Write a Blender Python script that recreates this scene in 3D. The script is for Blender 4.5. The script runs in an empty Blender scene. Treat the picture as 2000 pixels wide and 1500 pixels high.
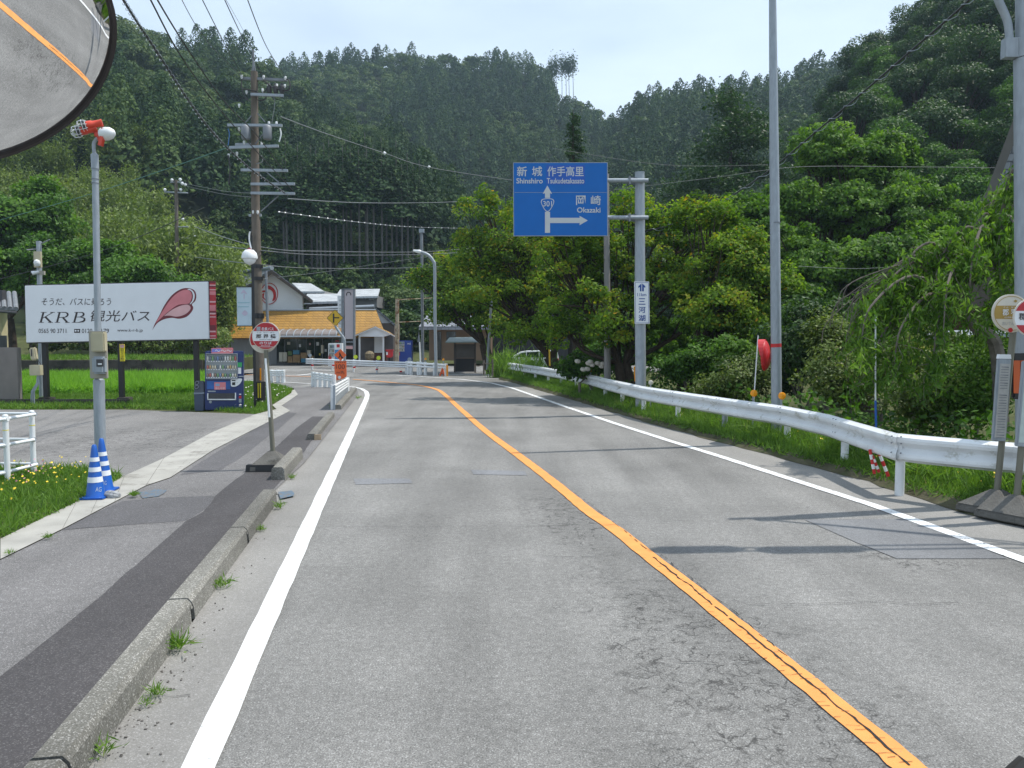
import bpy, math, random
import numpy as np
from mathutils import Vector, Matrix
random.seed(7); RNG = np.random.default_rng(7)
S = bpy.context.scene
COL = S.collection
# ---------------------------------------------------------------- camera
H = 2.0; F = 1500.0; TH = math.atan(90 / 1500.0)
cam = bpy.data.cameras.new("camera"); camo = bpy.data.objects.new("camera", cam); COL.objects.link(camo)
camo.location = (0, 0, H); camo.rotation_euler = (math.pi / 2 - TH, 0, 0)
cam.sensor_width = 36; cam.lens = 27; cam.clip_start = 0.05; cam.clip_end = 5000
S.camera = camo
# ---------------------------------------------------------------- light
SUN_EL = 63; SUN_AZ = 76          # azimuth clockwise from +Y (straight ahead)
w = bpy.data.worlds.new("World"); S.world = w; w.use_nodes = True
nt = w.node_tree; N = nt.nodes; L = nt.links
bg = N["Background"]; sky = N.new("ShaderNodeTexSky"); sky.sky_type = 'NISHITA'; sky.sun_disc = False
sky.sun_elevation = math.radians(SUN_EL); sky.sun_rotation = math.radians(SUN_AZ)
sky.air_density = 1.0; sky.dust_density = 0.6; sky.ozone_density = 1.2
tc = N.new("ShaderNodeTexCoord"); mp = N.new("ShaderNodeMapping"); mp.inputs["Scale"].default_value = (1.0, 1.6, 3.2)
nz = N.new("ShaderNodeTexNoise"); nz.inputs["Scale"].default_value = 1.7; nz.inputs["Detail"].default_value = 7; nz.inputs["Roughness"].default_value = .5
cr = N.new("ShaderNodeValToRGB"); cr.color_ramp.elements[0].position = .36; cr.color_ramp.elements[1].position = .72
cr.color_ramp.elements[0].color = (.5, .5, .5, 1); cr.color_ramp.elements[1].color = (.92, .92, .92, 1)
mx = N.new("ShaderNodeMixRGB"); mx.inputs[2].default_value = (6.9, 8.1, 9.4, 1)
L.new(tc.outputs["Generated"], mp.inputs[0]); L.new(mp.outputs[0], nz.inputs[0]); L.new(nz.outputs[0], cr.inputs[0])
L.new(cr.outputs[0], mx.inputs[0]); L.new(sky.outputs[0], mx.inputs[1]); L.new(mx.outputs[0], bg.inputs[0])
bg.inputs[1].default_value = 0.125
sl = bpy.data.lights.new("sun", 'SUN'); sl.energy = 4.2; sl.angle = math.radians(.5); sl.color = (1, .955, .88)
so = bpy.data.objects.new("sun", sl); COL.objects.link(so)
az, el = math.radians(SUN_AZ), math.radians(SUN_EL)
SV = Vector((math.sin(az) * math.cos(el), math.cos(az) * math.cos(el), math.sin(el)))
so.rotation_euler = SV.to_track_quat('Z', 'Y').to_euler()
S.view_settings.view_transform = 'Standard'; S.view_settings.look = 'None'; S.view_settings.gamma = 1
S.view_settings.exposure = 0.2
S.cycles.max_bounces = 6; S.cycles.volume_bounces = 0; S.cycles.transparent_max_bounces = 8
S.cycles.diffuse_bounces = 3; S.cycles.glossy_bounces = 3
# ---------------------------------------------------------------- helpers
CT, ST = math.cos(TH), math.sin(TH)
def ray(px, py):
    u = (px - 1000) / F; v = (750 - py) / F
    return Vector((u, CT + v * ST, -ST + v * CT))
def P(px, py, Y):
    d = ray(px, py); return Vector((0, 0, H)) + d * (Y / d.y)
def PZ(px, py, z=0.0):
    d = ray(px, py); return Vector((0, 0, H)) + d * ((z - H) / d.z)
def G(px, py): return PZ(px, py, 0.0)
class Pl:
    """a plane standing in the world; at() gives its point seen at a photo position, off metres in front"""
    def __init__(s, px, py, Y, yaw=0, pitch=0):
        s.o = P(px, py, Y); s.n = Vector((math.sin(yaw) * math.cos(pitch), -math.cos(yaw) * math.cos(pitch), math.sin(pitch)))
    def at(s, px, py, off=0):
        d = ray(px, py); c = Vector((0, 0, H)); t = (s.o - c).dot(s.n) / d.dot(s.n)
        return c + d * t + s.n * off
ROOT = {}
class MB:
    def __init__(s): s.v = []; s.f = []
    def poly(s, pts): n = len(s.v); s.v += [tuple(p) for p in pts]; s.f.append(tuple(range(n, n + len(pts)))); return s
    def prism(s, a, b):
        """a, b: matching rings"""
        n = len(s.v); k = len(a); s.v += [tuple(p) for p in a] + [tuple(p) for p in b]
        s.f.append(tuple(range(n, n + k))); s.f.append(tuple(range(n + 2 * k - 1, n + k - 1, -1)))
        for i in range(k):
            j = (i + 1) % k; s.f.append((n + i, n + k + i, n + k + j, n + j))
        return s
    def box(s, c, sx, sy, sz, rz=0, base=False, m=None):
        c = Vector(c); R = m or Matrix.Rotation(rz, 3, 'Z'); z0 = 0 if base else -sz / 2
        q = [(-sx / 2, -sy / 2), (sx / 2, -sy / 2), (sx / 2, sy / 2), (-sx / 2, sy / 2)]
        return s.prism([c + R @ Vector((x, y, z0)) for x, y in q], [c + R @ Vector((x, y, z0 + sz)) for x, y in q])
    def tube(s, path, r, n=10, cap=True):
        path = [Vector(p) for p in path]; m = len(path)
        rs = r if isinstance(r, (list, tuple)) else [r] * m
        T = []
        for i in range(m):
            t = path[min(i + 1, m - 1)] - path[max(i - 1, 0)]
            T.append(t.normalized() if t.length > 1e-9 else Vector((0, 0, 1)))
        ref = Vector((0, 0, 1)) if abs(T[0].z) < .9 else Vector((1, 0, 0))
        u = T[0].cross(ref).normalized(); base = len(s.v)
        for i in range(m):
            u = (u - T[i] * u.dot(T[i])); u = u.normalized() if u.length > 1e-6 else T[i].orthogonal().normalized()
            w_ = T[i].cross(u)
            for k in range(n):
                a = 2 * math.pi * k / n
                s.v.append(tuple(path[i] + (u * math.cos(a) + w_ * math.sin(a)) * rs[i]))
        for i in range(m - 1):
            for k in range(n):
                k2 = (k + 1) % n; b = base + i * n
                s.f.append((b + k, b + k2, b + n + k2, b + n + k))
        if cap:
            s.f.append(tuple(base + k for k in reversed(range(n)))); b = base + (m - 1) * n
            s.f.append(tuple(b + k for k in range(n)))
        return s
    def lathe(s, c, prof, axis=(0, 0, 1), n=20):
        """prof: list of (radius, height along axis)"""
        c = Vector(c); ax = Vector(axis).normalized(); u = ax.orthogonal().normalized(); w_ = ax.cross(u); base = len(s.v)
        for r, h in prof:
            for k in range(n):
                a = 2 * math.pi * k / n; s.v.append(tuple(c + ax * h + (u * math.cos(a) + w_ * math.sin(a)) * r))
        for i in range(len(prof) - 1):
            for k in range(n):
                k2 = (k + 1) % n; b = base + i * n; s.f.append((b + k, b + k2, b + n + k2, b + n + k))
        s.f.append(tuple(base + k for k in reversed(range(n)))); b = base + (len(prof) - 1) * n
        s.f.append(tuple(b + k for k in range(n)))
        return s
    def pp(s, pl, pts, o0=0.0, o1=-0.02):
        """flat shape on plane pl given as photo points, from offset o0 back to o1"""
        return s.prism([pl.at(x, y, o1) for x, y in pts], [pl.at(x, y, o1) + pl.n * (o0 - o1) for x, y in pts])
    def build(s, name, m, parent=None, smooth=False, bevel=0):
        off = ROOT.get(parent.name, Vector((0, 0, 0))) if parent else Vector((0, 0, 0))
        me = bpy.data.meshes.new(name); me.from_pydata([(x - off.x, y - off.y, z - off.z) for x, y, z in s.v], [], s.f)
        me.validate(); me.update()
        import bmesh
        bm = bmesh.new(); bm.from_mesh(me); bmesh.ops.recalc_face_normals(bm, faces=bm.faces)
        if bevel: bmesh.ops.bevel(bm, geom=[e for e in bm.edges if len(e.link_faces) == 2 and e.calc_face_angle(0) > .6], offset=bevel, segments=2, affect='EDGES')
        bm.to_mesh(me); bm.free()
        if m: me.materials.append(m)
        o = bpy.data.objects.new(name, me); COL.objects.link(o)
        if parent: o.parent = parent; ROOT[o.name] = off
        if smooth:
            for p in me.polygons: p.use_smooth = True
            try: me.set_sharp_from_angle(angle=.7)
            except Exception: pass
        return o
def tag(o, label=None, cat=None, group=None, kind=None):
    if label: o["label"] = label
    if cat: o["category"] = cat
    if group: o["group"] = group
    if kind: o["kind"] = kind
    return o
def thing(name, loc, label, cat, group=None):
    o = bpy.data.objects.new(name, None); COL.objects.link(o); o.location = loc; o.empty_display_size = .2
    ROOT[o.name] = Vector(loc); return tag(o, label, cat, group)
def struct(o, k='structure'): o["kind"] = k; return o
def copy_tree(o, parent=None):
    c = o.copy(); COL.objects.link(c)
    if parent: c.parent = parent
    for ch in list(o.children): copy_tree(ch, c)
    return c
def arc(a, b, sag, n=24):
    a, b = Vector(a), Vector(b)
    return [a.lerp(b, i / n) - Vector((0, 0, sag * 4 * (i / n) * (1 - i / n))) for i in range(n + 1)]
def smooth_path(pts, n=8):
    pts = [Vector(p) for p in pts]; out = []
    for i in range(len(pts) - 1):
        p0 = pts[max(i - 1, 0)]; p1 = pts[i]; p2 = pts[i + 1]; p3 = pts[min(i + 2, len(pts) - 1)]
        for k in range(n):
            t = k / n
            out.append(.5 * ((2 * p1) + (p2 - p0) * t + (2 * p0 - 5 * p1 + 4 * p2 - p3) * t * t + (3 * p1 - p0 - 3 * p2 + p3) * t ** 3))
    out.append(pts[-1]); return out
# ---------------------------------------------------------------- materials
def mat(name, col, rough=.6, metal=0, var=.12, scale=3, bump=0, bscale=40, spec=.5, streak=0, dirt=None, dscale=2.0, dcov=.5):
    m = bpy.data.materials.new(name); m.use_nodes = True; n = m.node_tree.nodes; l = m.node_tree.links
    b = n["Principled BSDF"]; b.inputs["Roughness"].default_value = rough; b.inputs["Metallic"].default_value = metal
    b.inputs["Specular IOR Level"].default_value = spec
    t = n.new("ShaderNodeTexCoord"); no = n.new("ShaderNodeTexNoise"); no.inputs["Scale"].default_value = scale; no.inputs["Detail"].default_value = 6
    mpn = n.new("ShaderNodeMapping"); l.new(t.outputs["Object"], mpn.inputs[0]); l.new(mpn.outputs[0], no.inputs[0])
    if streak: mpn.inputs["Scale"].default_value = (streak, streak, 1)
    mr = n.new("ShaderNodeMapRange"); mr.inputs[1].default_value = .25; mr.inputs[2].default_value = .75
    mr.inputs[3].default_value = 1 - var; mr.inputs[4].default_value = 1 + var; l.new(no.outputs[0], mr.inputs[0])
    hs = n.new("ShaderNodeVectorMath"); hs.operation = 'SCALE'; hs.inputs[0].default_value = col[:3]; l.new(mr.outputs[0], hs.inputs["Scale"])
    out = hs.outputs[0]
    if dirt:
        n2 = n.new("ShaderNodeTexNoise"); n2.inputs["Scale"].default_value = dscale; n2.inputs["Detail"].default_value = 9; n2.inputs["Roughness"].default_value = .7
        l.new(mpn.outputs[0], n2.inputs[0]); c2 = n.new("ShaderNodeValToRGB"); c2.color_ramp.elements[0].position = dcov; c2.color_ramp.elements[1].position = dcov + .14
        l.new(n2.outputs[0], c2.inputs[0]); mm = n.new("ShaderNodeMixRGB"); mm.inputs[2].default_value = (*dirt, 1)
        l.new(c2.outputs[0], mm.inputs[0]); l.new(out, mm.inputs[1]); out = mm.outputs[0]
    l.new(out, b.inputs["Base Color"])
    if bump:
        nb = n.new("ShaderNodeTexNoise"); nb.inputs["Scale"].default_value = bscale; nb.inputs["Detail"].default_value = 4; l.new(t.outputs["Object"], nb.inputs[0])
        bu = n.new("ShaderNodeBump"); bu.inputs["Strength"].default_value = bump; bu.inputs["Distance"].default_value = .02
        l.new(nb.outputs[0], bu.inputs["Height"]); l.new(bu.outputs[0], b.inputs["Normal"])
    return m
def leafmat(name, stops, rough=.55, trans=.35, spec=.35):
    """stops: (pos, colour) along the per-leaf 'tint' attribute"""
    m = bpy.data.materials.new(name); m.use_nodes = True; n = m.node_tree.nodes; l = m.node_tree.links
    b = n["Principled BSDF"]; b.inputs["Roughness"].default_value = rough; b.inputs["Specular IOR Level"].default_value = spec
    a = n.new("ShaderNodeAttribute"); a.attribute_name = "tint"
    c = n.new("ShaderNodeValToRGB"); e = c.color_ramp.elements
    e[0].position, e[0].color = stops[0][0], (*stops[0][1], 1); e[1].position, e[1].color = stops[-1][0], (*stops[-1][1], 1)
    for p_, k in stops[1:-1]:
        q = e.new(p_); q.color = (*k, 1)
    l.new(a.outputs["Fac"], c.inputs[0]); l.new(c.outputs[0], b.inputs["Base Color"])
    if trans > 0:
        t = n.new("ShaderNodeBsdfTranslucent"); g = n.new("ShaderNodeMixRGB"); g.blend_type = 'MULTIPLY'; g.inputs[0].default_value = 1; g.inputs[2].default_value = (1.25, 1.35, .5, 1)
        l.new(c.outputs[0], g.inputs[1]); l.new(g.outputs[0], t.inputs[0])
        ms = n.new("ShaderNodeMixShader"); ms.inputs[0].default_value = trans
        l.new(b.outputs[0], ms.inputs[1]); l.new(t.outputs[0], ms.inputs[2]); l.new(ms.outputs[0], n["Material Output"].inputs[0])
    return m
def asphalt(name, col, light, speck=.5, crack=0, cz=None, blot=.12, rough=.85):
    m = bpy.data.materials.new(name); m.use_nodes = True; n = m.node_tree.nodes; l = m.node_tree.links
    b = n["Principled BSDF"]; b.inputs["Roughness"].default_value = rough; b.inputs["Specular IOR Level"].default_value = .25
    g = n.new("ShaderNodeNewGeometry")
    def noise(sc, det=5, ro=.6, dist=0, vec=None):
        q = n.new("ShaderNodeTexNoise"); q.inputs["Scale"].default_value = sc; q.inputs["Detail"].default_value = det; q.inputs["Roughness"].default_value = ro; q.inputs["Distortion"].default_value = dist
        l.new(vec or g.outputs["Position"], q.inputs[0]); return q.outputs[0]
    def rng(x, a, b_, c, d):
        q = n.new("ShaderNodeMapRange"); l.new(x, q.inputs[0])
        for i, k in enumerate((a, b_, c, d)): q.inputs[i + 1].default_value = k
        return q.outputs[0]
    def math_(op, x, y):
        q = n.new("ShaderNodeMath"); q.operation = op
        for i, k in enumerate((x, y)):
            if isinstance(k, (int, float)): q.inputs[i].default_value = k
            else: l.new(k, q.inputs[i])
        return q.outputs[0]
    mpn = n.new("ShaderNodeMapping"); mpn.inputs["Rotation"].default_value = (0, 0, math.radians(-8.7)); mpn.inputs["Scale"].default_value = (1.1, .12, 1); l.new(g.outputs["Position"], mpn.inputs[0])
    f = rng(noise(.55, 6, .6), .3, .7, 1 - blot, 1 + blot)
    f = math_('MULTIPLY', f, rng(noise(1.3, 3, .5, 0, mpn.outputs[0]), .3, .7, 1 - blot * 1.1, 1 + blot * 1.1))
    f = math_('MULTIPLY', f, rng(noise(110, 4, .75), .3, .7, 1 - speck, 1 + speck))
    f = math_('MULTIPLY', f, rng(noise(19, 4, .7), .3, .7, 1 - speck * .28, 1 + speck * .28))
    vo = n.new("ShaderNodeTexVoronoi"); vo.inputs["Scale"].default_value = 150; l.new(g.outputs["Position"], vo.inputs[0])
    sp = n.new("ShaderNodeSeparateColor"); l.new(vo.outputs["Color"], sp.inputs[0])
    chip = math_('GREATER_THAN', sp.outputs[0], .86)
    mixc = n.new("ShaderNodeMixRGB"); mixc.inputs[1].default_value = (*col, 1); mixc.inputs[2].default_value = (*light, 1); l.new(chip, mixc.inputs[0])
    sc = n.new("ShaderNodeVectorMath"); sc.operation = 'SCALE'; l.new(mixc.outputs[0], sc.inputs[0]); l.new(f, sc.inputs["Scale"])
    out = sc.outputs[0]
    if crack:
        # crazed network: warped voronoi edges, only where wear is heavy
        wv = n.new("ShaderNodeTexNoise"); wv.inputs["Scale"].default_value = 9; wv.inputs["Detail"].default_value = 5; l.new(g.outputs["Position"], wv.inputs[0])
        ad = n.new("ShaderNodeVectorMath"); ad.operation = 'MULTIPLY_ADD'; l.new(wv.outputs["Color"], ad.inputs[0]); ad.inputs[1].default_value = (.22, .22, 0); l.new(g.outputs["Position"], ad.inputs[2])
        v2 = n.new("ShaderNodeTexVoronoi"); v2.feature = 'DISTANCE_TO_EDGE'; v2.inputs["Scale"].default_value = 8; l.new(ad.outputs[0], v2.inputs[0])
        line = rng(v2.outputs["Distance"], .005, .065, 1, 0)
        v3 = n.new("ShaderNodeTexVoronoi"); v3.feature = 'DISTANCE_TO_EDGE'; v3.inputs["Scale"].default_value = 21; l.new(ad.outputs[0], v3.inputs[0])
        line = math_('MAXIMUM', line, math_('MULTIPLY', math_('MULTIPLY', rng(v3.outputs["Distance"], .02, .12, 1, 0), rng(noise(3.1, 5, .7), .46, .56, 0, 1)), .8))
        msk = rng(noise(5, 7, .8), .44, .54, 0, 1)
        zone = None
        for cx, cy, rx, ry in (cz or []):
            mp2 = n.new("ShaderNodeMapping"); mp2.vector_type = 'TEXTURE'; mp2.inputs["Location"].default_value = (cx, cy, 0); mp2.inputs["Scale"].default_value = (rx, ry, 1e6); mp2.inputs["Rotation"].default_value = (0, 0, math.radians(8.7))
            l.new(g.outputs["Position"], mp2.inputs[0]); ln = n.new("ShaderNodeVectorMath"); ln.operation = 'LENGTH'; l.new(mp2.outputs[0], ln.inputs[0])
            z_ = rng(math_('ADD', ln.outputs["Value"], rng(noise(2.2, 3), .3, .7, -.4, .4)), .5, 1.1, 1, 0)
            zone = z_ if zone is None else math_('MAXIMUM', zone, z_)
        base = rng(noise(.8, 4, .6), .56, .7, 0, .5)
        zone = base if zone is None else math_('MAXIMUM', zone, base)
        k = math_('MULTIPLY', math_('MULTIPLY', line, msk), math_('MULTIPLY', zone, crack))
        mk = n.new("ShaderNodeMixRGB"); mk.inputs[2].default_value = (.028, .027, .026, 1); l.new(k, mk.inputs[0]); l.new(out, mk.inputs[1]); out = mk.outputs[0]
    l.new(out, b.inputs["Base Color"])
    bu = n.new("ShaderNodeBump"); bu.inputs["Strength"].default_value = .55; bu.inputs["Distance"].default_value = .008
    l.new(noise(85, 3, .75), bu.inputs["Height"]); l.new(bu.outputs[0], b.inputs["Normal"])
    return m
def paint(name, col, under, wear=.5, scale=14):
    m = bpy.data.materials.new(name); m.use_nodes = True; n = m.node_tree.nodes; l = m.node_tree.links
    b = n["Principled BSDF"]; b.inputs["Roughness"].default_value = .7
    g = n.new("ShaderNodeNewGeometry")
    n1 = n.new("ShaderNodeTexNoise"); n1.inputs["Scale"].default_value = scale; n1.inputs["Detail"].default_value = 10; n1.inputs["Roughness"].default_value = .75; l.new(g.outputs["Position"], n1.inputs[0])
    r1 = n.new("ShaderNodeValToRGB"); r1.color_ramp.elements[0].position = wear; r1.color_ramp.elements[1].position = wear + .03; l.new(n1.outputs[0], r1.inputs[0])
    n2 = n.new("ShaderNodeTexNoise"); n2.inputs["Scale"].default_value = 5; n2.inputs["Detail"].default_value = 6; l.new(g.outputs["Position"], n2.inputs[0])
    mr = n.new("ShaderNodeMapRange"); mr.inputs[1].default_value = .3; mr.inputs[2].default_value = .7; mr.inputs[3].default_value = .86; mr.inputs[4].default_value = 1.06; l.new(n2.outputs[0], mr.inputs[0])
    v = n.new("ShaderNodeVectorMath"); v.operation = 'SCALE'; v.inputs[0].default_value = col; l.new(mr.outputs[0], v.inputs["Scale"])
    mm = n.new("ShaderNodeMixRGB"); l.new(v.outputs[0], mm.inputs[1]); mm.inputs[2].default_value = (*under, 1); l.new(r1.outputs[0], mm.inputs[0])
    l.new(mm.outputs[0], b.inputs["Base Color"])
    bu = n.new("ShaderNodeBump"); bu.inputs["Strength"].default_value = .3; bu.inputs["Distance"].default_value = .005
    n3 = n.new("ShaderNodeTexNoise"); n3.inputs["Scale"].default_value = 90; l.new(g.outputs["Position"], n3.inputs[0]); l.new(n3.outputs[0], bu.inputs["Height"]); l.new(bu.outputs[0], b.inputs["Normal"])
    return m
M = {}
M['asphalt'] = asphalt('road asphalt', (.178, .174, .166), (.26, .257, .248), .75, .8, [(1.3, 4.4, .8, 2.5), (.55, 8.6, .5, 1.6), (3.6, 6.9, .5, .5)], .17)
M['shoulder'] = asphalt('shoulder surface', (.225, .218, .205), (.3, .29, .28), .2, .25)
M['lot'] = asphalt('parking asphalt', (.17, .165, .16), (.28, .27, .26), .38, .9, [(-7.5, 15, 3, 2.5)])
M['walk'] = asphalt('footpath asphalt', (.145, .14, .138), (.26, .25, .25), .5, .15)
M['walk_dark'] = asphalt('dark asphalt strip', (.066, .062, .064), (.12, .115, .115), .34, .0)
M['walk_mid'] = asphalt('mid asphalt patch', (.1, .097, .1), (.17, .165, .17), .3, .2)
M['patch'] = asphalt('smooth bluish patch', (.160, .163, .168), (.21, .21, .22), .35, 0)
M['patch2'] = asphalt('pale bluish patch', (.18, .185, .195), (.22, .22, .23), .4, 0)
M['conc'] = mat('gutter concrete', (.36, .35, .32), .9, 0, .18, 2.2, .4, 60, .2, 0, (.2, .19, .17), 1.6, .56)
M['kerb'] = asphalt('weathered kerb concrete', (.15, .145, .128), (.3, .29, .27), .5, 0, None, .25)
M['kerb2'] = mat('pale kerb end', (.42, .31, .2), .9, 0, .3, 12, .4, 60)
M['white_line'] = paint('white road paint', (.67, .675, .67), (.26, .26, .255), .60)
M['white_worn'] = paint('worn white road paint', (.74, .75, .75), (.21, .21, .21), .56, 18)
M['orange'] = paint('orange road paint', (.72, .29, .07), (.16, .15, .14), .63, 16)
M['crack'] = mat('dark crack bitumen', (.018, .018, .018), .95)  # one even dark colour for cracks and gutter joints
M['soil'] = mat('grassy soil', (.075, .085, .035), .95, 0, .35, 1.2, .5, 30, .1)
M['hill'] = mat('forest floor', (.022, .03, .016), .95, 0, .3, .2, 0, 1, .05)
M['galv'] = mat('galvanised steel', (.30, .335, .37), .5, .25, .14, 6, .05, 60, .5, 4)
M['galv_dark'] = mat('weathered steel', (.19, .205, .225), .55, .2, .2, 5, .05, 60)
M['white_metal'] = mat('white painted steel', (.72, .74, .75), .42, 0, .06, 3, 0, 1, .5, 0, (.33, .33, .27), 3.5, .6)
M['rail_white'] = mat('white guardrail paint', (.68, .70, .71), .45, 0, .1, 2.5, 0, 1, .5, 0, (.30, .29, .22), 4, .57)
M['white_sign'] = mat('white sign face', (.72, .74, .76), .4, 0, .03)
M['black'] = mat('black painted steel', (.012, .012, .014), .4, 0, .2)
M['darkgrey'] = mat('dark grey', (.05, .05, .055), .6)
M['blue_sign'] = mat('blue sign face', (.002, .12, .43), .45, 0, .05, 3, 0, 1, .3)
M['blue_sign2'] = mat('deeper blue patch', (.002, .085, .42), .45)
M['ink'] = mat('dark lettering', (.03, .02, .022), .6)
M['ink_blue'] = mat('blue lettering', (.012, .06, .26), .5)
M['red'] = mat('red enamel', (.42, .02, .03), .4, 0, .08)
M['red2'] = mat('bright red plastic', (.5, .018, .022), .42, 0, .15)
M['pink'] = mat('pink print', (.62, .2, .22), .5); M['pale_pink'] = mat('pale pink print', (.65, .38, .38), .5); M['dark_red'] = mat('maroon print', (.16, .02, .03), .5)
M['org_red'] = mat('orange red horn', (.62, .055, .025), .4)
M['org_sign'] = mat('orange works sign', (.75, .13, .03), .5)
M['yel_sign'] = mat('yellow warning sign', (.62, .38, .02), .5, 0, .08)
M['amber'] = mat('amber reflector', (.85, .32, .01), .25); M['lime'] = mat('lime reflector', (.62, .72, .03), .3)
M['yellow'] = mat('yellow sticker', (.75, .62, .02), .5)
M['pole_conc'] = mat('brown concrete pole', (.135, .115, .095), .85, 0, .25, 3, .2, 30, .3, 3)
M['pole_grey'] = mat('grey concrete pole', (.235, .225, .22), .85, 0, .15, 3, .2, 30, .3, 3)
M['beige'] = mat('beige plastic', (.42, .38, .26), .5); M['beige2'] = mat('weathered board', (.33, .31, .26), .7)
M['glass'] = mat('dark glass', (.02, .03, .03), .08, 0, .1, 2, 0, 1, .8)
M['porcelain'] = mat('white porcelain', (.75, .77, .78), .2)
M['bark'] = mat('tree bark', (.055, .043, .033), .95, 0, .35, 8, .6, 30, .1, 2)
M['bark_grey'] = mat('pale bark', (.16, .14, .12), .9, 0, .3, 8, .5, 30, .1)
M['cable'] = mat('black cable', (.03, .03, .032), .5); M['cable_grey'] = mat('grey cable', (.2, .21, .21), .4, .3)
# ---------------------------------------------------------------- terrain
def vnoise(x, y, s, seed=0):
    """smooth value noise, vectorised"""
    x = np.asarray(x) / s; y = np.asarray(y) / s; xi = np.floor(x); yi = np.floor(y); fx = x - xi; fy = y - yi
    fx = fx * fx * (3 - 2 * fx); fy = fy * fy * (3 - 2 * fy)
    def h(a, b):
        q = np.sin(a * 127.1 + b * 311.7 + seed * 74.7) * 43758.5453; return q - np.floor(q)
    return (h(xi, yi) * (1 - fx) + h(xi + 1, yi) * fx) * (1 - fy) + (h(xi, yi + 1) * (1 - fx) + h(xi + 1, yi + 1) * fx) * fy
def ip(x, pts): return np.interp(x, [p[0] for p in pts], [p[1] for p in pts])
HILLS = {  # treetop skyline (bearing, height), ridge distance, foot distance, foot height, tree height
 'A': dict(sky=[(-900, -150), (0, -20), (221, 28), (330, 64), (470, 100), (560, 150), (640, 205), (740, 255), (850, 335), (920, 405), (980, 480), (1050, 570), (1110, 660)],
           yr=[(-900, 150), (0, 190), (400, 215), (600, 205), (900, 160), (1110, 140)], yb=[(-900, 70), (250, 80), (450, 98), (900, 108), (1110, 118)],
           zb=[(-900, 6), (200, 7), (450, 9), (900, 10), (1050, 5)], th=10),
 'B': dict(sky=[(100, 130), (420, 132), (560, 118), (620, 108), (700, 98), (790, 93), (900, 95), (1000, 108), (1070, 125), (1090, 180), (1150, 196), (1200, 212), (1260, 300), (1400, 420), (1500, 520)],
           yr=[(0, 340), (1500, 330)], yb=[(0, 190), (1500, 190)], zb=[(0, 20), (900, 15), (1500, 8)], th=11),
 'C': dict(sky=[(1060, 420), (1120, 310), (1180, 240), (1220, 200), (1240, 180), (1300, 168), (1400, 158), (1500, 137), (1560, 118), (1650, 100), (1800, 60), (2100, 0), (2600, -60)],
           yr=[(1060, 300), (1400, 270), (2600, 270)], yb=[(1060, 150), (1400, 110), (2600, 110)], zb=[(1060, 6), (2600, 8)], th=11),
 'D': dict(sky=[(1430, 460), (1540, 330), (1600, 215), (1680, 80), (1770, 5), (1900, -110), (2200, -220), (3200, -260)],
           yr=[(1430, 120), (1700, 105), (3200, 80)], yb=[(1430, 75), (1600, 52), (3200, 30)], zb=[(1430, 1), (3200, -1)], th=9),
}
def hill_z(k, px, Y):
    h = HILLS[k]; yr = ip(px, h['yr']); yb = ip(px, h['yb']); zb = ip(px, h['zb'])
    zr = (660 - ip(px, h['sky'])) / F * yr + H - h['th']
    zr = np.where(px < h['sky'][0][0], -60, zr); zr = np.where(px > h['sky'][-1][0], -60, zr)
    t = (Y - yb) / (yr - yb)
    z = zb + (zr - zb) * np.clip(t, 0, 1) ** .92
    z = np.where(t > 1, zr - (t - 1) * (yr - yb) * .45, z)
    lead = np.clip((Y - yb + 32) / 32, 0, 1); z = np.where(t < 0, -3 + (zb + 3) * lead, z)
    return z
def land(X, Y):
    X = np.asarray(X, float); Y = np.asarray(Y, float)
    Yc = np.maximum(Y, 12); px = 1000 + F * X / Yc
    z = np.full(X.shape, -60.0)
    for k in HILLS: z = np.maximum(z, hill_z(k, np.clip(px, -2500, 4200), Yc))
    far = np.clip((Y - 45) / 40, 0, 1)
    z = z + (vnoise(X, Y, 23, 1) - .5) * 5 * far + (vnoise(X, Y, 9, 2) - .5) * 1.6 * far
    return np.maximum(z, base_land(X, Y))
GE = [(1960, 1022), (1916, 1010), (1770, 966), (1703, 943), (1591, 913), (1517, 894), (1435, 871), (1300, 836), (1200, 806), (1100, 776), (1000, 747), (975, 741)]
GEp = [G(*p) for p in GE]; GEp = [Vector((GEp[0].x + .1533 * 18 + 4.5, GEp[0].y - 18, 0)), Vector((GEp[0].x + 4.6, GEp[0].y - 3.5, 0)), Vector((GEp[0].x + .5, GEp[0].y - .6, 0))] + GEp
def xe(Y): return np.interp(Y, [p.y for p in GEp], [p.x for p in GEp])
def base_land(X, Y):
    b = np.full(np.shape(X), -.06)
    d = X - xe(Y) - 1.6
    dip = -1.5 * np.clip(d / 3, 0, 1) * np.clip((44 - Y) / 6, 0, 1)
    return b + np.where(Y < 45, dip, 0)
gx = np.concatenate([np.arange(-420, -60, 6), np.arange(-60, 60, 2.), np.arange(60, 421, 8)]); gy = np.concatenate([np.arange(-60, 120, 2.), np.arange(120, 440, 4.), np.arange(440, 1300, 60)])
GX, GY = np.meshgrid(gx, gy); GZ = land(GX, GY)
def grid_mesh(name, X, Y, Z, m):
    ny, nx = X.shape; V = np.stack([X, Y, Z], -1).reshape(-1, 3)
    i = (np.arange(ny - 1)[:, None] * nx + np.arange(nx - 1)[None]).reshape(-1)
    Fq = np.stack([i, i + 1, i + nx + 1, i + nx], 1)
    return np_mesh(name, V, Fq, m)
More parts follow.
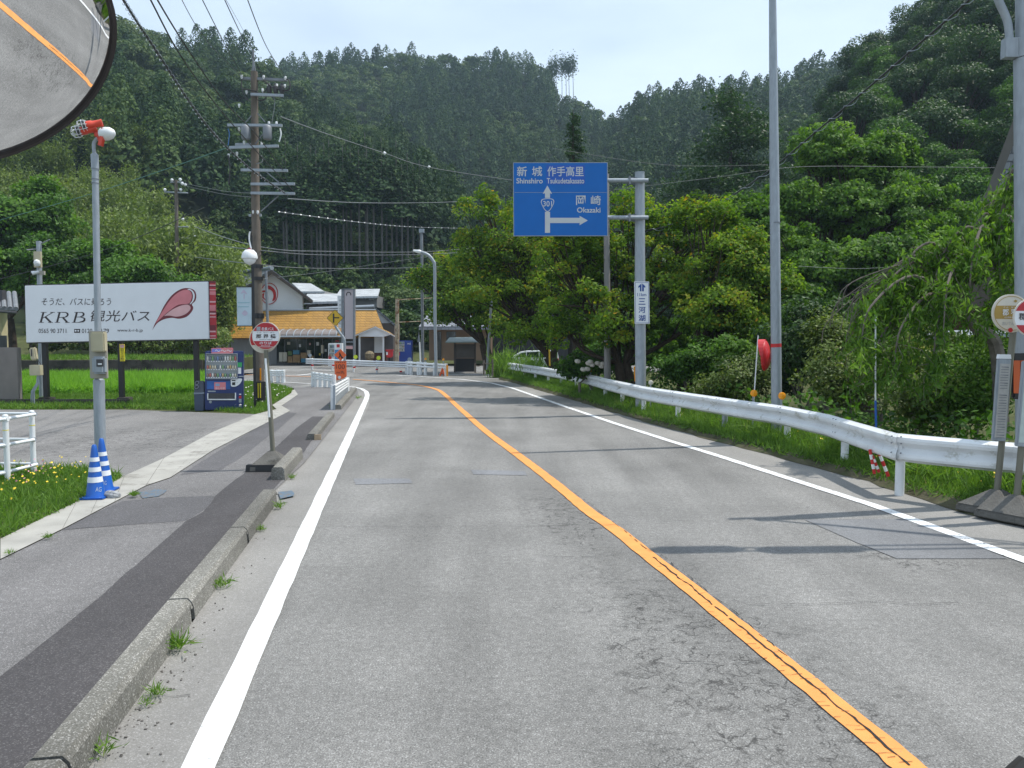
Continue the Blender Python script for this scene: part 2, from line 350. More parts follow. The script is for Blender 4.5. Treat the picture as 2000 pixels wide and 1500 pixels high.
def np_mesh(name, V, Q, m, tint=None, parent=None, smooth=False):
    off = ROOT.get(parent.name, Vector((0, 0, 0))) if parent else None
    V = np.asarray(V, np.float32)
    if off is not None: V = V - np.array(off, np.float32)
    k = Q.shape[1]; me = bpy.data.meshes.new(name); me.vertices.add(len(V)); me.vertices.foreach_set("co", V.reshape(-1))
    me.loops.add(Q.size); me.loops.foreach_set("vertex_index", Q.astype(np.int32).reshape(-1))
    me.polygons.add(len(Q)); me.polygons.foreach_set("loop_start", np.arange(0, Q.size, k, dtype=np.int32))
    try: me.polygons.foreach_set("loop_total", np.full(len(Q), k, np.int32))
    except Exception: pass
    if tint is not None:
        a = me.attributes.new("tint", 'FLOAT', 'POINT'); a.data.foreach_set("value", np.asarray(tint, np.float32))
    if smooth: me.polygons.foreach_set("use_smooth", np.ones(len(Q), bool))
    me.update(calc_edges=True)
    me.materials.append(m); o = bpy.data.objects.new(name, me); COL.objects.link(o)
    if parent: o.parent = parent; ROOT[o.name] = off
    return o
k_ = int(np.searchsorted(gy, 68)); struct(grid_mesh("ground", GX[:k_ + 1], GY[:k_ + 1], GZ[:k_ + 1], M['soil'])); struct(grid_mesh("hills", GX[k_:], GY[k_:], GZ[k_:], M['hill']))
# ---------------------------------------------------------------- road and pavement sheets
def sheet(name, pts, z, m, kind='structure'):
    o = MB().poly([(p[0], p[1], z) for p in pts]).build(name, m); return struct(o, kind)
def g2(lst): return [G(*p) for p in lst]
def strip(name, path, w, z, m, jag=0, seg=.25):
    path = [Vector((p[0], p[1], 0)) for p in path]; pts = []
    for a, b in zip(path, path[1:]):
        n = max(1, int((b - a).length / seg)); pts += [a.lerp(b, i / n) for i in range(n)]
    pts.append(path[-1]); mb = MB(); Lf = []; Rt = []
    for i, p in enumerate(pts):
        t = (pts[min(i + 1, len(pts) - 1)] - pts[max(i - 1, 0)]).normalized(); nn = Vector((-t.y, t.x, 0))
        Lf.append(p + nn * (w / 2 + random.uniform(-jag, jag))); Rt.append(p - nn * (w / 2 + random.uniform(-jag, jag)))
    n = len(pts); mb.v = [(p.x, p.y, z) for p in Lf] + [(p.x, p.y, z) for p in Rt]; mb.f = [(i, n + i, n + i + 1, i + 1) for i in range(n - 1)]
    return struct(mb.build(name, m))
def kline(k, ys): return [G(770 + k * (y - 660), y) for y in ys]
def back(p, Y=-14): return Vector((p.x + .1533 * (p.y - Y), Y, 0))
kb = kline(-.709, [1500, 1300, 1100, 981])
left_edge = [back(kb[0])] + kb + g2([(600, 905), (660, 835), (700, 785), (712, 768), (706, 761)])
road_r = [p.copy() for p in GEp]
for p in road_r: p.x += .25 if p.y > 6 else .6
sheet("road", left_edge + g2([(780, 742), (900, 738), (975, 738)]) + list(reversed(road_r)), 0, M['asphalt'])
sheet("junction_road", g2([(-900, 742), (-300, 737), (560, 757), (640, 762), (720, 790), (1010, 760), (990, 742), (960, 737), (1000, 729), (1600, 722), (1600, 713), (900, 714), (560, 712), (-300, 712), (-900, 712)]), -.008, M['asphalt'])
# paved shoulders
ll = kline(-.455, [1500, 1400, 1300, 1200, 1100, 1000, 950, 900, 850, 800, 780]) + g2([(717.5, 772), (715, 765), (706, 759.5), (690, 756), (650, 752.5), (612, 750), (580, 748), (480, 743), (200, 738)])
LL = [back(ll[0])] + ll
sheet("road_shoulder", left_edge[:-2] + list(reversed(LL[:12])), .004, M['shoulder'])
rl = g2([(2000, 1095), (1850, 1040), (1700, 986), (1550, 938), (1400, 890), (1300, 859), (1200, 827), (1100, 793), (1000, 758), (960, 748.5), (930, 744.5), (900, 741), (850, 737.5), (774, 733)])
RL = [back(rl[0])] + rl
rr = [p.copy() for p in GEp]
for p in rr: p.x += .2
sheet("road_shoulder", RL[:10] + list(reversed(rr)), .004, M['shoulder'])
strip("road_line", LL, .16, .008, M['white_line'], .004)
strip("road_line", RL, .15, .008, M['white_worn'], .004)
ol = g2([(1774, 1500), (1728, 1460), (1627, 1376), (1508, 1280), (1380, 1176), (1316, 1124), (1250, 1073), (1201, 1034), (1152, 1001), (1104, 961), (1055, 922), (1006, 885), (957, 849), (925, 822), (892, 792.5), (871, 773), (855, 761.6), (830, 755), (804, 751), (740, 745), (690, 741)])
ol = smooth_path(ol, 4); OL = [back(ol[0])] + ol
strip("centre_line", OL, .165, .008, M['orange'], .006, .12)
strip("centre_line", g2([(640, 736.8), (612, 736), (580, 735), (480, 732), (200, 729)]), .17, .008, M['orange'])
strip("road_line", g2([(455, 716), (511, 722), (580, 723), (612, 722.5), (650, 723.5)]), .3, .004, M['white_line'])
strip("road_line", g2([(560, 733), (580, 733), (612, 730)]), .3, .004, M['white_line'])
strip("road_line", g2([(872, 731), (905, 731.5), (1000, 731)]), .35, .004, M['white_line'])
# footpath
sheet("pavement", kline(-.80, [1000, 960]) + g2([(600, 890), (650, 828), (690, 780), (700, 765), (712, 764), (718, 772), (722, 790), (690, 850), (640, 900), (560, 1000)]), .0035, M['shoulder'])
walk = [back(kline(-.80, [1500])[0])] + kline(-.80, [1500, 1300, 1100, 985]) + g2([(595, 905), (650, 835), (690, 785), (700, 770), (697, 762), (680, 759), (650, 757.5), (600, 757), (572, 757), (582, 772), (569, 780), (550, 794), (567, 804), (416, 882), (333, 936), (285, 952), (224, 984), (122, 1038), (0, 1098)])
walk += [back(walk[-1])]
sheet("pavement", walk, .018, M['walk'])
dk = [(0, 1330), (58, 1282), (112, 1240), (205, 1164), (224, 1144), (298, 1080), (330, 1052), (362, 1022), (397, 1003), (413, 985), (422, 971), (448, 949), (499, 910), (545, 870), (576, 840), (610, 815), (640, 815), (618, 850), (590, 890), (560, 930)]
DK = g2(dk); DK = [back(DK[0])] + DK
def rough(pts, j, seg=.15):
    out = []
    for a, b in zip(pts, pts[1:]):
        n = max(1, int((b - a).length / seg)); out += [a.lerp(b, i / n) + Vector((random.uniform(-j, j), random.uniform(-j, j), 0)) for i in range(n)]
    return out + [pts[-1]]
kin = list(reversed([back(kline(-.80, [1500])[0])] + kline(-.80, [1500, 1300, 1100, 990])))
sheet("pavement_strip", rough(DK, .008) + kin, .022, M['walk_dark'])
sheet("pavement_patch", rough(g2([(122, 1038), (180, 1008), (240, 982), (300, 976), (419, 971), (440, 967), (400, 998), (362, 1021), (250, 1028), (122, 1039)]), .01), .0202, M['walk_mid'])
sheet("pavement_patch", rough(g2([(352, 930), (416, 890), (500, 838), (556, 806), (580, 808), (544, 840), (525, 853), (474, 894), (432, 920), (352, 931)]), .01), .0202, M['walk_mid'])
gut_r = g2([(0, 1098), (122, 1038), (224, 984), (285, 952), (333, 936), (416, 882), (567, 804), (550, 794), (582, 772), (575, 762)])
gut_l = g2([(0, 1058), (150, 984), (243, 933), (320, 898), (416, 846), (499, 811), (540, 801), (532, 793), (569, 769), (570, 764)])
GR = [back(gut_r[0])] + gut_r; GL = [back(gut_l[0])] + gut_l
o = MB()
for i in range(len(GR) - 1):
    o.poly([(p.x, p.y, .028) for p in (GL[i], GR[i], GR[i + 1], GL[i + 1])])
struct(o.build("gutter", M['conc']))
o = MB()
for A, B in ((GR, GL), ):
    for i in range(1, 8):
        a0, a1, b0, b1 = A[i], A[i + 1], B[i], B[i + 1]; n = max(1, int((a1 - a0).length / .6))
        for k in range(n):
            t = k / n; p = a0.lerp(a1, t); q = b0.lerp(b1, t); e = (a1 - a0).normalized() * .009
            o.poly([(v.x, v.y, .0315) for v in (p, p + e, q + e, q)])
struct(o.build("gutter_joints", M['crack']))
sheet("parking_lot", g2([(503, 810), (416, 848), (320, 900), (243, 936), (120, 925), (0, 932), (-300, 960), (-1500, 1100), (-1500, 800), (-600, 796), (36, 801), (245, 801)]), .012, M['lot'])
sheet("asphalt_patch", g2([(1572, 1016), (1780, 1014), (1968, 1092), (1752, 1092), (1672, 1060)]), .0055, M['patch'])
sheet("asphalt_patch", g2([(920, 918), (1025, 920), (1030, 929), (925, 927)]), .0045, M['patch2'])
sheet("asphalt_patch", g2([(690, 935), (800, 935), (806, 944), (695, 947)]), .0045, M['patch2'])
M['spray'] = paint('faded blue spray paint', (.08, .15, .22), (.135, .132, .132), .47, 22)
sheet("paint_mark", rough(g2([(270, 965), (300, 958), (325, 961), (310, 974), (278, 977)]), .03), .0262, M['spray'])
sheet("paint_mark", rough(g2([(545, 965), (572, 962), (577, 972), (548, 978)]), .02), .0262, M['spray'])
# cracks in the asphalt
ck = MB()
def crack(px, w, z=.0095, jit=.02, seg=.06, gaps=.12):
    pts = g2(px); q = []
    for a, b in zip(pts, pts[1:]):
        n = max(1, int((b - a).length / seg)); q += [a.lerp(b, i / n) for i in range(n)]
    off = 0; prev = None
    for i, p in enumerate(q):
        off = off * .85 + random.uniform(-jit, jit)
        t = (q[min(i + 1, len(q) - 1)] - q[max(i - 1, 0)]).normalized(); nn = Vector((-t.y, t.x, 0)); c = p + nn * off
        ww = w * random.uniform(.25, 1.2); cur = (c + nn * ww / 2, c - nn * ww / 2)
        if prev and random.random() > gaps: ck.poly([(v.x, v.y, z) for v in (prev[0], prev[1], cur[1], cur[0])])
        prev = cur
mid = [(770 + (x - 770), y) for x, y in [(1276, 1090), (1384, 1176), (1512, 1278), (1634, 1376), (1790, 1508)]]
crack(mid, .016, .0115, .008, .04, .02); crack([(1290, 1084), (1410, 1176), (1550, 1290)], .009, .0095, .012, .05, .35)
crack([(1262, 1074), (1214, 1034), (1118, 961)], .008, .0115, .006, .08, .3)
for a in ([(1290, 1021), (1500, 1016), (1700, 1018)], [(1435, 1172), (1460, 1181), (1700, 1180), (1990, 1182)], [(560, 1030), (900, 1031), (1230, 1026)], 
          [(400, 1190), (330, 1195)], [(300, 1365), (415, 1362)], [(122, 1039), (250, 1029), (362, 1023)], [(1500, 1290), (1300, 1296)], [(1400, 1225), (1180, 1240)], [(1230, 1080), (1150, 1090), (1050, 1085)]):
    crack(a, .006, .0245 if a[0][0] < 200 else .0115, .02, .06, .2)
for i in range(46):  # transverse splits in the centre line paint
    y = 1090 + 410 * (i / 46) ** 1.0; x = float(ip(y, [(1073, 1250), (1176, 1380), (1376, 1627), (1500, 1774)])); s = (y - 660) / 840
    a = random.uniform(-50, 10) * s; b = a + random.uniform(25, 60) * s
    crack([(x + a, y + random.uniform(-2, 2)), (x + b, y + random.uniform(-3, 3))], .004, .0118, .006, .03, .1)
for i in range(0):  # loose wheel-path crazing
    y = random.uniform(1130, 1480); x = 1230 + (y - 1130) * .45 + random.gauss(0, 75); s = (y - 660) / 840
    a = random.uniform(20, 90) * s; crack([(x - a, y), (x, y + random.uniform(-12, 12)), (x + a, y + random.uniform(-8, 16))], .011, .0102, .02, .035, .25)
struct(ck.build("asphalt_cracks", M['crack']))
# ---------------------------------------------------------------- kerb blocks
def kerb(p0, p1, label, h=.165, wt=.15, wb=.19, notch=True, m='kerb', group=None):
    p0 = Vector((p0.x, p0.y, 0)); p1 = Vector((p1.x, p1.y, 0)); t = (p1 - p0).normalized(); nn = Vector((-t.y, t.x, 0)); Ln = (p1 - p0).length
    prof = [(0, .0), (.012, h - .03), (.04, h), (.012 + wt, h), (.03 + wt, h - .02), (wb + .01, .0)]
    nose = [(0, .1), (.012, h - .03), (.04, h), (.012 + wt, h), (.03 + wt, h - .02), (wb + .01, .1)]
    def ring(d, pr): return [p0 + t * d + nn * a + Vector((0, 0, z)) for a, z in pr]
    mb = MB(); e = .045
    if notch: mb.prism(ring(.012, nose), ring(e, nose)); mb.prism(ring(e, prof), ring(Ln - e, prof)); mb.prism(ring(Ln - e, nose), ring(Ln - .012, nose))
    else: mb.prism(ring(0, prof), ring(Ln, prof))
    o = mb.build("kerb_block", M[m]); tag(o, label, "kerb block", group); return o
u = Vector((-.1533, 1, 0)).normalized(); kend = kb[3]; cur = kend
labs = ["mossy concrete kerb block ending at the driveway gap, farthest of the long row", "second mossy kerb block of the long row, with a drain notch at its far end",
        "third mossy kerb block of the long row, with a weed at its foot", "nearest mossy kerb block of the long row, running out at the bottom left corner"]
for i in range(6):
    nx = cur - u * (1.9 if i == 0 else 2.08); kerb(nx, cur, labs[i] if i < 4 else labs[3], group="kerb blocks along the footpath"); cur = nx
kerb(G(557, 940), G(592, 897), "short pale stub of kerb beside the bus stop base", .2, .15, .19, False)
kerb(G(619, 861), G(654, 815), "kerb block with a chipped orange end in mid footpath", .14, .15, .2, False)
MB().box((G(624, 861) + Vector((-.03, -.012, .065))), .13, .02, .12, .15).build("chipped_end", M['kerb2'], None)
o = bpy.data.objects["chipped_end"]; 
for k in bpy.data.objects:
    if k.name.startswith("kerb_block") and "chipped orange" in k["label"]: o.parent = k
kerb(G(667, 801), G(697, 764), "far kerb block alongside the white slatted fence panel", .15, .15, .2, False)
# ---------------------------------------------------------------- foliage
def nrm(a): return a / np.maximum(np.linalg.norm(a, axis=-1, keepdims=True), 1e-9)
def leaf_quads(C, size, nb, spread=.8, aspect=.5, droop=0., r=RNG, axis=None):
    n = len(C); nn = nrm(np.asarray(nb) + spread * r.normal(size=(n, 3)))
    a = nrm(np.cross(nn, r.normal(size=(n, 3)))) if axis is None else nrm(axis + .35 * r.normal(size=(n, 3)))
    if droop: a[:, 2] -= droop * np.where(a[:, 2] > -2, 1, 0); a = nrm(a)
    b = nrm(np.cross(nn, a)); s = (np.asarray(size) * r.uniform(.6, 1.3, n))[:, None]
    return np.stack([C - a * s * .5, C + b * s * aspect * .5 - a * s * .08, C + a * s * .5, C - b * s * aspect * .5 - a * s * .08], 1)
def Q4(n): return np.arange(n * 4).reshape(-1, 4)
def sph(n, r=RNG): return nrm(r.normal(size=(n, 3)))
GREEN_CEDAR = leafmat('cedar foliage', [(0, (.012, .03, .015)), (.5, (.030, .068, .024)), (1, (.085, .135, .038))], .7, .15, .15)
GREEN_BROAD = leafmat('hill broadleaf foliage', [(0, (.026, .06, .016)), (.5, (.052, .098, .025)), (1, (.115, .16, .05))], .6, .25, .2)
GREEN_BAM = leafmat('bamboo foliage', [(0, (.06, .1, .024)), (.5, (.125, .18, .042)), (1, (.24, .30, .09))], .55, .35, .3)
GREEN_RICH = leafmat('rich green foliage', [(0, (.022, .06, .008)), (.5, (.06, .145, .016)), (1, (.13, .25, .035))], .55, .38, .25)
GREEN_LIME = leafmat('lime green foliage', [(0, (.035, .085, .012)), (.5, (.09, .19, .024)), (1, (.18, .30, .045))], .6, .4, .2)
GREEN_DEEP = leafmat('deep green foliage', [(0, (.014, .04, .010)), (.5, (.030, .074, .018)), (1, (.07, .13, .03))], .55, .3, .3)
GREEN_CHERRY = leafmat('cherry foliage', [(0, (.05, .1, .012)), (.45, (.105, .2, .024)), (.86, (.22, .31, .035)), (.93, (.24, .19, .015)), (1, (.5, .28, .02))], .6, .5, .15)
GREEN_SHRUB = leafmat('olive shrub foliage', [(0, (.04, .068, .014)), (.5, (.095, .145, .028)), (.9, (.17, .225, .055)), (1, (.26, .22, .1))], .55, .35, .3)
GRASS = leafmat('grass blades', [(0, (.06, .12, .022)), (.6, (.14, .26, .045)), (.95, (.24, .36, .09)), (1, (.34, .31, .14))], .6, .45, .2)
RICE = leafmat('rice plants', [(0, (.12, .26, .03)), (.5, (.2, .40, .045)), (1, (.3, .52, .09))], .55, .5, .2)
# ---- far tree prototypes (arrays of quads), unit: metres
def proto_cedar(n, R, Ht, r):
    t = r.uniform(0, 1, n) ** 1.25; az = r.uniform(0, 2 * np.pi, n); lump = 1 + .22 * np.sin(az * 3 + t * 9 + r.uniform(0, 6)) + .12 * r.normal(size=n)
    rad = R * (1 - t) ** .5 * np.clip(lump, .4, 1.5) * np.where(r.uniform(size=n) < .15, .6, 1); z = Ht * (.2 + .72 * t)
    C = np.stack([rad * np.cos(az), rad * np.sin(az), z], 1); out = np.stack([np.cos(az), np.sin(az), np.full(n, .7)], 1)
    s = .30 * R * (1 - .45 * t) * (330 / n) ** .45
    q = leaf_quads(C, s * 1.5, out, .5, .62, .45, r); tint = np.clip(.40 + .3 * (rad / R - .5) + .22 * (t - .4) + .2 * r.normal(size=n), 0, 1)  # outer and upper foliage lighter: sunlit crown put into the tint
    return q, tint
def proto_broad(n, R, Ht, r):
    k = 13; cc = sph(k, r) * np.array([R * .62, R * .62, Ht * .26]) + np.array([0, 0, Ht * .62]); cr = R * r.uniform(.32, .55, k)
    i = r.integers(0, k, n); d = sph(n, r); d[:, 2] = np.abs(d[:, 2]) * .9 - .18
    C = cc[i] + d * cr[i][:, None]; q = leaf_quads(C, np.full(n, .27 * R * (330 / n) ** .45), d + np.array([0, 0, .5]), .45, .75, .1, r)
    return q, np.clip(.45 + r.normal(size=k)[i] * .16 + .12 * r.normal(size=n) + .18 * d[:, 2], 0, 1)  # clump tops lighter, light from above put into the leaf tint
def forest(name, pts, protos, m, label_kind='stuff', tj=.16, group=None):
    """pts: x, y, scale, proto index, tint shift -> ONE mesh (a wood that reads as one mass)"""
    VV = []; TT = []
    for x, y, z, s, i, ts in pts:
        q, t = protos[i]; a = RNG.uniform(0, 6.28); c, sn = math.cos(a), math.sin(a)
        R3 = np.array([[c, sn, 0], [-sn, c, 0], [0, 0, 1]]) * s
        VV.append((q.reshape(-1, 3) @ R3) + np.array([x, y, z])); TT.append(np.repeat(np.clip(t + ts, 0, 1), 4))
    V = np.concatenate(VV); o = np_mesh(name, V, Q4(len(V) // 4), m, np.concatenate(TT)); o["kind"] = label_kind; return o
def jgrid(px0, px1, y0, y1, step, r=RNG):
    """jittered positions inside a bearing/distance sector"""
    out = []; X0 = min((px0 - 1000) / F * y1, (px0 - 1000) / F * y0); X1 = max((px1 - 1000) / F * y1, (px1 - 1000) / F * y0)
    xs = np.arange(X0, X1, step); ys = np.arange(y0, y1, step); A, B = np.meshgrid(xs, ys)
    A = A + r.uniform(-.45, .45, A.shape) * step; B = B + r.uniform(-.45, .45, A.shape) * step
    px = 1000 + F * A / B; k = (px > px0) & (px < px1); return A[k], B[k], px[k]
r0 = np.random.default_rng(3)
ced = [proto_cedar(1100, r0.uniform(2.5, 3.1), r0.uniform(12.5, 15), r0) for _ in range(4)]; ced_s = [proto_cedar(320, r0.uniform(2.1, 2.6), r0.uniform(10.5, 12.5), r0) for _ in range(4)]
bro = [proto_broad(1900, 4.0, 10, r0) for _ in range(4)]; bro_s = [proto_broad(380, 3.2, 9, r0) for _ in range(4)]
def hillmask(k, A, B, px, y_in=0):
    z = {j: hill_z(j, px, B) for j in HILLS}; top = np.maximum.reduce(list(z.values())); yr = ip(px, HILLS[k]['yr']); yb = ip(px, HILLS[k]['yb'])
    return (z[k] >= top - .4) & (B < yr + 9) & (B > yb + y_in)
ceds, bros = [], []
# A: near left hill
A_, B_, px_ = jgrid(-260, 1100, 72, 240, 4.3); m_ = hillmask('A', A_, B_, px_, 3); A_, B_, px_ = A_[m_], B_[m_], px_[m_]
Z_ = land(A_, B_); tt = (B_ - ip(px_, HILLS['A']['yb'])) / (ip(px_, HILLS['A']['yr']) - ip(px_, HILLS['A']['yb']))
for x, y, z, p, t in zip(A_, B_, Z_, px_, tt):
    broad = vnoise(x, y, 26, 5) > (.40 if (p < 600 and t > .45) else .64)
    if 700 < p < 800 and .35 < t < .6: broad = True
    if (p < 480 and t < .10) or (40 < p < 340 and t < .2 - abs(p - 190) / 1200): continue     # bamboo belt
    e = ip(p, HILLS['A']['sky'])
    ts = (vnoise(x, y, 15, 9) - .5) * .4 + RNG.normal() * .14
    (bros if broad else ceds).append((x, y, z - 1, RNG.uniform(.62, 1.18) * (1.0 if broad else 1), RNG.integers(4), ts))
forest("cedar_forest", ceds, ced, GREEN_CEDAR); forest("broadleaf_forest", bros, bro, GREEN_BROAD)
ceds, bros = [], []
for k, (a, b, y0, y1, st) in {'B': (90, 1300, 195, 345, 4.4), 'C': (1050, 1900, 110, 312, 4.5)}.items():
    A_, B_, px_ = jgrid(a, b, y0, y1, st); m_ = hillmask(k, A_, B_, px_, 3); A_, B_, px_ = A_[m_], B_[m_], px_[m_]; Z_ = land(A_, B_)
    for x, y, z, p in zip(A_, B_, Z_, px_):
        # skip what the nearer ridge wholly hides
        if k == 'B' and (z + 12 - H) / y < (660 - ip(p, HILLS['A']['sky']) - 25) / F and p < 1000: continue
        broad = vnoise(x, y, 30, 8) > (.48 if (k == 'B' and p < 800) else .70)
        ts = (vnoise(x, y, 18, 4) - .5) * .4 + RNG.normal() * .12
        (bros if broad else ceds).append((x, y, z - 1, RNG.uniform(.75, 1.12) * (.9 if broad else 1), RNG.integers(4), ts))
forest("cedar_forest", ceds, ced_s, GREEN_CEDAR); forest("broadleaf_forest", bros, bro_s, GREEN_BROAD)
# brush bank below the cedar trunks
A_, B_, px_ = jgrid(430, 1330, 70, 112, 2.2); Z_ = land(A_, B_)
forest("bank_undergrowth", [(x, y, z - 1.2, RNG.uniform(.32, .55), RNG.integers(4), RNG.uniform(-.3, .15)) for x, y, z in zip(A_, B_, Z_)], bro_s, GREEN_BROAD)
# ---- detailed tree builder
def tree(name, label, cat, base, ells, m_leaf, trunk_r=.25, fork=.35, nclump=40, nleaf=6000, leaf=.12, clump_r=.5, aspect=.5, droop=.15, bark=None, group=None,
         stems=1, seed=1, flat=.6, spread=.5, lean=None, tint=0, shell=.5, twig=True, limb=.45):
    r = np.random.default_rng(seed); rnd = random.Random(seed); base = Vector(base)
    t = thing(name, base, label, cat, group); cc, cr = [], []
    vol = np.array([a * b * c for _, (a, b, c) in ells]) ** .67; share = np.maximum(1, np.round(nclump * vol / vol.sum()).astype(int))
    tm = MB()
    cent = sum((Vector(e[0]) for e in ells), Vector()) / len(ells); low = min(e[0][2] - e[1][2] * .6 for e in ells)
    fz = base.z + (low - base.z) * .6 + fork * .5
    forks = []
    for s in range(stems):
        f = base.lerp(Vector((cent.x, cent.y, base.z)), .25) + Vector((rnd.uniform(-.5, .5) * stems * .35, rnd.uniform(-.4, .4) * stems * .3, 0)); f.z = max(base.z + .5, fz) * 1.0
        if lean: f += Vector(lean)
        b0 = base + Vector((rnd.uniform(-.12, .12) * (stems > 1) * 3, rnd.uniform(-.1, .1) * (stems > 1), 0))
        path = [b0 - Vector((0, 0, .2)), b0.lerp(f, .45) + Vector((rnd.uniform(-.1, .1), rnd.uniform(-.1, .1), 0)), f]; tm.tube(smooth_path(path, 4), [trunk_r * 1.25 - trunk_r * .35 * i / 8 for i in range(9)], 9); forks.append(f)
    for (c, rr), k in zip(ells, share):
        c = Vector(c); f = min(forks, key=lambda q: (q - c).length) if stems > 1 else forks[0]
        mid_ = f.lerp(c, .5) + Vector((rnd.uniform(-.3, .3), rnd.uniform(-.3, .3), -.05 * (c - f).length)); L0 = smooth_path([f, mid_, c], 5)
        r1 = trunk_r * limb; tm.tube(L0, [r1 * (1 - .6 * i / (len(L0) - 1)) for i in range(len(L0))], 7)
        for _ in range(k):
            d = Vector(sph(1, r)[0]); d.z = d.z * .9 + .12; q = rnd.uniform(shell, 1)
            p = c + Vector((d.x * rr[0] * q, d.y * rr[1] * q, d.z * rr[2] * q)); cc.append(p); cr.append(clump_r * rnd.uniform(.65, 1.3))
            if twig and rnd.random() < .75:
                a0 = L0[rnd.randint(len(L0) // 3, len(L0) - 1)]; m2 = a0.lerp(p, .5) + Vector((rnd.uniform(-.15, .15), rnd.uniform(-.15, .15), rnd.uniform(-.05, .2))) * (p - a0).length * .4
                pt = smooth_path([a0, m2, p], 3); tm.tube(pt, [r1 * .38 * (1 - .75 * i / (len(pt) - 1)) + .004 for i in range(len(pt))], 5, False)
    tm.build("trunk", bark or M['bark'], t, smooth=True)
    cc = np.array([tuple(p) for p in cc]); cr = np.array(cr); i = r.integers(0, len(cc), nleaf); d = sph(nleaf, r) * (r.uniform(.25, 1, nleaf) ** .5)[:, None]
    d[:, 2] *= flat; C = cc[i] + d * cr[i][:, None]; C[:, 2] -= (np.hypot(d[:, 0], d[:, 1]) ** 2) * cr[i] * .25
    out = nrm(C - np.array(tuple(cent))) * .35 + d * .5 + np.array([0, 0, .6]); ct = r.normal(size=len(cc)) * .2
    q = leaf_quads(C, np.full(nleaf, leaf), out, spread, aspect, droop, r)
    tn = np.clip(.45 + tint + ct[i] + .17 * r.normal(size=nleaf) + .25 * d[:, 2], 0, .9); yl = r.uniform(size=nleaf) < .018; tn[yl] = r.uniform(.9, 1, yl.sum())  # lit clump tops and darker undersides put into the leaf colour
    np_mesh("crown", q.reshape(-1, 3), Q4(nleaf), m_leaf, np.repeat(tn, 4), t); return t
def E(px, py, Y, rx, ry, ryd=None):
    """ellipsoid seen at px, py at distance Y with photo radii rx, ry"""
    p = P(px, py, Y); s = Y / F; return (tuple(p), (rx * s, (ryd if ryd else rx * .8) * s, ry * s))
def land1(x, y): return float(land(np.array([x]), np.array([y]))[0])
def gp(px, Y, dz=0): x = (px - 1000) / F * Y; return (x, Y, land1(x, Y) + dz)
BARKP = mat('pale cedar bark', (.11, .105, .095), .9, 0, .2, 3)
# cherries behind the guardrail
CH = "cherry trees behind the guardrail"
tree("cherry_tree", "broad cherry tree with yellowing leaves behind the blue guide sign, dark forked trunk", "tree", gp(1225, 24), [E(1120, 470, 25, 95, 80), E(1240, 440, 26, 95, 75), E(1340, 450, 25, 85, 65), E(1300, 560, 23.5, 110, 60), E(1150, 590, 24, 90, 55), E(1410, 560, 24, 80, 60), E(1030, 420, 26, 60, 45), E(1180, 520, 25, 120, 80), E(1250, 640, 23.5, 110, 45), E(1110, 650, 25, 80, 40), E(1320, 520, 24.5, 100, 80)],
     GREEN_CHERRY, .17, .3, 230, 36000, .125, .42, .55, .2, group=CH, stems=2, seed=11, limb=.5, shell=.35)
tree("cherry_tree", "second cherry tree with a thick dark trunk above the white van", "tree", gp(1100, 33), [E(1010, 470, 34, 85, 65), E(950, 410, 34, 55, 42), E(1080, 560, 33, 90, 60), E(990, 570, 34, 85, 50), E(1160, 480, 34, 80, 70), E(920, 460, 34, 50, 30), E(1050, 640, 33, 90, 45), E(970, 520, 34, 90, 50)],
     GREEN_CHERRY, .24, .3, 210, 32000, .155, .56, .55, .2, group=CH, stems=2, seed=12, tint=.04, shell=.35)
tree("cherry_tree", "farthest cherry tree, low dense and darker green, over the roofed notice board", "tree", gp(965, 43), [E(880, 555, 44, 60, 32), E(830, 540, 44, 32, 20), E(930, 590, 43, 75, 42), E(900, 520, 45, 60, 26), E(985, 620, 42, 55, 34), E(870, 610, 44, 45, 18)],
     GREEN_CHERRY, .3, .3, 170, 30000, .17, .8, .55, .2, group=CH, stems=1, seed=13, tint=-.1, shell=.2)
tree("cherry_tree", "cherry tree between the blue sign and the tall plain pole, fresh green at its edge", "tree", gp(1330, 21), [E(1440, 500, 22, 75, 62), E(1500, 560, 21.5, 60, 50), E(1390, 420, 23, 60, 40), E(1390, 610, 21, 80, 45), E(1480, 640, 21, 60, 45), E(1420, 550, 22, 90, 75)],
     GREEN_CHERRY, .15, .3, 180, 30000, .115, .42, .55, .2, group=CH, stems=2, seed=14, shell=.35)
# right hand big broadleaf trees
BT = "large broadleaf trees on the right"
tree("broadleaf_tree", "tall lime green broadleaf tree right of the tall plain pole", "tree", gp(1640, 36), [E(1660, 310, 37, 100, 62), E(1570, 400, 36, 75, 60), E(1690, 420, 36, 120, 75), E(1790, 410, 37, 90, 65), E(1740, 300, 38, 50, 40), E(1600, 290, 38, 50, 40)],
     GREEN_LIME, .3, .3, 300, 56000, .2, .6, .6, .5, group=BT, seed=21, tint=.02)
tree("broadleaf_tree", "wide shaded broadleaf tree below the lime green one, right of the tall pole", "tree", gp(1700, 31), [E(1620, 520, 32, 110, 60), E(1740, 520, 31, 110, 60), E(1830, 480, 33, 70, 62), E(1500, 470, 33, 80, 55), E(1560, 590, 31, 80, 45), E(1460, 420, 34, 50, 42)],
     GREEN_LIME, .28, .3, 300, 56000, .19, .58, .6, .45, group=BT, seed=22, tint=-.08)
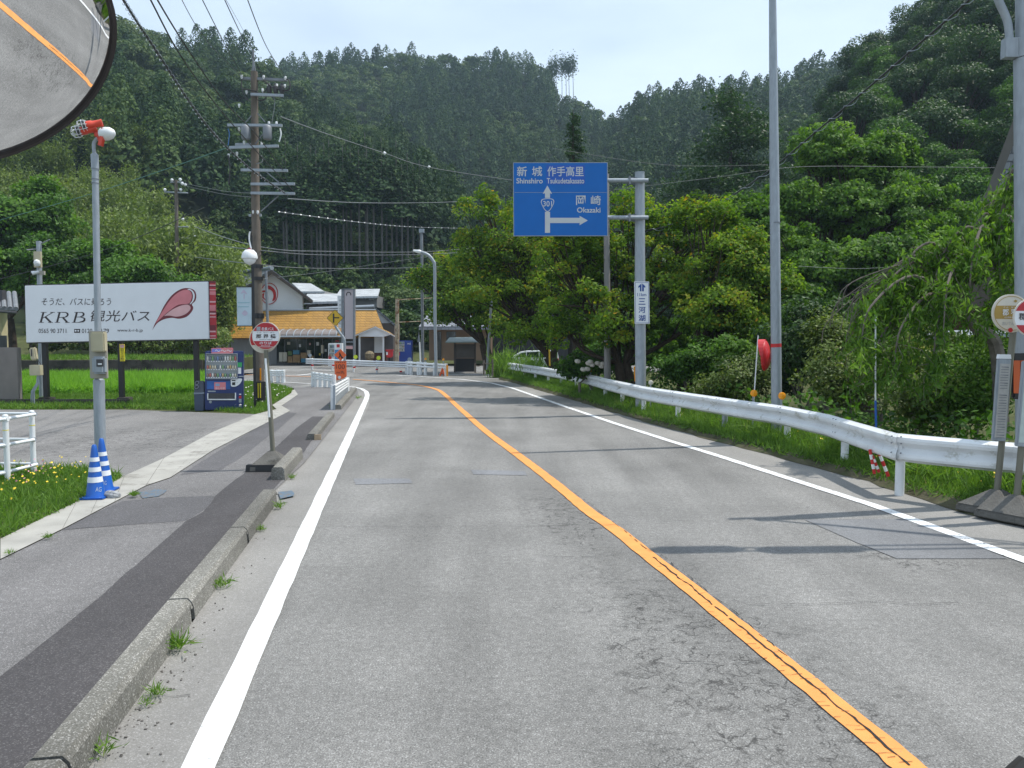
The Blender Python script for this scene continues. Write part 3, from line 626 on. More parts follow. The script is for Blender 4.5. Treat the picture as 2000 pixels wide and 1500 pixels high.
# conifer behind the sign
def conifer(name, label, px, Y, ytop, ybase, rw, n, m, seed, group=None, flat=.2):
    r = np.random.default_rng(seed); b = Vector(gp(px, Y)); top = P(px, ytop, Y); t = thing(name, b, label, "tree", group)
    mb = MB(); Hh = top.z - b.z; mb.tube([b - Vector((0, 0, .3)), b + Vector((0, 0, Hh * .5)), b + Vector((0, 0, Hh * .97))], [Hh * .017, Hh * .011, .03], 8)
    R = rw * Y / F; z0 = .16; nb = 60; cs, dr = [], []
    for i in range(nb):
        f = z0 + (1 - z0) * (i / nb) ** .9; a = r.uniform(0, 6.28); Lb = R * (1 - f) ** .75 * r.uniform(.65, 1.15) + .15; s = b + Vector((0, 0, Hh * f * .97)); e = s + Vector((math.cos(a) * Lb, math.sin(a) * Lb, -.12 * Lb))
        mb.tube([s, s.lerp(e, .5) + Vector((0, 0, .06 * Lb)), e], [.05, .03, .012], 5, False); cs.append((s, e, Lb))
    mb.build("trunk", M['bark'], t, smooth=True)
    k = r.integers(0, nb, n); w_ = np.array([c[2] for c in cs]); k = r.choice(nb, n, p=w_ / w_.sum()); S0 = np.array([tuple(c[0]) for c in cs])[k]; E0 = np.array([tuple(c[1]) for c in cs])[k]
    q = r.uniform(.2, 1.05, n)[:, None]; C = S0 + (E0 - S0) * q + r.normal(size=(n, 3)) * np.array([.28, .28, flat]) * (.35 + .5 * R / 3); C[:, 2] -= .1 * q[:, 0]
    qd = leaf_quads(C, np.full(n, min(.34, .11 + .05 * R)), np.array([0, 0, 1.]), .6, .5, .35, r)
    np_mesh("crown", qd.reshape(-1, 3), Q4(n), m, np.repeat(np.clip(.4 + .18 * r.normal(size=n), 0, 1), 4), t); return t
conifer("conifer", "tall dark conifer standing straight up behind the blue guide sign", 1117, 62, 200, 0, 62, 16000, GREEN_DEEP, 31)
conifer("larch_tree", "feathery spreading larch beyond the tall pole, dark and layered", 1420, 70, 150, 0, 270, 42000, GREEN_DEEP, 33, flat=.16)
# cedars with bare trunks along the forest edge
EG = "bare trunked cedars at the forest edge"; er = np.random.default_rng(55)
for i in range(26):
    px = 556 + i * 10.5 + er.uniform(-4, 4); Y = float(ip(px, HILLS['A']['yb'])) + er.uniform(-3.5, 1); b = Vector(gp(px, Y)); hh = er.uniform(15, 19)
    t = thing("cedar_tree", b, "cedar with a straight pale bare trunk at the dark forest edge above the shop roofs", "tree", EG)
    MB().tube([b, b + Vector((0, 0, hh * .55)), b + Vector((0, 0, hh))], [.16, .12, .04], 6).build("trunk", BARKP, t)
    q, tt_ = ced[i % 4]; k = q.mean(1)[:, 2] > 0; V = q.reshape(-1, 3) * np.array([.85, .85, .62]) + np.array([b.x, b.y, b.z + hh - 9.2]); np_mesh("crown", V, Q4(len(q)), GREEN_CEDAR, np.repeat(np.clip(tt_ - .1, 0, 1), 4), t)
# ridge-top bare-trunked trees
RG = "bare trunked trees on the far ridge"
for i, (px, yt, yb_, s) in enumerate([(1086, 120, 200, 1), (1096, 118, 195, 1), (1104, 116, 200, .9), (1118, 114, 190, 1), (1076, 122, 190, 1.2), (1110, 122, 192, .8)]):
    Y = 326; b = Vector((gp(px, Y)[0], Y, P(px, 215, Y).z)); t = thing("tall_pine", b, "slender bare trunked tree with a small top on the far ridge gap", "tree", RG); top = P(px + random.uniform(-1, 1), yt, Y)
    MB().tube([b, b.lerp(top, .5) + Vector((.1, 0, 0)), top], [.16, .12, .05], 6).build("trunk", M['bark_grey'], t)
    n = 520; r = np.random.default_rng(40 + i); C = np.array(tuple(top)) + r.normal(size=(n, 3)) * np.array([.8, .8, 2.0]) * s + np.array([.3, 0, -2.4])
    q = leaf_quads(C, np.full(n, .75), sph(n, r), .4, .5, .2, r); np_mesh("crown", q.reshape(-1, 3), Q4(n), GREEN_CEDAR, np.repeat(np.clip(.6 + .2 * r.normal(size=n), 0, 1), 4), t)
# near right hillside: individual broadleaf trees, three kinds copied
def mk_proto(i, m, n=2600, R=4.2, Ht=11):
    r = np.random.default_rng(60 + i); t = thing("hillside_tree", (0, 0, 0), "dark broadleaf tree on the steep hillside at the right", "tree", "broadleaf trees covering the right hillside")
    mb = MB(); mb.tube([(0, 0, -1), (.1, .05, Ht * .3), (0, 0, Ht * .6)], [.3, .22, .1], 8); k = 24
    cc = sph(k, r) * np.array([R * .72, R * .72, Ht * .3]) + np.array([0, 0, Ht * .62]); cr = R * r.uniform(.24, .42, k)
    for c in cc: mb.tube([(0, 0, Ht * .3), tuple(c * np.array([.5, .5, .8])), tuple(c)], [.12, .08, .03], 5, False)
    mb.build("trunk", M['bark'], t); j = r.integers(0, k, n); d = sph(n, r); d[:, 2] = d[:, 2] * .75 + .1
    C = cc[j] + d * (cr[j] * r.uniform(.7, 1.05, n))[:, None]; q = leaf_quads(C, np.full(n, .29), d + np.array([0, 0, .5]), .6, .62, .2, r)
    np_mesh("crown", q.reshape(-1, 3), Q4(n), m, np.repeat(np.clip(.42 + r.normal(size=k)[j] * .15 + .13 * r.normal(size=n) + .12 * d[:, 2], 0, .95), 4), t); return t  # tint raised on upper leaves, as if lit from above
prot = [mk_proto(0, GREEN_DEEP, 12000), mk_proto(1, GREEN_DEEP, 11000), mk_proto(2, GREEN_RICH, 12000)]
A_, B_, px_ = jgrid(1480, 2350, 52, 128, 4.9, np.random.default_rng(5)); m_ = hillmask('D', A_, B_, px_, 0) & (B_ > 50); first = [True] * 3
for x, y, p in zip(A_[m_], B_[m_], px_[m_]):
    i = int(RNG.choice([0, 0, 1, 1, 2])); o = prot[i] if first[i] else copy_tree(prot[i]); first[i] = False
    s = RNG.uniform(.72, 1.0); o.location = (x, y, land1(x, y) - 1.2); o.scale = (s, s, s * RNG.uniform(.85, 1.1)); o.rotation_euler = (0, 0, RNG.uniform(0, 6.28))
for i in range(3):
    if first[i]: print("unused", i)
# bamboo at the foot of the left hill
def mk_bamboo(i):
    r = np.random.default_rng(80 + i); t = thing("bamboo_clump", (0, 0, 0), "pale green bamboo clump with arching tops at the foot of the left hill", "bamboo", "bamboo clumps at the hill foot")
    mb = MB(); VV = []; TT = []
    for k in range(9):
        a = r.uniform(0, 6.28); d = np.array([math.cos(a), math.sin(a)]) * r.uniform(.2, 1.2); b = r.normal(size=2) * .6; Hh = r.uniform(6.5, 9.5)
        p = [(b[0] + d[0] * 1.1 * t_ ** 2.2, b[1] + d[1] * 1.1 * t_ ** 2.2, Hh * (t_ - .13 * t_ ** 4)) for t_ in np.linspace(0, 1, 8)]; mb.tube(p, [.05 - .005 * q for q in range(8)], 5, False)
        n = 620; tt_ = r.uniform(.35, 1.02, n); C = np.stack([np.interp(tt_, np.linspace(0, 1, 8), [q[j] for q in p]) for j in range(3)], 1) + r.normal(size=(n, 3)) * np.array([.5, .5, .35])
        VV.append(leaf_quads(C, np.full(n, .32), np.array([0, 0, 1.]), .6, .38, .7, r)); TT.append(np.clip(.45 + .2 * r.normal() + .15 * r.normal(size=n), 0, 1))
    mb.build("culms", mat_bam, t); q = np.concatenate(VV); np_mesh("foliage", q.reshape(-1, 3), Q4(len(q)), GREEN_BAM, np.repeat(np.concatenate(TT), 4), t); return t
mat_bam = mat('bamboo culm', (.16, .19, .07), .6)
bp = [mk_bamboo(i) for i in range(3)]; r = np.random.default_rng(9); used = [0, 0, 0]
bspots = [(float(px), float(Y)) for Y, lo, hi, st in ((58, 255, 455, 24), (66, 150, 470, 26), (74, 90, 480, 28), (82, 40, 470, 30), (90, 20, 300, 60), (100, 70, 300, 70), (112, 110, 260, 60)) for px in np.arange(lo, hi, st)]
for j, (px, Y) in enumerate(bspots):
    i = j % 3; o = bp[i] if not used[i] else copy_tree(bp[i]); used[i] = 1; p = gp(px + r.uniform(-8, 8), Y + r.uniform(-3, 3)); o.location = p; s = r.uniform(.85, 1.3); o.scale = (s, s, s); o.rotation_euler = (0, 0, r.uniform(0, 6.28))
# left dark green overgrown trees
LG = "overgrown green trees behind the billboard"
tree("overgrown_tree", "vine covered bright green tree top behind the billboard, highest at the left", "tree", gp(70, 52), [E(70, 390, 52, 45, 42), E(10, 450, 50, 90, 60), E(100, 440, 50, 55, 45), E(-60, 420, 50, 70, 60)], GREEN_RICH, .3, .3, 120, 26000, .26, .95, .6, .3, group=LG, seed=91, tint=.04)
tree("overgrown_tree", "rounded bright green bush tree behind the camera pole at the far left", "tree", gp(20, 46), [E(20, 530, 46, 75, 50), E(110, 510, 45, 70, 50), E(-70, 520, 46, 60, 60)], GREEN_RICH, .28, .3, 90, 20000, .23, .85, .6, .3, group=LG, seed=92, tint=0)
tree("overgrown_tree", "sprawling glossy green bush tree above the middle of the billboard", "tree", gp(210, 46), [E(190, 500, 46, 70, 42), E(250, 540, 44, 80, 34), E(160, 560, 44, 90, 30), E(330, 560, 45, 50, 22)], GREEN_RICH, .25, .3, 90, 20000, .23, .8, .6, .3, group=LG, seed=93, tint=.06)
tree("overgrown_tree", "low scrubby tree seen under the billboard at the field edge", "tree", gp(300, 44), [E(240, 660, 44, 90, 30), E(380, 660, 44, 60, 36), E(120, 650, 45, 80, 32)], GREEN_SHRUB, .15, .2, 60, 9000, .2, .7, .6, .2, group=LG, seed=94)
# trees round the far houses
tree("garden_tree", "soft green tree beside the far house, right of the tall shop sign", "tree", gp(745, 84), [E(755, 585, 84, 26, 24), E(735, 600, 84, 18, 16), E(800, 600, 80, 28, 26), E(775, 590, 82, 22, 28)], GREEN_BROAD, .2, .2, 60, 9000, .4, 1.3, .6, .2, seed=95, tint=.12)
tree("garden_tree", "dark tree filling in behind the rusty sign frame", "tree", gp(815, 76), [E(800, 640, 74, 34, 30), E(840, 610, 76, 30, 34)], GREEN_DEEP, .25, .2, 50, 7000, .4, 1.3, .6, .2, seed=96)
# shrubs and bushes behind the guardrail
SH = "bushes behind the guardrail"
bush = [("hydrangea_bush", "hydrangea bush with faded white flower heads behind the guardrail", 1150, 25, [E(1130, 715, 25.5, 42, 26), E(1170, 710, 25, 30, 22)], GREEN_RICH, 5200, .12),
        ("bush", "glossy dark bush right of the white lake sign post, behind the guardrail", 1350, 20, [E(1330, 720, 20.5, 60, 45), E(1400, 700, 20, 60, 50)], GREEN_RICH, 12000, .10),
        ("bush", "bright green bush left of the red convex mirror", 1420, 22, [E(1400, 640, 22, 60, 40), E(1450, 700, 19, 50, 50)], GREEN_LIME, 9500, .11),
        ("bush", "deep shaded bush directly behind the tall plain pole", 1560, 17.5, [E(1560, 700, 18, 75, 90), E(1600, 640, 18.5, 70, 60)], GREEN_DEEP, 15000, .10),
        ("bush", "olive thin leaved bush between the mirror pole and the blue tipped stake", 1640, 16, [E(1650, 740, 16, 75, 75), E(1620, 660, 17, 60, 50)], GREEN_SHRUB, 13000, .085),
        ("bush", "olive thin leaved bush right of the blue tipped stake", 1780, 14, [E(1770, 730, 14.5, 85, 75), E(1820, 780, 13, 80, 55)], GREEN_SHRUB, 15000, .075),
        ("bush", "low leafy bush behind the end of the guardrail and bus stop posts", 1900, 12.5, [E(1880, 770, 12.8, 90, 80), E(1930, 700, 13.2, 60, 60)], GREEN_LIME, 12000, .075),
        ("bush", "brownish twiggy bush between the two orange reflectors", 1460, 18, [E(1460, 740, 17.5, 60, 50), E(1400, 750, 18, 45, 30)], GREEN_SHRUB, 9000, .085),
        ("bush", "tall fresh bush behind the drooping tree, above the blue tipped stake", 1700, 19, [E(1690, 640, 19, 90, 60), E(1760, 600, 20, 70, 50)], GREEN_LIME, 14000, .10),
        ("bush", "wide green bush bank filling the gap between the guide sign post and the red mirror", 1400, 27, [E(1300, 670, 27, 70, 45), E(1390, 640, 27, 80, 50), E(1480, 640, 26, 70, 60)], GREEN_LIME, 16000, .13),
        ("bush", "wide green bush bank behind the weeping tree in front of the timber house", 1820, 17, [E(1800, 690, 17, 100, 60), E(1900, 740, 16, 80, 60), E(1720, 720, 17, 70, 60)], GREEN_SHRUB, 18000, .09),
        ("bush", "dark shaded bush bank under the large broadleaf trees", 1620, 27, [E(1560, 640, 27, 90, 60), E(1680, 640, 27, 90, 50), E(1800, 640, 26, 80, 45)], GREEN_DEEP, 18000, .14),
        ("bush", "low ragged bush line at the foot of the cherry trunks", 1240, 29, [E(1180, 690, 29, 50, 28), E(1250, 690, 29, 60, 35), E(1320, 700, 28, 60, 35)], GREEN_RICH, 12000, .14)]
for i, (nm, lb, px, Y, el_, mm_, nl, lf) in enumerate(bush):
    tree(nm, lb, "bush", gp(px, Y), el_, mm_, .05, .1, 70, nl, lf, .36, .55, .2, M['bark_grey'], SH, stems=2, seed=120 + i, limb=.6, shell=.25)
# drooping tree at the right with long leaves
def droop_tree():
    r = np.random.default_rng(77); b = Vector((P(1965, 760, 12.0).x, 12.0, -1.0)); t = thing("weeping_tree", b, "weeping tree with long hanging leaves and bare arching twigs over the bushes at the right", "tree")
    mb = MB(); fk = P(1880, 600, 12.2); mb.tube(smooth_path([b, P(1950, 700, 12.1), P(1905, 640, 12.1), fk], 5), [.13 - .0045 * i for i in range(16)], 8)
    tips = [(1700, 600, 11.5), (1740, 545, 12), (1760, 640, 11.4), (1800, 520, 12.4), (1850, 560, 11.2), (1790, 600, 12.6), (1720, 660, 12), (1830, 640, 11.4), (1870, 470, 12.4), (1930, 420, 12.2), (1960, 370, 12.6), (1990, 340, 12), (1900, 500, 11.4), (1950, 500, 12), (1985, 450, 11.5), (1940, 580, 12.4), (2040, 420, 12), (2050, 520, 12), (1690, 570, 12.4), (1840, 500, 12), (1780, 500, 12), (1990, 560, 12.6)]
    VV, TT, AX = [], [], []
    for k, (x, y, Y) in enumerate(tips):
        e = P(x, y, Y); st = fk.lerp(P(1950, 480, 12.2), r.uniform(0, 1)) if k > 7 else fk; hi = st.lerp(e, .55) + Vector((0, 0, .32 + .2 * r.uniform()))
        pth = smooth_path([st, hi, e, e + (e - hi).normalized() * .18 - Vector((0, 0, .35 + .3 * r.uniform()))], 6); mb.tube(pth, [.035 * (1 - .8 * i / (len(pth) - 1)) for i in range(len(pth))], 6, False)
        P_ = np.array([tuple(q) for q in pth])
        for s in range(15):   # side twigs hanging
            j = r.integers(len(P_) // 3, len(P_)); o = P_[j]; Lh = r.uniform(.3, .75); dr = nrm(np.array([r.normal() * .6, r.normal() * .6, -1.0]))
            tw = [o, o + dr * Lh * .4 + np.array([r.normal() * .1, r.normal() * .1, .05]), o + dr * Lh]; mb.tube([tuple(q) for q in tw], [.006, .004, .002], 4, False)
            n = 52; f = r.uniform(0, 1, n)[:, None]; C = tw[0] + (tw[2] - tw[0]) * f + r.normal(size=(n, 3)) * .06
            VV.append(leaf_quads(C, np.full(n, .125), np.array([0, -.3, .6]), .8, .26, .0, r, axis=nrm(r.normal(size=(n, 3)) * .6 + np.array([0, 0, -1.])))); TT.append(np.clip(.54 + .15 * r.normal() + .16 * r.normal(size=n), 0, 1))
    for k in range(14):  # bare grey arching twigs
        a = P(1850 + r.uniform(-30, 20), 560 + r.uniform(-20, 20), 12.3); e = P(1660 + r.uniform(-40, 70), 570 + r.uniform(-30, 50), 12.2); hi = a.lerp(e, .4) + Vector((0, 0, r.uniform(.2, .5)))
        mb.tube(smooth_path([a, hi, e, e + Vector((-.15, 0, -.4))], 5), .006, 4, False)
    mb.build("trunk", M['bark_grey'], t, smooth=True); q = np.concatenate(VV); np_mesh("crown", q.reshape(-1, 3), Q4(len(q)), GREEN_LIME, np.repeat(np.concatenate(TT), 4), t)
droop_tree()
# undergrowth carpets
def carpet(name, X, Y, Zf, n, size, m, up=.8, asp=.35, h=.2, seed=0, kind='stuff', droop=0, axis_up=True):
    """blades scattered at X, Y arrays"""
    r = np.random.default_rng(seed); n = len(X); z = Zf + h * r.uniform(0, .6, n); C = np.stack([X, Y, z], 1); ax = nrm(r.normal(size=(n, 3)) * .45 + np.array([0, 0, 1.]))
    q = leaf_quads(C, np.full(n, size), nrm(r.normal(size=(n, 3)) + np.array([0, -.4, .3])), .3, asp, droop, r, axis=ax); o = np_mesh(name, q.reshape(-1, 3), Q4(n), m, np.repeat(np.clip(.45 + .35 * (vnoise(X, Y, .6, seed) - .5) + .2 * r.normal(size=n), 0, 1), 4)); o["kind"] = kind; return o
def inpoly(x, y, poly):
    c = np.zeros(len(x), bool); n = len(poly); j = n - 1
    for i in range(n):
        xi, yi, xj, yj = poly[i][0], poly[i][1], poly[j][0], poly[j][1]
        c ^= ((yi > y) != (yj > y)) & (x < (xj - xi) * (y - yi) / (yj - yi + 1e-12) + xi); j = i
    return c
def scatter(poly, n, seed=0):
    r = np.random.default_rng(seed); a = np.array([(p[0], p[1]) for p in poly]); lo, hi = a.min(0), a.max(0); x = r.uniform(lo[0], hi[0], n * 3); y = r.uniform(lo[1], hi[1], n * 3); k = inpoly(x, y, a); return x[k][:n], y[k][:n]
# ---------------------------------------------------------------- grass, fields, verge
vg = [p.copy() for p in GEp]; VX = []; ys = np.arange(-3, 44, .4)
ofs = np.array([-.02, .12, .5, 1.0, 1.5, 2.1, 3.0, 4.5, 7.0]); hz = np.array([.01, .08, .14, .19, .18, -.05, -.5, -1.2, -1.5])
A_, B_ = np.meshgrid(ofs, ys); XX = xe(B_) + A_ + (vnoise(B_, A_, .35, 3) - .5) * .12 * (A_ < .3); ZZ = np.broadcast_to(hz, A_.shape) + (vnoise(XX, B_, .7, 4) - .5) * .06 * (A_ > .1)
M['verge_soil'] = mat('verge soil', (.085, .08, .05), .95, 0, .4, 3, .6, 25, .1, 0, (.06, .08, .03), 2.5, .5)
struct(grid_mesh("verge", XX, B_, ZZ, M['verge_soil']))
def vz(x, y): return np.interp(x - xe(y), ofs, hz)
r = np.random.default_rng(31)
y = 4 + 36 * r.uniform(0, 1, 60000) ** 1.5; d = np.abs(r.normal(size=len(y))) * .5 + .12 + .25 * r.uniform(size=len(y)); d = np.where(r.uniform(size=len(y)) < .4, .2 + 2.6 * r.uniform(size=len(y)), d); d = np.maximum(d - .1, .03); x = xe(y) + d
carpet("verge_grass", x, y, vz(x, y), 0, .2, GRASS, .8, .08, .16, 31)
y = 6 + 24 * r.uniform(0, 1, 22000) ** 1.3; x = xe(y) + r.uniform(.35, 2.2, 22000); carpet("verge_grass", x, y, vz(x, y), 0, .36, GRASS, .8, .05, .3, 32)
y = 6 + 38 * r.uniform(0, 1, 60000) ** 1.1; x = xe(y) + r.uniform(1.3, 11, 60000); C = np.stack([x, y, vz(x, y) + (.25 + .5 * vnoise(x, y, 1.2, 6)) * r.uniform(0, 1.4, 60000)], 1)
q = leaf_quads(C, np.full(60000, .13), np.array([0, -.2, .8]), .7, .55, .2, r); struct(np_mesh("undergrowth", q.reshape(-1, 3), Q4(60000), GREEN_RICH, np.repeat(np.clip(.35 + .2 * r.normal(size=60000) + .4 * (vnoise(x, y, 1.5, 3) - .5), 0, .9), 4)), 'stuff')
FLY = mat('yellow petals', (.75, .55, .03), .5); FLW = mat('pale petals', (.6, .55, .5), .6); FLP = mat('pink petals', (.6, .25, .32), .6)
def flowers(name, x, y, z, s, m, seed):
    r = np.random.default_rng(seed); n = len(x); q = leaf_quads(np.stack([x, y, z], 1), np.full(n, s), np.array([0, -.6, .8]), .4, .9, 0, r); struct(np_mesh(name, q.reshape(-1, 3), Q4(n), m, np.zeros(n * 4)), 'stuff')
y = r.uniform(6, 13, 130); x = xe(y) + r.uniform(.3, 1.6, 130); flowers("yellow_wildflowers", x, y, vz(x, y) + r.uniform(.1, .32, 130), .035, FLY, 1)
# left grass corner by the cones
gpol = g2([(0, 1060), (60, 1030), (150, 986), (238, 937), (215, 925), (120, 918), (0, 922), (-250, 930), (-250, 1150)])
sheet("grass_bed", gpol, .014, M['verge_soil'])
x, y = scatter(gpol, 15000, 5); carpet("roadside_grass", x, y, .02, 0, .15, GRASS, .8, .085, .1, 35)
x, y = scatter(gpol, 3500, 6); carpet("roadside_grass", x, y, .04, 0, .22, GRASS, .8, .06, .14, 36)
x, y = scatter(g2([(0, 1000), (150, 960), (230, 925), (80, 918), (0, 940)]), 80, 7); flowers("yellow_wildflowers", x, y, r.uniform(.12, .26, len(x)), .032, FLY, 2)
x, y = scatter(g2([(20, 1000), (60, 985), (120, 940), (60, 930), (10, 975)]), 26, 8); flowers("pink_wildflowers", x, y, r.uniform(.15, .3, len(x)), .03, FLP, 3)
# rice field, banks and retaining wall behind the billboard
def ppoly(l, Y=None): return [G(*p) for p in l]
fld = ppoly([(-300, 800), (36, 803), (245, 801), (500, 812), (540, 800), (545, 770), (400, 745), (400, 742), (-300, 742)])
sheet("grass_bed", fld, .004, M['soil'])
ric = ppoly([(-200, 776), (405, 774), (460, 752), (400, 744), (-200, 744)])
x, y = scatter(ric, 60000, 9); k = np.round(y / .3) * .3; carpet("rice_plants", x, y * .4 + k * .6, .12, 0, .62, RICE, .8, .05, .35, 37)
bank = ppoly([(-200, 800), (36, 801), (245, 799), (385, 803), (385, 775), (-200, 777)]); x, y = scatter(bank, 26000, 10); carpet("field_bank_grass", x, y, .02, 0, .25, GRASS, .8, .08, .15, 38)
vpol = ppoly([(385, 801), (440, 806), (502, 810), (530, 800), (528, 792), (566, 770), (572, 763), (552, 756), (490, 748), (400, 750)]); x, y = scatter(vpol, 26000, 11); carpet("field_bank_grass", x, y, .02, 0, .2, GRASS, .8, .08, .12, 39)
x, y = scatter(vpol, 120, 12); flowers("pale_wildflowers", x, y, r.uniform(.1, .22, len(x)), .05, FLW, 4)
M['wallc'] = mat('mossy retaining wall', (.075, .068, .062), .95, 0, .3, 2, .5, 20, .1, 0, (.03, .03, .025), 1.2, .5)
M['wallp'] = mat('grey brown block wall', (.21, .19, .175), .9, 0, .12, 3, .3, 30, .2)
def wall(name, a, b, Y0, Y1, ztop, th, label, m):
    pa = Vector(((a - 1000) / F * Y0, Y0, -.1)); pb = Vector(((b - 1000) / F * Y1, Y1, -.1)); t = (pb - pa).normalized(); nn = Vector((-t.y, t.x, 0)) * th
    o = MB().prism([pa, pb, pb + nn, pa + nn], [Vector((p.x, p.y, ztop)) for p in (pa, pb, pb + nn, pa + nn)]).build(name, m, bevel=.02); return tag(o, label, "wall")
wall("retaining_wall", -300, 395, 36, 38, .92, .3, "dark mossy retaining wall behind the rice field", M['wallc'])
o = MB(); a = P(-300, 700, 36.3); b = P(440, 700, 38.3); o.prism([(a.x, 36.3, .3), (b.x, 38.3, .3), (b.x, 44, .3), (a.x, 44, .3)], [(a.x, 36.3, .9), (b.x, 38.3, .9), (b.x, 44, 1.0), (a.x, 44, 1.0)]); struct(o.build("terrace", M['soil']))
x = r.uniform(a.x, b.x, 9000); y = r.uniform(37.5, 43, 9000); carpet("terrace_grass", x, y, .95, 0, .3, GRASS, .8, .1, .2, 40)
wall("boundary_wall", -60, 35, 22.6, 22.6, 1.72, .18, "grey brown block wall stub at the far left edge of the car park", M['wallp'])
wall("lot_edge_wall", -60, 245, 22.4, 22.4, .2, .22, "low dark concrete upstand along the back of the car park", M['wallc'])
# tufts of weed along the kerb
def weed(px, py, h, n, label, seed, z=0.004):
    r = np.random.default_rng(seed); b = PZ(px, py, z); n = int(n); mb_ = []; C = np.array(tuple(b)) + np.stack([r.normal(size=n) * h * .35, r.normal(size=n) * h * .35, np.abs(r.normal(size=n)) * h * .25 + h * .3], 1)
    ax = nrm((C - np.array(tuple(b)))); q = leaf_quads(C, np.full(n, h * .8), nrm(r.normal(size=(n, 3)) + np.array([0, -1, .2])), .3, .09, 0, r, axis=ax)
    o = np_mesh("weed_tuft", q.reshape(-1, 3), Q4(n), GRASS, np.repeat(np.clip(.55 + .2 * r.normal(size=n), 0, 1), 4)); tag(o, label, "weed", "weeds growing along the kerb")
for i, a in enumerate([(346, 1270, .13, 110, "thick weed tuft at the kerb foot, the largest of them, near the drain notch"), (432, 1150, .11, 60, "weed tuft against the kerb foot beside loose stones, midway along"), (196, 1480, .1, 40, "small weed tuft at the kerb foot in the bottom left corner"),
                       (305, 1360, .08, 70, "low spreading weed on the gutter below the largest tuft"), (285, 1380, .06, 50, "thin weed at the kerb foot just left of the spreading one"), (510, 1038, .07, 80, "flat weed by the far drain notch of the kerb"),
                       (545, 995, .11, 60, "weed tuft at the far end of the long kerb row"), (570, 936, .08, 80, "weed at the foot of the short kerb stub"), (262, 970, .08, 190, "wedge of weeds on the footpath edge right of the cones"), (95, 1052, .06, 90, "low weeds between gutter and footpath, lower left"),
                       (20, 1083, .06, 60, "low weeds at the gutter edge by the left picture edge"), (655, 800, .16, 70, "weeds round the foot of the white slatted fence panel"), (700, 780, .14, 60, "weeds behind the far kerb block beside the white line")]): weed(*a, seed=200 + i, z=.03 if a[0] < 280 and a[1] < 1100 else .004)
# loose stones in the gutter
st = MB(); rr_ = random.Random(4)
for i in range(120):
    y = rr_.choice([rr_.uniform(1050, 1490), rr_.uniform(1300, 1490)]); kx = 770 - .709 * (y - 660) + abs(rr_.gauss(0, 1)) * 42 * (y - 660) / 700 + 6; p = G(kx, y); s = rr_.uniform(.003, .010)
    m_ = Matrix.Rotation(rr_.uniform(0, 3), 3, Vector((rr_.random(), rr_.random(), 1))); st.box((p.x, p.y, s * .4 + .004), s * 1.5, s, s * .8, m=m_)
struct(st.build("gravel", mat('dark gravel', (.13, .12, .11), .9, 0, .5, 20)), 'stuff')
# ---------------------------------------------------------------- text
def text(s, pl, x0, y0, x1, y1, m, parent, name="lettering", off=.006, shear=0, bold=0.0, rot=False):
    cu = bpy.data.curves.new("t", 'FONT'); cu.body = s; cu.size = 1; cu.shear = shear; cu.offset = bold; cu.extrude = 0; cu.resolution_u = 4; cu.align_x = 'LEFT'
    ob = bpy.data.objects.new("t", cu); COL.objects.link(ob); bpy.context.view_layer.update(); me = bpy.data.meshes.new_from_object(ob.evaluated_get(bpy.context.evaluated_depsgraph_get())); bpy.data.objects.remove(ob); bpy.data.curves.remove(cu)
    vs = [v.co.copy() for v in me.vertices]; fs = [tuple(p.vertices) for p in me.polygons]; bpy.data.meshes.remove(me)
    if not vs: return None
    ax, bx = min(v.x for v in vs), max(v.x for v in vs); ay, by = min(v.y for v in vs), max(v.y for v in vs); mb = MB(); mb.f = fs
    for v in vs:
        u_ = (v.x - ax) / max(bx - ax, 1e-6); v_ = (v.y - ay) / max(by - ay, 1e-6)
        mb.v.append(tuple(pl.at(x0 + (x1 - x0) * u_, y1 + (y0 - y1) * v_, off)))
    o = mb.build(name, m, parent); return o
def rect(x0, y0, x1, y1): return [(x0, y0), (x1, y0), (x1, y1), (x0, y1)]
def ell(cx, cy, rx, ry, n=32, a0=0, a1=360): return [(cx + rx * math.cos(math.radians(a0 + (a1 - a0) * i / n)), cy + ry * math.sin(math.radians(a0 + (a1 - a0) * i / n))) for i in range(n if a1 - a0 == 360 else n + 1)]
def ptube(pts, Y, r, n=10):
    """tube through photo points; Y number or list"""
    ys_ = Y if isinstance(Y, (list, tuple)) else [Y] * len(pts); return [P(x, y, yy) for (x, y), yy in zip(pts, ys_)]
# ---------------------------------------------------------------- billboard
Y = 22.7; B = Pl(230, 610, Y, yaw=.0); t = thing("billboard", (P(230, 790, Y).x, Y, 0), "long white billboard with a red heart logo and black lettering standing on black posts", "billboard")
MB().pp(B, [(48, 558), (406, 550), (408, 662), (51, 669)], 0, -.12).build("panel", M['white_sign'], t, bevel=.01)
MB().prism([B.at(x, y, -.14) for x, y in [(47, 556), (407, 548), (409, 664), (50, 671)]], [B.at(x, y, -.05) for x, y in [(47, 556), (407, 548), (409, 664), (50, 671)]]).build("panel_frame", M['darkgrey'], t)
for x, w_, lab in ((92, 9, 0), (239, 9, 1), (386, 9, 2)):
    p = P(x, 790, Y + .25); MB().box((p.x, p.y, -.2), w_ * Y / F, .12, 2.2 + (669 - 640) / F * 0 + .1, base=True).build("post", M['black'], t)
for x in (92, 244): p = P(x, 785, Y + .25); MB().box((p.x, p.y, -.1), .34, .34, .33, base=True).build("footing", M['wallc'], t, bevel=.02)
text("そうだ、バスに乗ろう", B, 81.6, 582, 217, 596.5, M['ink'], t, shear=.12)

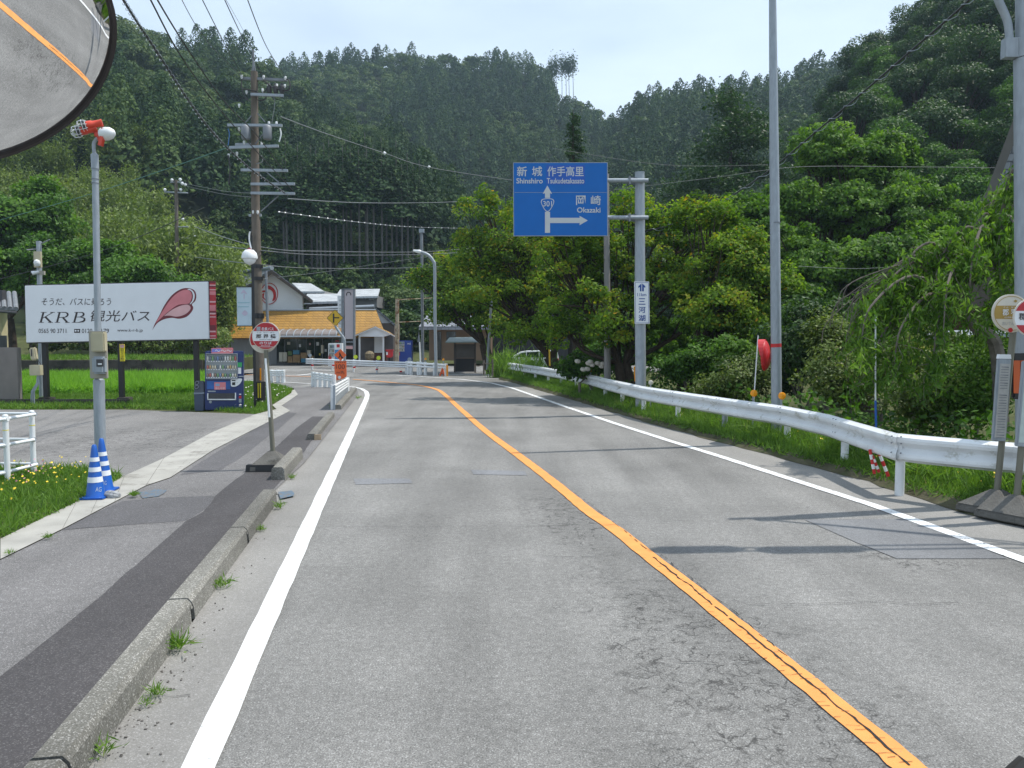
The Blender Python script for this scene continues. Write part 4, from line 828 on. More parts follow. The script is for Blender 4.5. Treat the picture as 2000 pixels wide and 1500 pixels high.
def stroke(mb, pl, pts, w, o0, o1):
    for (xa, ya, *wa), (xb, yb, *wb) in zip(pts, pts[1:]):
        wa_ = (wa[0] if wa else w) / 2; wb_ = (wb[0] if wb else w) / 2; dx, dy = xb - xa, yb - ya; L_ = math.hypot(dx, dy) or 1; nx, ny = -dy / L_, dx / L_
        mb.pp(pl, z2([(xa + nx * wa_, ya + ny * wa_), (xb + nx * wb_, yb + ny * wb_), (xb - nx * wb_, yb - ny * wb_), (xa - nx * wa_, ya - ny * wa_)]), o0, o1)
def z2(l): return [(x / 4.1667, 430 + y / 4.1667) for x, y in l]
for L_ in ([([(354, 750), (332, 833)], 15), ([(332, 750), (378, 750)], 4), ([(316, 832), (356, 832)], 4), ([(430, 751), (350, 797)], 5), ([(408, 750), (446, 750)], 4), ([(368, 786), (414, 832)], 14), ([(392, 832), (432, 832)], 4)],
           [([(486, 750), (464, 833)], 15), ([(466, 750), (520, 750)], 4), ([(446, 832), (488, 832)], 4), ([(500, 750, 4), (536, 751, 7), (553, 762, 14), (549, 778, 13), (530, 790, 6), (480, 792, 4)], 6), ([(512, 792), (548, 832)], 14), ([(530, 832), (566, 832)], 4)],
           [([(626, 750), (604, 833)], 15), ([(606, 750), (650, 750)], 4), ([(586, 832), (640, 832)], 4), ([(640, 750, 4), (670, 751, 7), (684, 762, 14), (676, 778, 12), (650, 788, 5), (618, 789, 4)], 6), ([(650, 788, 4), (682, 796, 8), (692, 808, 15), (678, 824, 13), (640, 832, 5)], 6)]):
    km = MB()
    for i_, (pts, w) in enumerate(L_): stroke(km, B, pts, w, .005 + .0004 * i_, .001)
    km.build("lettering", M['ink'], t)

text("観光バス", B, 177, 606, 292, 628, M['ink'], t, shear=.15)
for s, a, b in (("0565 90 3711", 75.6, 129.6), ("0120 3", 160, 188), ("179", 198, 213), ("www.k-r-b.jp", 229, 279)): text(s, B, a, 642, b, 650.5 if 'w' not in s else 649.5, M['ink'], t)
o = MB()
for x in (148, 153): o.pp(B, ell(x, 646, 1.8, 1.8, 12), .008, .004)
o.build("phone_symbol", M['white_sign'], t); MB().pp(B, rect(145, 642.5, 156.5, 650), .005, .001).build("phone_symbol_ground", M['ink'], t)
def z2(l): return [(x / 4.1667, 430 + y / 4.1667) for x, y in l]
def cr_(l, n=6): 
    q = smooth_path([Vector((x, y, 0)) for x, y in l], n); return [(v.x, v.y) for v in q]
MB().pp(B, cr_(z2([(1240, 895), (1262, 840), (1300, 770), (1340, 690), (1400, 610), (1470, 562), (1530, 553), (1580, 570), (1597, 610), (1590, 655), (1562, 685), (1573, 710), (1560, 745), (1520, 785), (1460, 802), (1400, 795), (1340, 805), (1290, 830), (1260, 862), (1240, 895)]))[:-1], .004, .001).build("logo_outline", M['dark_red'], t)
MB().pp(B, cr_(z2([(1265, 840), (1330, 730), (1400, 632), (1470, 578), (1530, 567), (1560, 600), (1556, 650), (1530, 680), (1450, 690), (1370, 745), (1300, 808), (1265, 840)]))[:-1], .0065, .0045).build("logo_petal", M['pink'], t)
MB().pp(B, cr_(z2([(1335, 780), (1400, 730), (1470, 697), (1530, 688), (1552, 712), (1540, 740), (1500, 770), (1440, 785), (1380, 777), (1335, 780)]))[:-1], .009, .007).build("logo_petal", M['pale_pink'], t)
MB().pp(B, cr_(z2([(1525, 562), (1560, 580), (1572, 615), (1565, 655), (1545, 682), (1556, 680), (1578, 652), (1586, 612), (1572, 578), (1545, 560), (1525, 562)]))[:-1], .0115, .0095).build("logo_gap", M['white_sign'], t)
SB = Pl(408, 610, Y + .05, yaw=.35)
MB().pp(SB, [(409, 549), (421, 549), (423.5, 661), (410.5, 662.5)], 0, -.08).build("striped_side", M['red'], t)
ystr = [(549, 553, 'dark_red'), (556, 558, 'pale_pink'), (558, 561, 'dark_red'), (565, 567, 'pale_pink'), (569, 576, 'pink'), (588, 591, 'pale_pink'), (596, 607, 'pink'), (608, 611, 'dark_red'), (611, 614, 'pale_pink'), (618, 620, 'pale_pink'), (635, 645, 'dark_red'), (646, 649, 'pale_pink'), (655, 657, 'pale_pink'), (660, 661.5, 'pale_pink')]
for a, b, k in ystr: MB().pp(SB, [(409.2, a), (421.2, a), (421.3, b), (409.4, b)], .006, .001).build("stripe", M[k], t)
STK = Pl(238, 700, Y + .15); t2 = thing("warning_sticker", STK.at(238, 705), "narrow yellow sticker sign on the middle billboard post", "sign"); 
MB().pp(STK, [(233, 672), (243, 672), (243.5, 705.5), (234.5, 705.5)], 0, -.02).build("panel", M['yellow'], t2); text("防犯カメラ作動中"[0:1] + "\n犯\nカ\nメ\nラ\n作\n動\n中", STK, 235.3, 680, 242, 705, M['ink'], t2); MB().pp(STK, rect(234.6, 673, 242.6, 679), .006, .001).build("pink_mark", M['pale_pink'], t2)
# ---------------------------------------------------------------- siren pole
Y = 11.6; b = PZ(197, 935, .01); Y = b.y; t = thing("siren_pole", b, "slim grey steel siren pole standing behind two blue cones, meter boxes strapped to it", "pole")
def at(x, y, dy=0): return P(x, y, Y + dy)
MB().tube([at(197.5, 938), at(193, 742)], .074, 16).tube([at(193, 745), at(192.8, 738)], [.074, .05], 16).tube([at(192.8, 742), at(186, 330)], .044, 14).tube([at(186, 332), at(184.6, 302)], .05, 14).tube([at(184.6, 303), at(184.4, 299)], [.05, .028], 12).build("pole", M['galv'], t, smooth=True)
MB().tube([at(184.5, 302), at(183, 288), at(183.5, 279), at(187, 273), at(191, 270)], .024, 10).build("neck", M['galv'], t, smooth=True)
MB().box(at(192.5, 693, -.07), .24, .05, .66).build("mounting_board", M['beige2'], t, bevel=.01)
o = MB().box(at(193.5, 668, -.14), .19, .1, .27).build("switch_box", M['beige'], t, bevel=.015)
o = MB().box(at(194.5, 713, -.15), .175, .11, .24).build("electric_meter", M['galv'], t, bevel=.025); MB().box(at(195, 709, -.21), .09, .015, .1).build("meter_window", M['darkgrey'], o); MB().box(at(195, 711, -.222), .05, .006, .02).build("dial", M['white_sign'], o)
for y_ in (358, 330, 350): MB().tube([at(190.5 if y_ > 400 else 185.9, y_ - .8), at(185.9, y_ + .8)], .052, 14).build("strap", M['galv_dark'], t)
# horns
def horn(cx, cy, dx, dy, s=1.0):
    a = P(cx, cy, Y); ax = Vector((-1, -.35, -.28 + dy)).normalized(); body = MB().lathe(a, [(.0, 0), (.05, 0), (.052, .02), (.047, .03), (.047, .12), (.055, .13), (.057, .2), (.05, .205)], ax, 18).build("siren_horn", M['org_red'], t, smooth=True)
    MB().lathe(a + ax * .2, [(.05, 0), (.062, .02), (.068, .06), (.0, .07)], ax, 18).build("horn_mouth", M['darkgrey'], body, smooth=True); cg = MB(); u_ = ax.orthogonal().normalized(); v_ = ax.cross(u_)
    for k in range(8):
        an = k * math.pi / 4; d_ = u_ * math.cos(an) + v_ * math.sin(an); cg.tube([a + ax * .19 + d_ * .06, a + ax * .23 + d_ * .082, a + ax * .29 + d_ * .078, a + ax * .33 + d_ * .02], .0035, 5)
    for h_, r_ in ((.21, .075), (.25, .084), (.3, .07)): cg.tube([a + ax * h_ + (u_ * math.cos(q * .314) + v_ * math.sin(q * .314)) * r_ for q in range(21)], .0035, 5, False)
    cg.build("wire_cage", M['porcelain'], body)
horn(189, 251, 0, 0); horn(200, 240, 0, 0)
a = P(198, 263, Y - .05); MB().lathe(a, [(.07, 0), (.085, .02), (.09, .08), (.078, .14), (.045, .185), (.0, .2)], Vector((1, -.15, .12)), 20).build("loudspeaker", M['white_metal'], t, smooth=True)
MB().box(P(200, 268, Y - .1), .05, .06, .24, m=Matrix.Rotation(.25, 3, 'Y')).box(P(190, 263, Y), .05, .04, .16, m=Matrix.Rotation(-.5, 3, 'Y')).box(P(193, 265, Y), .1, .05, .03).build("horn_bracket", M['org_red'], t)
# ---------------------------------------------------------------- blue cones
def cone(px, py, label, hgt=.66, lean=0):
    b = PZ(px, py, .03); t = thing("traffic_cone", b, label, "traffic cone", "blue and white cones at the siren pole"); r0_, r1 = .112, .028
    def rad(h): return r0_ + (r1 - r0_) * h / hgt
    def seg(h0, h1, e=0): return [(rad(h0) + e, h0), (rad(h1) + e, h1)]
    MB().lathe(b, [(r0_ + .01, 0), (r0_ + .004, .03)] + [(rad(h), h) for h in (.05, .3, .6)] + [(r1 * .98, hgt - .015), (r1 * .6, hgt), (0, hgt + .001)], (lean, 0, 1), 28).build("body", BLUE, t, smooth=True)
    MB().box(b + Vector((0, 0, .012)), .29, .29, .024, rz=.1).build("base", BLUE, t, bevel=.012)
    for h0, h1 in ((.2, .265), (.33, .385), (.455, .505)): MB().lathe(b, [(rad(h0) - .002, h0), (rad(h0) + .0025, h0), (rad(h1) + .0025, h1), (rad(h1) - .002, h1)], (lean, 0, 1), 28).build("reflective_band", M['white_sign'], t, smooth=True)
    pl = Pl(px, py - 30, b.y - .12); return t, pl
BLUE = mat('blue cone plastic', (.012, .10, .42), .35, 0, .08)
t, pl = cone(187, 972, "front blue and white striped cone standing on the gutter slab", lean=0)
text("AG", Pl(197, 955, PZ(187, 972, .03).y - .115), 187, 951, 199, 960, M['porcelain'], t, shear=.1)
t, pl = cone(204, 958, "rear blue and white striped cone leaning against the siren pole", lean=-.03, hgt=.68); text("AG", Pl(204, 944, PZ(204, 958, .03).y - .12), 201, 939, 208.5, 947, M['porcelain'], t)
o = MB().lathe(PZ(207, 966, .06), [(.0, 0), (.05, .01), (.06, .06), (.055, .15), (.03, .19), (0, .2)], (1, -.2, -.05), 9).build("plastic_bag", mat('crumpled grey plastic', (.3, .31, .32), .3, 0, .5, 30, .8, 40), smooth=False); tag(o, "crumpled clear plastic bag lying beside the blue cones", "plastic bag")
# ---------------------------------------------------------------- pipe railing at left edge
t = thing("pipe_railing", PZ(5, 945, 0), "white pipe railing at the left edge above the grass", "railing")
def pz(x, Yd, z): return Vector(((x - 1000) / F * Yd, Yd, z))
Y1, Y2 = 10.4, 11.0
for x, Yd, top in ((6, Y1, P(6, 812, Y1).z), (58, Y2, P(58, 804, Y2).z)): p = pz(x, Yd, 0); MB().tube([(p.x, p.y, -.05), (p.x, p.y, top)], .037, 14).lathe((p.x, p.y, top), [(.037, 0), (.03, .015), (0, .022)], (0, 0, 1), 14).build("post", M['white_metal'], t, smooth=True); MB().tube([(p.x, p.y, top - .2), (p.x, p.y, top - .19)], .0385, 14).build("yellow_ring", M['yellow'], t)
for (xa, ya), (xb, yb_) in (((6, 819), (68, 809)), ((6, 870), (66, 859)), ((6, 924), (72, 907))):
    MB().tube([P(xa, ya, Y1 - .05), P(xb, yb_, Y2 - .08)], .024, 10).build("rail", M['white_metal'], t, smooth=True); a = P(xa, ya, Y1); MB().tube([a - Vector((.06, 0, 0)), a + Vector((.07, 0, .005))], .034, 10).build("rail_clamp", M['white_metal'], t, smooth=True)
    a = P(xb - 3, yb_, Y2 - .05); MB().tube([a, a + Vector((.04, 0, .005))], .032, 10).build("rail_clamp", M['galv'], t, smooth=True)
    MB().tube([P(xb - 8, yb_ - 1, Y2 + .02), P(-60, yb_ - 2, Y2 + 1.2)], .022, 10).build("rail", M['white_metal'], t, smooth=True)
MB().tube([P(6, 819, Y1 - .05), P(-90, 830, Y1 - .5)], .024, 10).tube([P(6, 870, Y1 - .05), P(-90, 880, Y1 - .5)], .024, 10).tube([P(6, 924, Y1 - .05), P(-90, 940, Y1 - .5)], .024, 10).build("rail", M['white_metal'], t, smooth=True)
# ---------------------------------------------------------------- camera pole and junction box post
Y = 24.5; t = thing("camera_pole", G(82, 782), "grey pole with a dome camera and a bullet camera rising behind the billboard", "pole")
MB().tube([P(82, 795, Y), P(76, 471, Y)], .075, 12).build("pole", M['galv'], t, smooth=True); MB().box(P(74, 507, Y - .15), .22, .1, .5).build("camera_board", M['beige'], t, bevel=.01)
MB().lathe(P(72.5, 514, Y - .28), [(0, -.1), (.06, -.09), (.09, -.03), (.095, .03), (.07, .09), (0, .12)], (0, -.2, 1), 16).build("dome_camera", M['white_metal'], t, smooth=True)
a = P(62, 534, Y - .2); MB().tube([a, P(76, 531, Y - .1)], [.07, .045], 12).build("bullet_camera", M['white_metal'], t, smooth=True); MB().lathe(a, [(.075, 0), (.06, .01), (0, .012)], (-1, -.2, -.15), 12).build("lens", M['black'], t); MB().box(P(83, 533, Y - .1), .14, .08, .12).build("bracket", M['beige2'], t)
MB().tube([P(76, 486, Y), P(52, 488, Y - .2)], .02, 6).tube([P(76, 478, Y), P(97, 468, Y)], .02, 6).build("cable_arm", M['galv_dark'], t)
Y = 22.1; t = thing("junction_box_post", G(70, 798), "beige floodlight and junction box on bent conduit pipes beside the lot edge", "junction box")
MB().box(P(66, 691, Y), .17, .14, .36, m=Matrix.Rotation(-.12, 3, 'Y')).build("floodlight", M['beige'], t, bevel=.03); MB().box(P(61.5, 689, Y - .075), .03, .01, .2).build("lens", M['darkgrey'], t)
MB().box(P(71, 723, Y), .31, .16, .3).build("junction_box", M['beige'], t, bevel=.01)
for k in range(3): MB().tube([P(73 + 2 * k, 733, Y), P(72 + 2 * k, 748, Y), P(62 + 2.5 * k, 764, Y), P(61 + 3 * k, 775, Y), P(61 + 3 * k, 802, Y)], .018, 8).build("conduit", M['galv'], t, smooth=True)
MB().tube([P(70, 710, Y), P(74, 702, Y), P(80, 712, Y)], .012, 6).build("conduit", M['darkgrey'], t)
# ---------------------------------------------------------------- house corner at far left
Y = 30; t = thing("old_house", P(-40, 700, Y), "old house at the left edge with grey tiled eaves over a pale yellow wall", "house"); tile = mat('grey roof tiles', (.16, .17, .18), .55, 0, .25, 6, .3, 20)
MB().box(P(-42, 720, Y + .6) , 2.2, .4, 4.6).build("wall", mat('pale yellow plaster', (.42, .36, .22), .8), t); MB().box(P(-50, 700, Y + .3), 2.6, .05, 1.8).build("dark_panel", M['darkgrey'], t)
pe = Pl(0, 600, Y - .5); o = MB()
for k in range(9): a = P(-60 + k * 11.0, 572, Y + 2); b_ = P(-60 + k * 11.4, 598 + k * .7, Y - .6); o.tube([a, b_], .09, 8)
a = P(-60, 575, Y + 2); o.prism([P(-60, 574, Y + 2), P(28, 576, Y + 2), P(34, 603, Y - .6), P(-60, 598, Y - .6)], [P(-60, 577, Y + 2), P(28, 579, Y + 2), P(34, 607, Y - .6), P(-60, 602, Y - .6)]); o.build("roof", tile, t)
MB().tube([P(-30, 606, Y - .7), P(33, 611, Y - .7)], .05, 8).build("gutter_pipe", M['darkgrey'], t); MB().box(P(2, 578, Y + .5), .25, .25, .45).build("roof_ornament", M['darkgrey'], t)
# ---------------------------------------------------------------- vending machine + bins
NAVY = mat('navy vending paint', (.012, .03, .13), .35, 0, .06); VY = PZ(440, 801, .03).y
def vm(label, x0, x1, ytop, ybot, Yv, body, wx0, wx1, wy0, wy1, rows, cols, depth=.75, yaw=0):
    t = thing("vending_machine", P((x0 + x1) / 2, ybot, Yv), label, "vending machine"); pl = Pl((x0 + x1) / 2, ybot, Yv, yaw); MB().pp(pl, rect(x0, ytop, x1, ybot), 0, -depth).build("cabinet", body, t, bevel=.02)
    w = MB(); w.pp(pl, rect(wx0, wy0, wx1, wy1), .012, .002); w.build("display_back", mat('display backing', (.3, .33, .34), .5), t)
    cols_ = [(.38, .12, .1), (.16, .28, .14), (.5, .5, .48), (.16, .22, .36), (.4, .28, .14), (.2, .14, .1), (.45, .42, .32), (.14, .17, .19)]; cm = [mat('drink colour', c, .3, 0, .3, 30) for c in cols_] if not CM else CM
    CM[:] = cm; rh = (wy1 - wy0) / rows; rr = random.Random(3)
    for a in range(rows):
        yb = wy0 + rh * (a + .80); s = MB().pp(pl, rect(wx0 + .4, yb, wx1 - .4, yb + rh * .16), .05, .013).build("button_strip", M['white_sign'], t)
        bw = (wx1 - wx0 - 1) / cols; bt = MB()
        for k in range(cols):
            h = rh * (.70 if a == 0 else .52) * rr.uniform(.85, 1); x = wx0 + .5 + bw * k; c = pl.at(x + bw / 2, yb, .045)
            s_ = Yv / F; MB().lathe(c, [(bw * .36 * s_, 0), (bw * .38 * s_, h * s_ * .1), (bw * .38 * s_, h * s_ * .7), (bw * .2 * s_, h * s_ * .9), (bw * .2 * s_, h * s_)], (0, 0, 1), 8).build("drink_bottle", rr.choice(cm), t, smooth=True)
            bt.pp(pl, rect(x + bw * .25, yb + rh * .03, x + bw * .75, yb + rh * .13), .054, .05)
        bt.build("buttons", M['galv_dark'], s)
    return t, pl
CM = []
t, V = vm("navy blue vending machine full of drinks with a pink topper, beside the utility pole", 400, 475, 686, 801, VY, NAVY, 403, 463, 692, 739, 3, 12, yaw=.3)
fr = MB()
for a in (rect(402.3, 691, 403.3, 740), rect(463, 691, 464, 740), rect(402.3, 690.3, 464, 691.3), rect(402.3, 739, 464, 740)): fr.pp(V, a, .07, .001)
fr.build("display_frame", M['galv'], t)
o = MB().pp(V, [(413, 680), (455.5, 679), (455, 690.5), (413, 691)], .04, .0).build("topper_sign", M['pink'], t, bevel=.005); MB().pp(V, [(414, 681.5), (432, 681), (430, 687), (414, 688)], .044, .041).build("blue_print", mat('lilac print', (.2, .2, .55), .5), o); text("DyDo"[:0] + "～～～", V, 420, 683, 453, 687, M['white_sign'], o, off=.047)
MB().pp(V, rect(463.5, 708, 472.5, 716.5), .01, .001).build("green_label", mat('green label', (.03, .35, .1), .4), t); MB().pp(V, rect(465, 718, 471, 730), .008, .001).build("notice", M['white_sign'], t); MB().pp(V, rect(466, 734.5, 476.5, 736), .05, .0).build("lever", M['galv'], t)
MB().pp(V, rect(404, 744, 450, 760), .006, .001).build("poster", mat('blue poster', (.02, .09, .3), .4, 0, .4, 5), t); MB().pp(V, rect(418.5, 746.5, 441, 761), .012, .007).build("pink_poster", M['pink'], t); MB().pp(V, rect(421, 749, 429, 754), .016, .012).build("screen", mat('poster screen', (.25, .35, .5), .4), t); text("おしらせ", V, 421, 756, 439, 760, M['white_sign'], t, off=.016)
MB().pp(V, cr_([(450.5, 741), (461, 739.5), (472, 739.5), (472, 744), (468, 750), (461, 754.5), (452, 754.5), (451, 748), (450.5, 741)], 4)[:-1], .03, .001).build("coin_panel", M['white_metal'], t); MB().pp(V, rect(453, 742, 460, 744), .035, .03).pp(V, rect(453.5, 746.5, 459.5, 752), .035, .03).build("coin_slots", M['black'], t)
fr = MB()
for a in (rect(405, 768, 407, 781), rect(459, 767, 461, 780), rect(405, 779, 461, 781)): fr.pp(V, a, .05, .001)
fr.build("tray_frame", M['white_metal'], t); MB().pp(V, rect(407, 768, 459, 778.6), .02, .001).build("dispensing_flap", M['darkgrey'], t); MB().pp(V, rect(406, 763, 421, 765.5), .01, .001).build("name_strip", M['galv'], t)
MB().pp(V, ell(411, 785, 2.8, 2.8, 18), .012, .001).build("round_lock", M['galv'], t)
for a, k in ((rect(467, 769, 471, 771), 'white_metal'), (rect(466.5, 773, 471.5, 778), 'red2'), (rect(466.5, 779, 471.5, 786), 'galv'), (rect(467, 791, 471.5, 794), 'galv')): MB().pp(V, a, .01, .001).build("change_slot", M[k], t)
def bin_(px, label, w_=20):
    b = PZ(px, 802, .03); s = b.y / F; t = thing("recycling_bin", b, label, "recycling bin"); pl = Pl(px, 802, b.y, .3)
    MB().prism([pl.at(px - w_ / 2 + .8, 803, -.34), pl.at(px + w_ / 2 - .8, 803, -.34), pl.at(px + w_ / 2 - .8, 803), pl.at(px - w_ / 2 + .8, 803)], [pl.at(px - w_ / 2, 768, -.36), pl.at(px + w_ / 2, 768, -.36), pl.at(px + w_ / 2, 768, .01), pl.at(px - w_ / 2, 768, .01)]).build("body", mat('slate bin plastic', (.045, .065, .11), .45), t, bevel=.02)
    hd = MB().prism([pl.at(px - w_ / 2, 767, -.36), pl.at(px + w_ / 2, 767, -.36), pl.at(px + w_ / 2, 767, .02), pl.at(px - w_ / 2, 767, .02)], [pl.at(px - w_ / 2 + 1, 745, -.34), pl.at(px + w_ / 2 - 1, 745, -.34), pl.at(px + w_ / 2 - 1, 745, -.12), pl.at(px - w_ / 2 + 1, 745, -.12)]).build("lid", mat('dark bin lid', (.06, .07, .09), .5), t, bevel=.02)
    for y_ in (748.5, 756): 
        c = pl.at(px - w_ / 2 + 5.2, y_, -.08 if y_ < 750 else -.01); MB().lathe(c, [(.055, 0), (.055, .012), (.042, .014), (.042, 0)], (0, -1, .45), 18).build("hole_rim", M['galv_dark'], hd); MB().lathe(c, [(.043, -.01), (.043, .009), (0, .0095)], (0, -1, .45), 18).build("hole", M['black'], hd)
    MB().prism([pl.at(px - w_ / 2 - .3, 770, -.37), pl.at(px + w_ / 2 + .3, 769, -.37), pl.at(px + w_ / 2 + .3, 769, .03), pl.at(px - w_ / 2 - .3, 770, .03)], [pl.at(px - w_ / 2 - .3, 766.5, -.37), pl.at(px + w_ / 2 + .3, 766, -.37), pl.at(px + w_ / 2 + .3, 766, .03), pl.at(px - w_ / 2 - .3, 766.5, .03)]).build("bag_edge", mat('clear bag edge', (.2, .24, .3), .25), t)
bin_(389, "slate blue two hole recycling bin beside the navy vending machine")
# ---------------------------------------------------------------- utility pole and its gear
Y = PZ(508, 790, 0).y; UY = Y; t = thing("utility_pole", G(508, 790), "tall brown utility pole with crossarms and transformers behind the round street lamp", "utility pole")
MB().tube([P(508, 796, Y), P(499, 400, Y), P(496.5, 140, Y)], [.155, .125, .098], 18).build("pole", M['pole_conc'], t, smooth=True)
MB().tube([P(495.5, 145, Y), P(494.5, 97, Y)], .03, 8).tube([P(491.5, 150, Y), P(494.3, 118, Y)], .015, 6).tube([P(501, 150, Y), P(495.2, 118, Y)], .015, 6).build("lightning_mast", M['galv_dark'], t)
def zz(x, y): return (400 + x / 4.1667, 80 + y / 4.1667)
arms = [((300, 305), (670, 318), 0), ((375, 435), (640, 445), -.2), ((185, 685), (630, 688), -.25), ((200, 868), (600, 855), -.3), ((250, 843), (420, 843), .2), ((295, 1050), (675, 1055), -.2), ((375, 1165), (732, 1163), -.15), ((375, 1238), (733, 1242), -.2), ((360, 1420), (460, 1418), 0)]
for a, b, dy in arms:
    (x0, y0), (x1, y1) = zz(*a), zz(*b); p, q = P(x0, y0, Y + dy), P(x1, y1, Y + dy); d = q - p; MB().box((p + q) / 2, d.length, .07, .075, m=Matrix.Rotation(math.atan2(d.z, d.x) * -1, 3, 'Y')).build("crossarm", M['galv_dark'] if y0 < 160 else M['galv'], t)
for a, b, dy in (((500, 1065), (620, 1165), -.2), ((460, 1385), (600, 1260), -.15), ((330, 665), (380, 610), -.1), ((490, 660), (430, 590), -.1), ((410, 840), (470, 760), -.1), ((345, 960), (400, 1010), 0)): MB().tube([P(*zz(*a), Y + dy), P(*zz(*b), Y + dy)], .018, 6).build("arm_brace", M['galv_dark'], t)
def insul(x, y, dy=-.05, s=1.0, up=1):
    p = P(*zz(x, y), Y + dy); MB().lathe(p, [(.02, -.1 * s * up), (.03, -.04 * s * up), (.065 * s, -.02 * s * up), (.05 * s, .01 * up), (.06 * s, .03 * s * up), (.03, .07 * s * up), (0, .08 * s * up)], (0, 0, 1), 10).build("insulator", M['porcelain'], t, smooth=True)
for x, y in ((300, 290), (478, 292), (655, 300), (515, 362), (587, 362), (651, 365), (340, 415), (470, 400), (280, 525), (522, 668), (583, 668), (280, 715), (195, 930), (462, 835), (262, 915), (395, 1393), (430, 1393), (320, 825)): insul(x, y, -.1, .62)
for x in (525, 577, 628): MB().lathe(P(*zz(x, 430), Y - .1), [(0, 0), (.05, .01), (.07, .05), (.075, .2), (.04, .24), (.03, .3)], (0, 0, 1), 12).build("cutout_switch", M['darkgrey'], t, smooth=True)
for x, w_ in ((335, .13), (510, .13)): MB().lathe(P(*zz(x, 805), Y - .3), [(0, 0), (w_ * .85, .01), (w_, .05), (w_, .36), (w_ * .8, .4), (.05, .43), (0, .44)], (0, 0, 1), 18).build("transformer", M['galv_dark'], t, smooth=True)
for l, c, r_ in (([(300, 310), (300, 380), (330, 460), (370, 490)], 'cable', .016), ([(310, 390), (400, 405), (470, 430), (520, 360)], 'cable', .018), ([(480, 320), (560, 380), (680, 400), (690, 330), (665, 310)], 'cable', .02), ([(430, 480), (480, 480), (515, 430)], 'cable', .016), ([(545, 430), (570, 500), (545, 670)], 'cable_grey', .01), ([(190, 715), (200, 760), (190, 850)], 'cable_blue', .016), ([(612, 712), (620, 760), (605, 820)], 'porcelain', .022), ([(190, 930), (205, 1040), (195, 1170)], 'cable', .02), ([(420, 1000), (470, 980), (460, 930)], 'cable_grey', .015)):
    if c == 'cable_blue': m_ = mat('blue lead', (.05, .15, .35), .4)
    else: m_ = M[c]
    MB().tube(smooth_path([P(*zz(*q), Y - .15) for q in l], 5), r_, 6).build("lead_wire", m_, t, smooth=True)
MB().tube([P(505, 612, Y), P(505.2, 622, Y)], .16, 18).tube([P(503, 517, Y), P(503.2, 524, Y)], .155, 18).tube([P(503.5, 541, Y), P(503.7, 548, Y)], .155, 18).build("pole_band", M['black'], t)
gd = MB().tube([P(507, 745, Y), P(507.8, 783, Y)], .17, 18).build("guard_wrap", M['black'], t, smooth=True)
for x in (504.3, 508.5): MB().pp(Pl(x, 765, Y - .175), [(x - 1, 748), (x + .6, 748), (x + .9, 777), (x - .6, 777)], .01, -.01).build("yellow_stripe", M['yellow'], gd)
MB().pp(Pl(509, 730, Y - .16), rect(507.6, 719, 510, 743), .01, -.01).build("orange_marker", M['amber'], t)
# street lamp with hanging globe
Y = 21.3; t = thing("street_lamp", G(498, 801), "black square street lamp post with a white acorn shaped globe and pale banner", "street lamp")
p = P(498, 801, Y); MB().prism([P(x, 802, Y + d) for x, d in ((495.8, 0), (501, 0), (501, .09), (495.8, .09))], [P(x, 517, Y + d) for x, d in ((490.5, 0), (496, 0), (496, .09), (490.5, .09))]).build("post", M['black'], t)
MB().tube(smooth_path([P(490.5, 486, Y), P(487.2, 470, Y), P(487, 458, Y), P(489, 452, Y)], 4), .022, 8).build("lamp_arm", M['porcelain'], t, smooth=True); MB().prism([P(x, 490, Y + d) for x, d in ((490, 0), (493, 0), (493, .06), (490, .06))], [P(x, 460, Y + d) for x, d in ((490, 0), (493, 0), (493, .06), (490, .06))]).build("arm_plate", M['black'], t)
c = P(487.5, 502, Y); s = Y / F; MB().lathe(c, [(0, -16.5 * s), (3 * s, -15 * s), (9.5 * s, -11 * s), (12 * s, -6.5 * s), (12.2 * s, -5 * s)], (0, 0, 1), 24).build("lower_globe", M['porcelain'], t, smooth=True)
MB().lathe(c, [(12.5 * s, -5 * s), (14.8 * s, -3 * s), (15.2 * s, 0), (13.2 * s, 8 * s), (8 * s, 13.5 * s), (2 * s, 14.5 * s)], (0, 0, 1), 24).build("upper_globe", M['white_metal'], t, smooth=True); MB().lathe(c, [(5 * s, 14 * s), (4 * s, 16 * s), (1 * s, 18 * s)], (0, 0, 1), 12).build("globe_cap", M['dark_red'], t)
pl = Pl(477, 600, Y); o = MB().pp(pl, [(462, 561), (491, 561), (491.5, 636), (463.5, 636)], 0, -.05).build("banner", mat('pale banner', (.42, .52, .58), .5, 0, .15, 2), t); MB().pp(pl, [(462, 559.5), (491, 559.5), (491, 561), (462, 561)], .02, -.06).pp(pl, [(463.5, 636), (491.5, 636), (491.5, 637.3), (463.5, 637.3)], .02, -.06).build("banner_rail", M['black'], t)
MB().pp(pl, cr_([(470, 574), (476, 566), (483, 575), (476, 572), (470, 574)], 4)[:-1], .006, .001).pp(pl, [(476, 574), (478, 574), (478, 584), (476, 584)], .006, .001).pp(pl, cr_([(472, 612), (478, 606), (484, 612), (478, 617), (472, 612)], 4)[:-1], .006, .001).build("banner_print", mat('faint pink print', (.45, .4, .5), .5), o)
MB().pp(pl, [(464, 590), (488, 590), (488, 592), (464, 592)], .006, .001).pp(pl, [(465, 598), (486, 598), (486, 600), (465, 600)], .006, .001).build("banner_print", mat('faint teal print', (.28, .45, .5), .5), o)
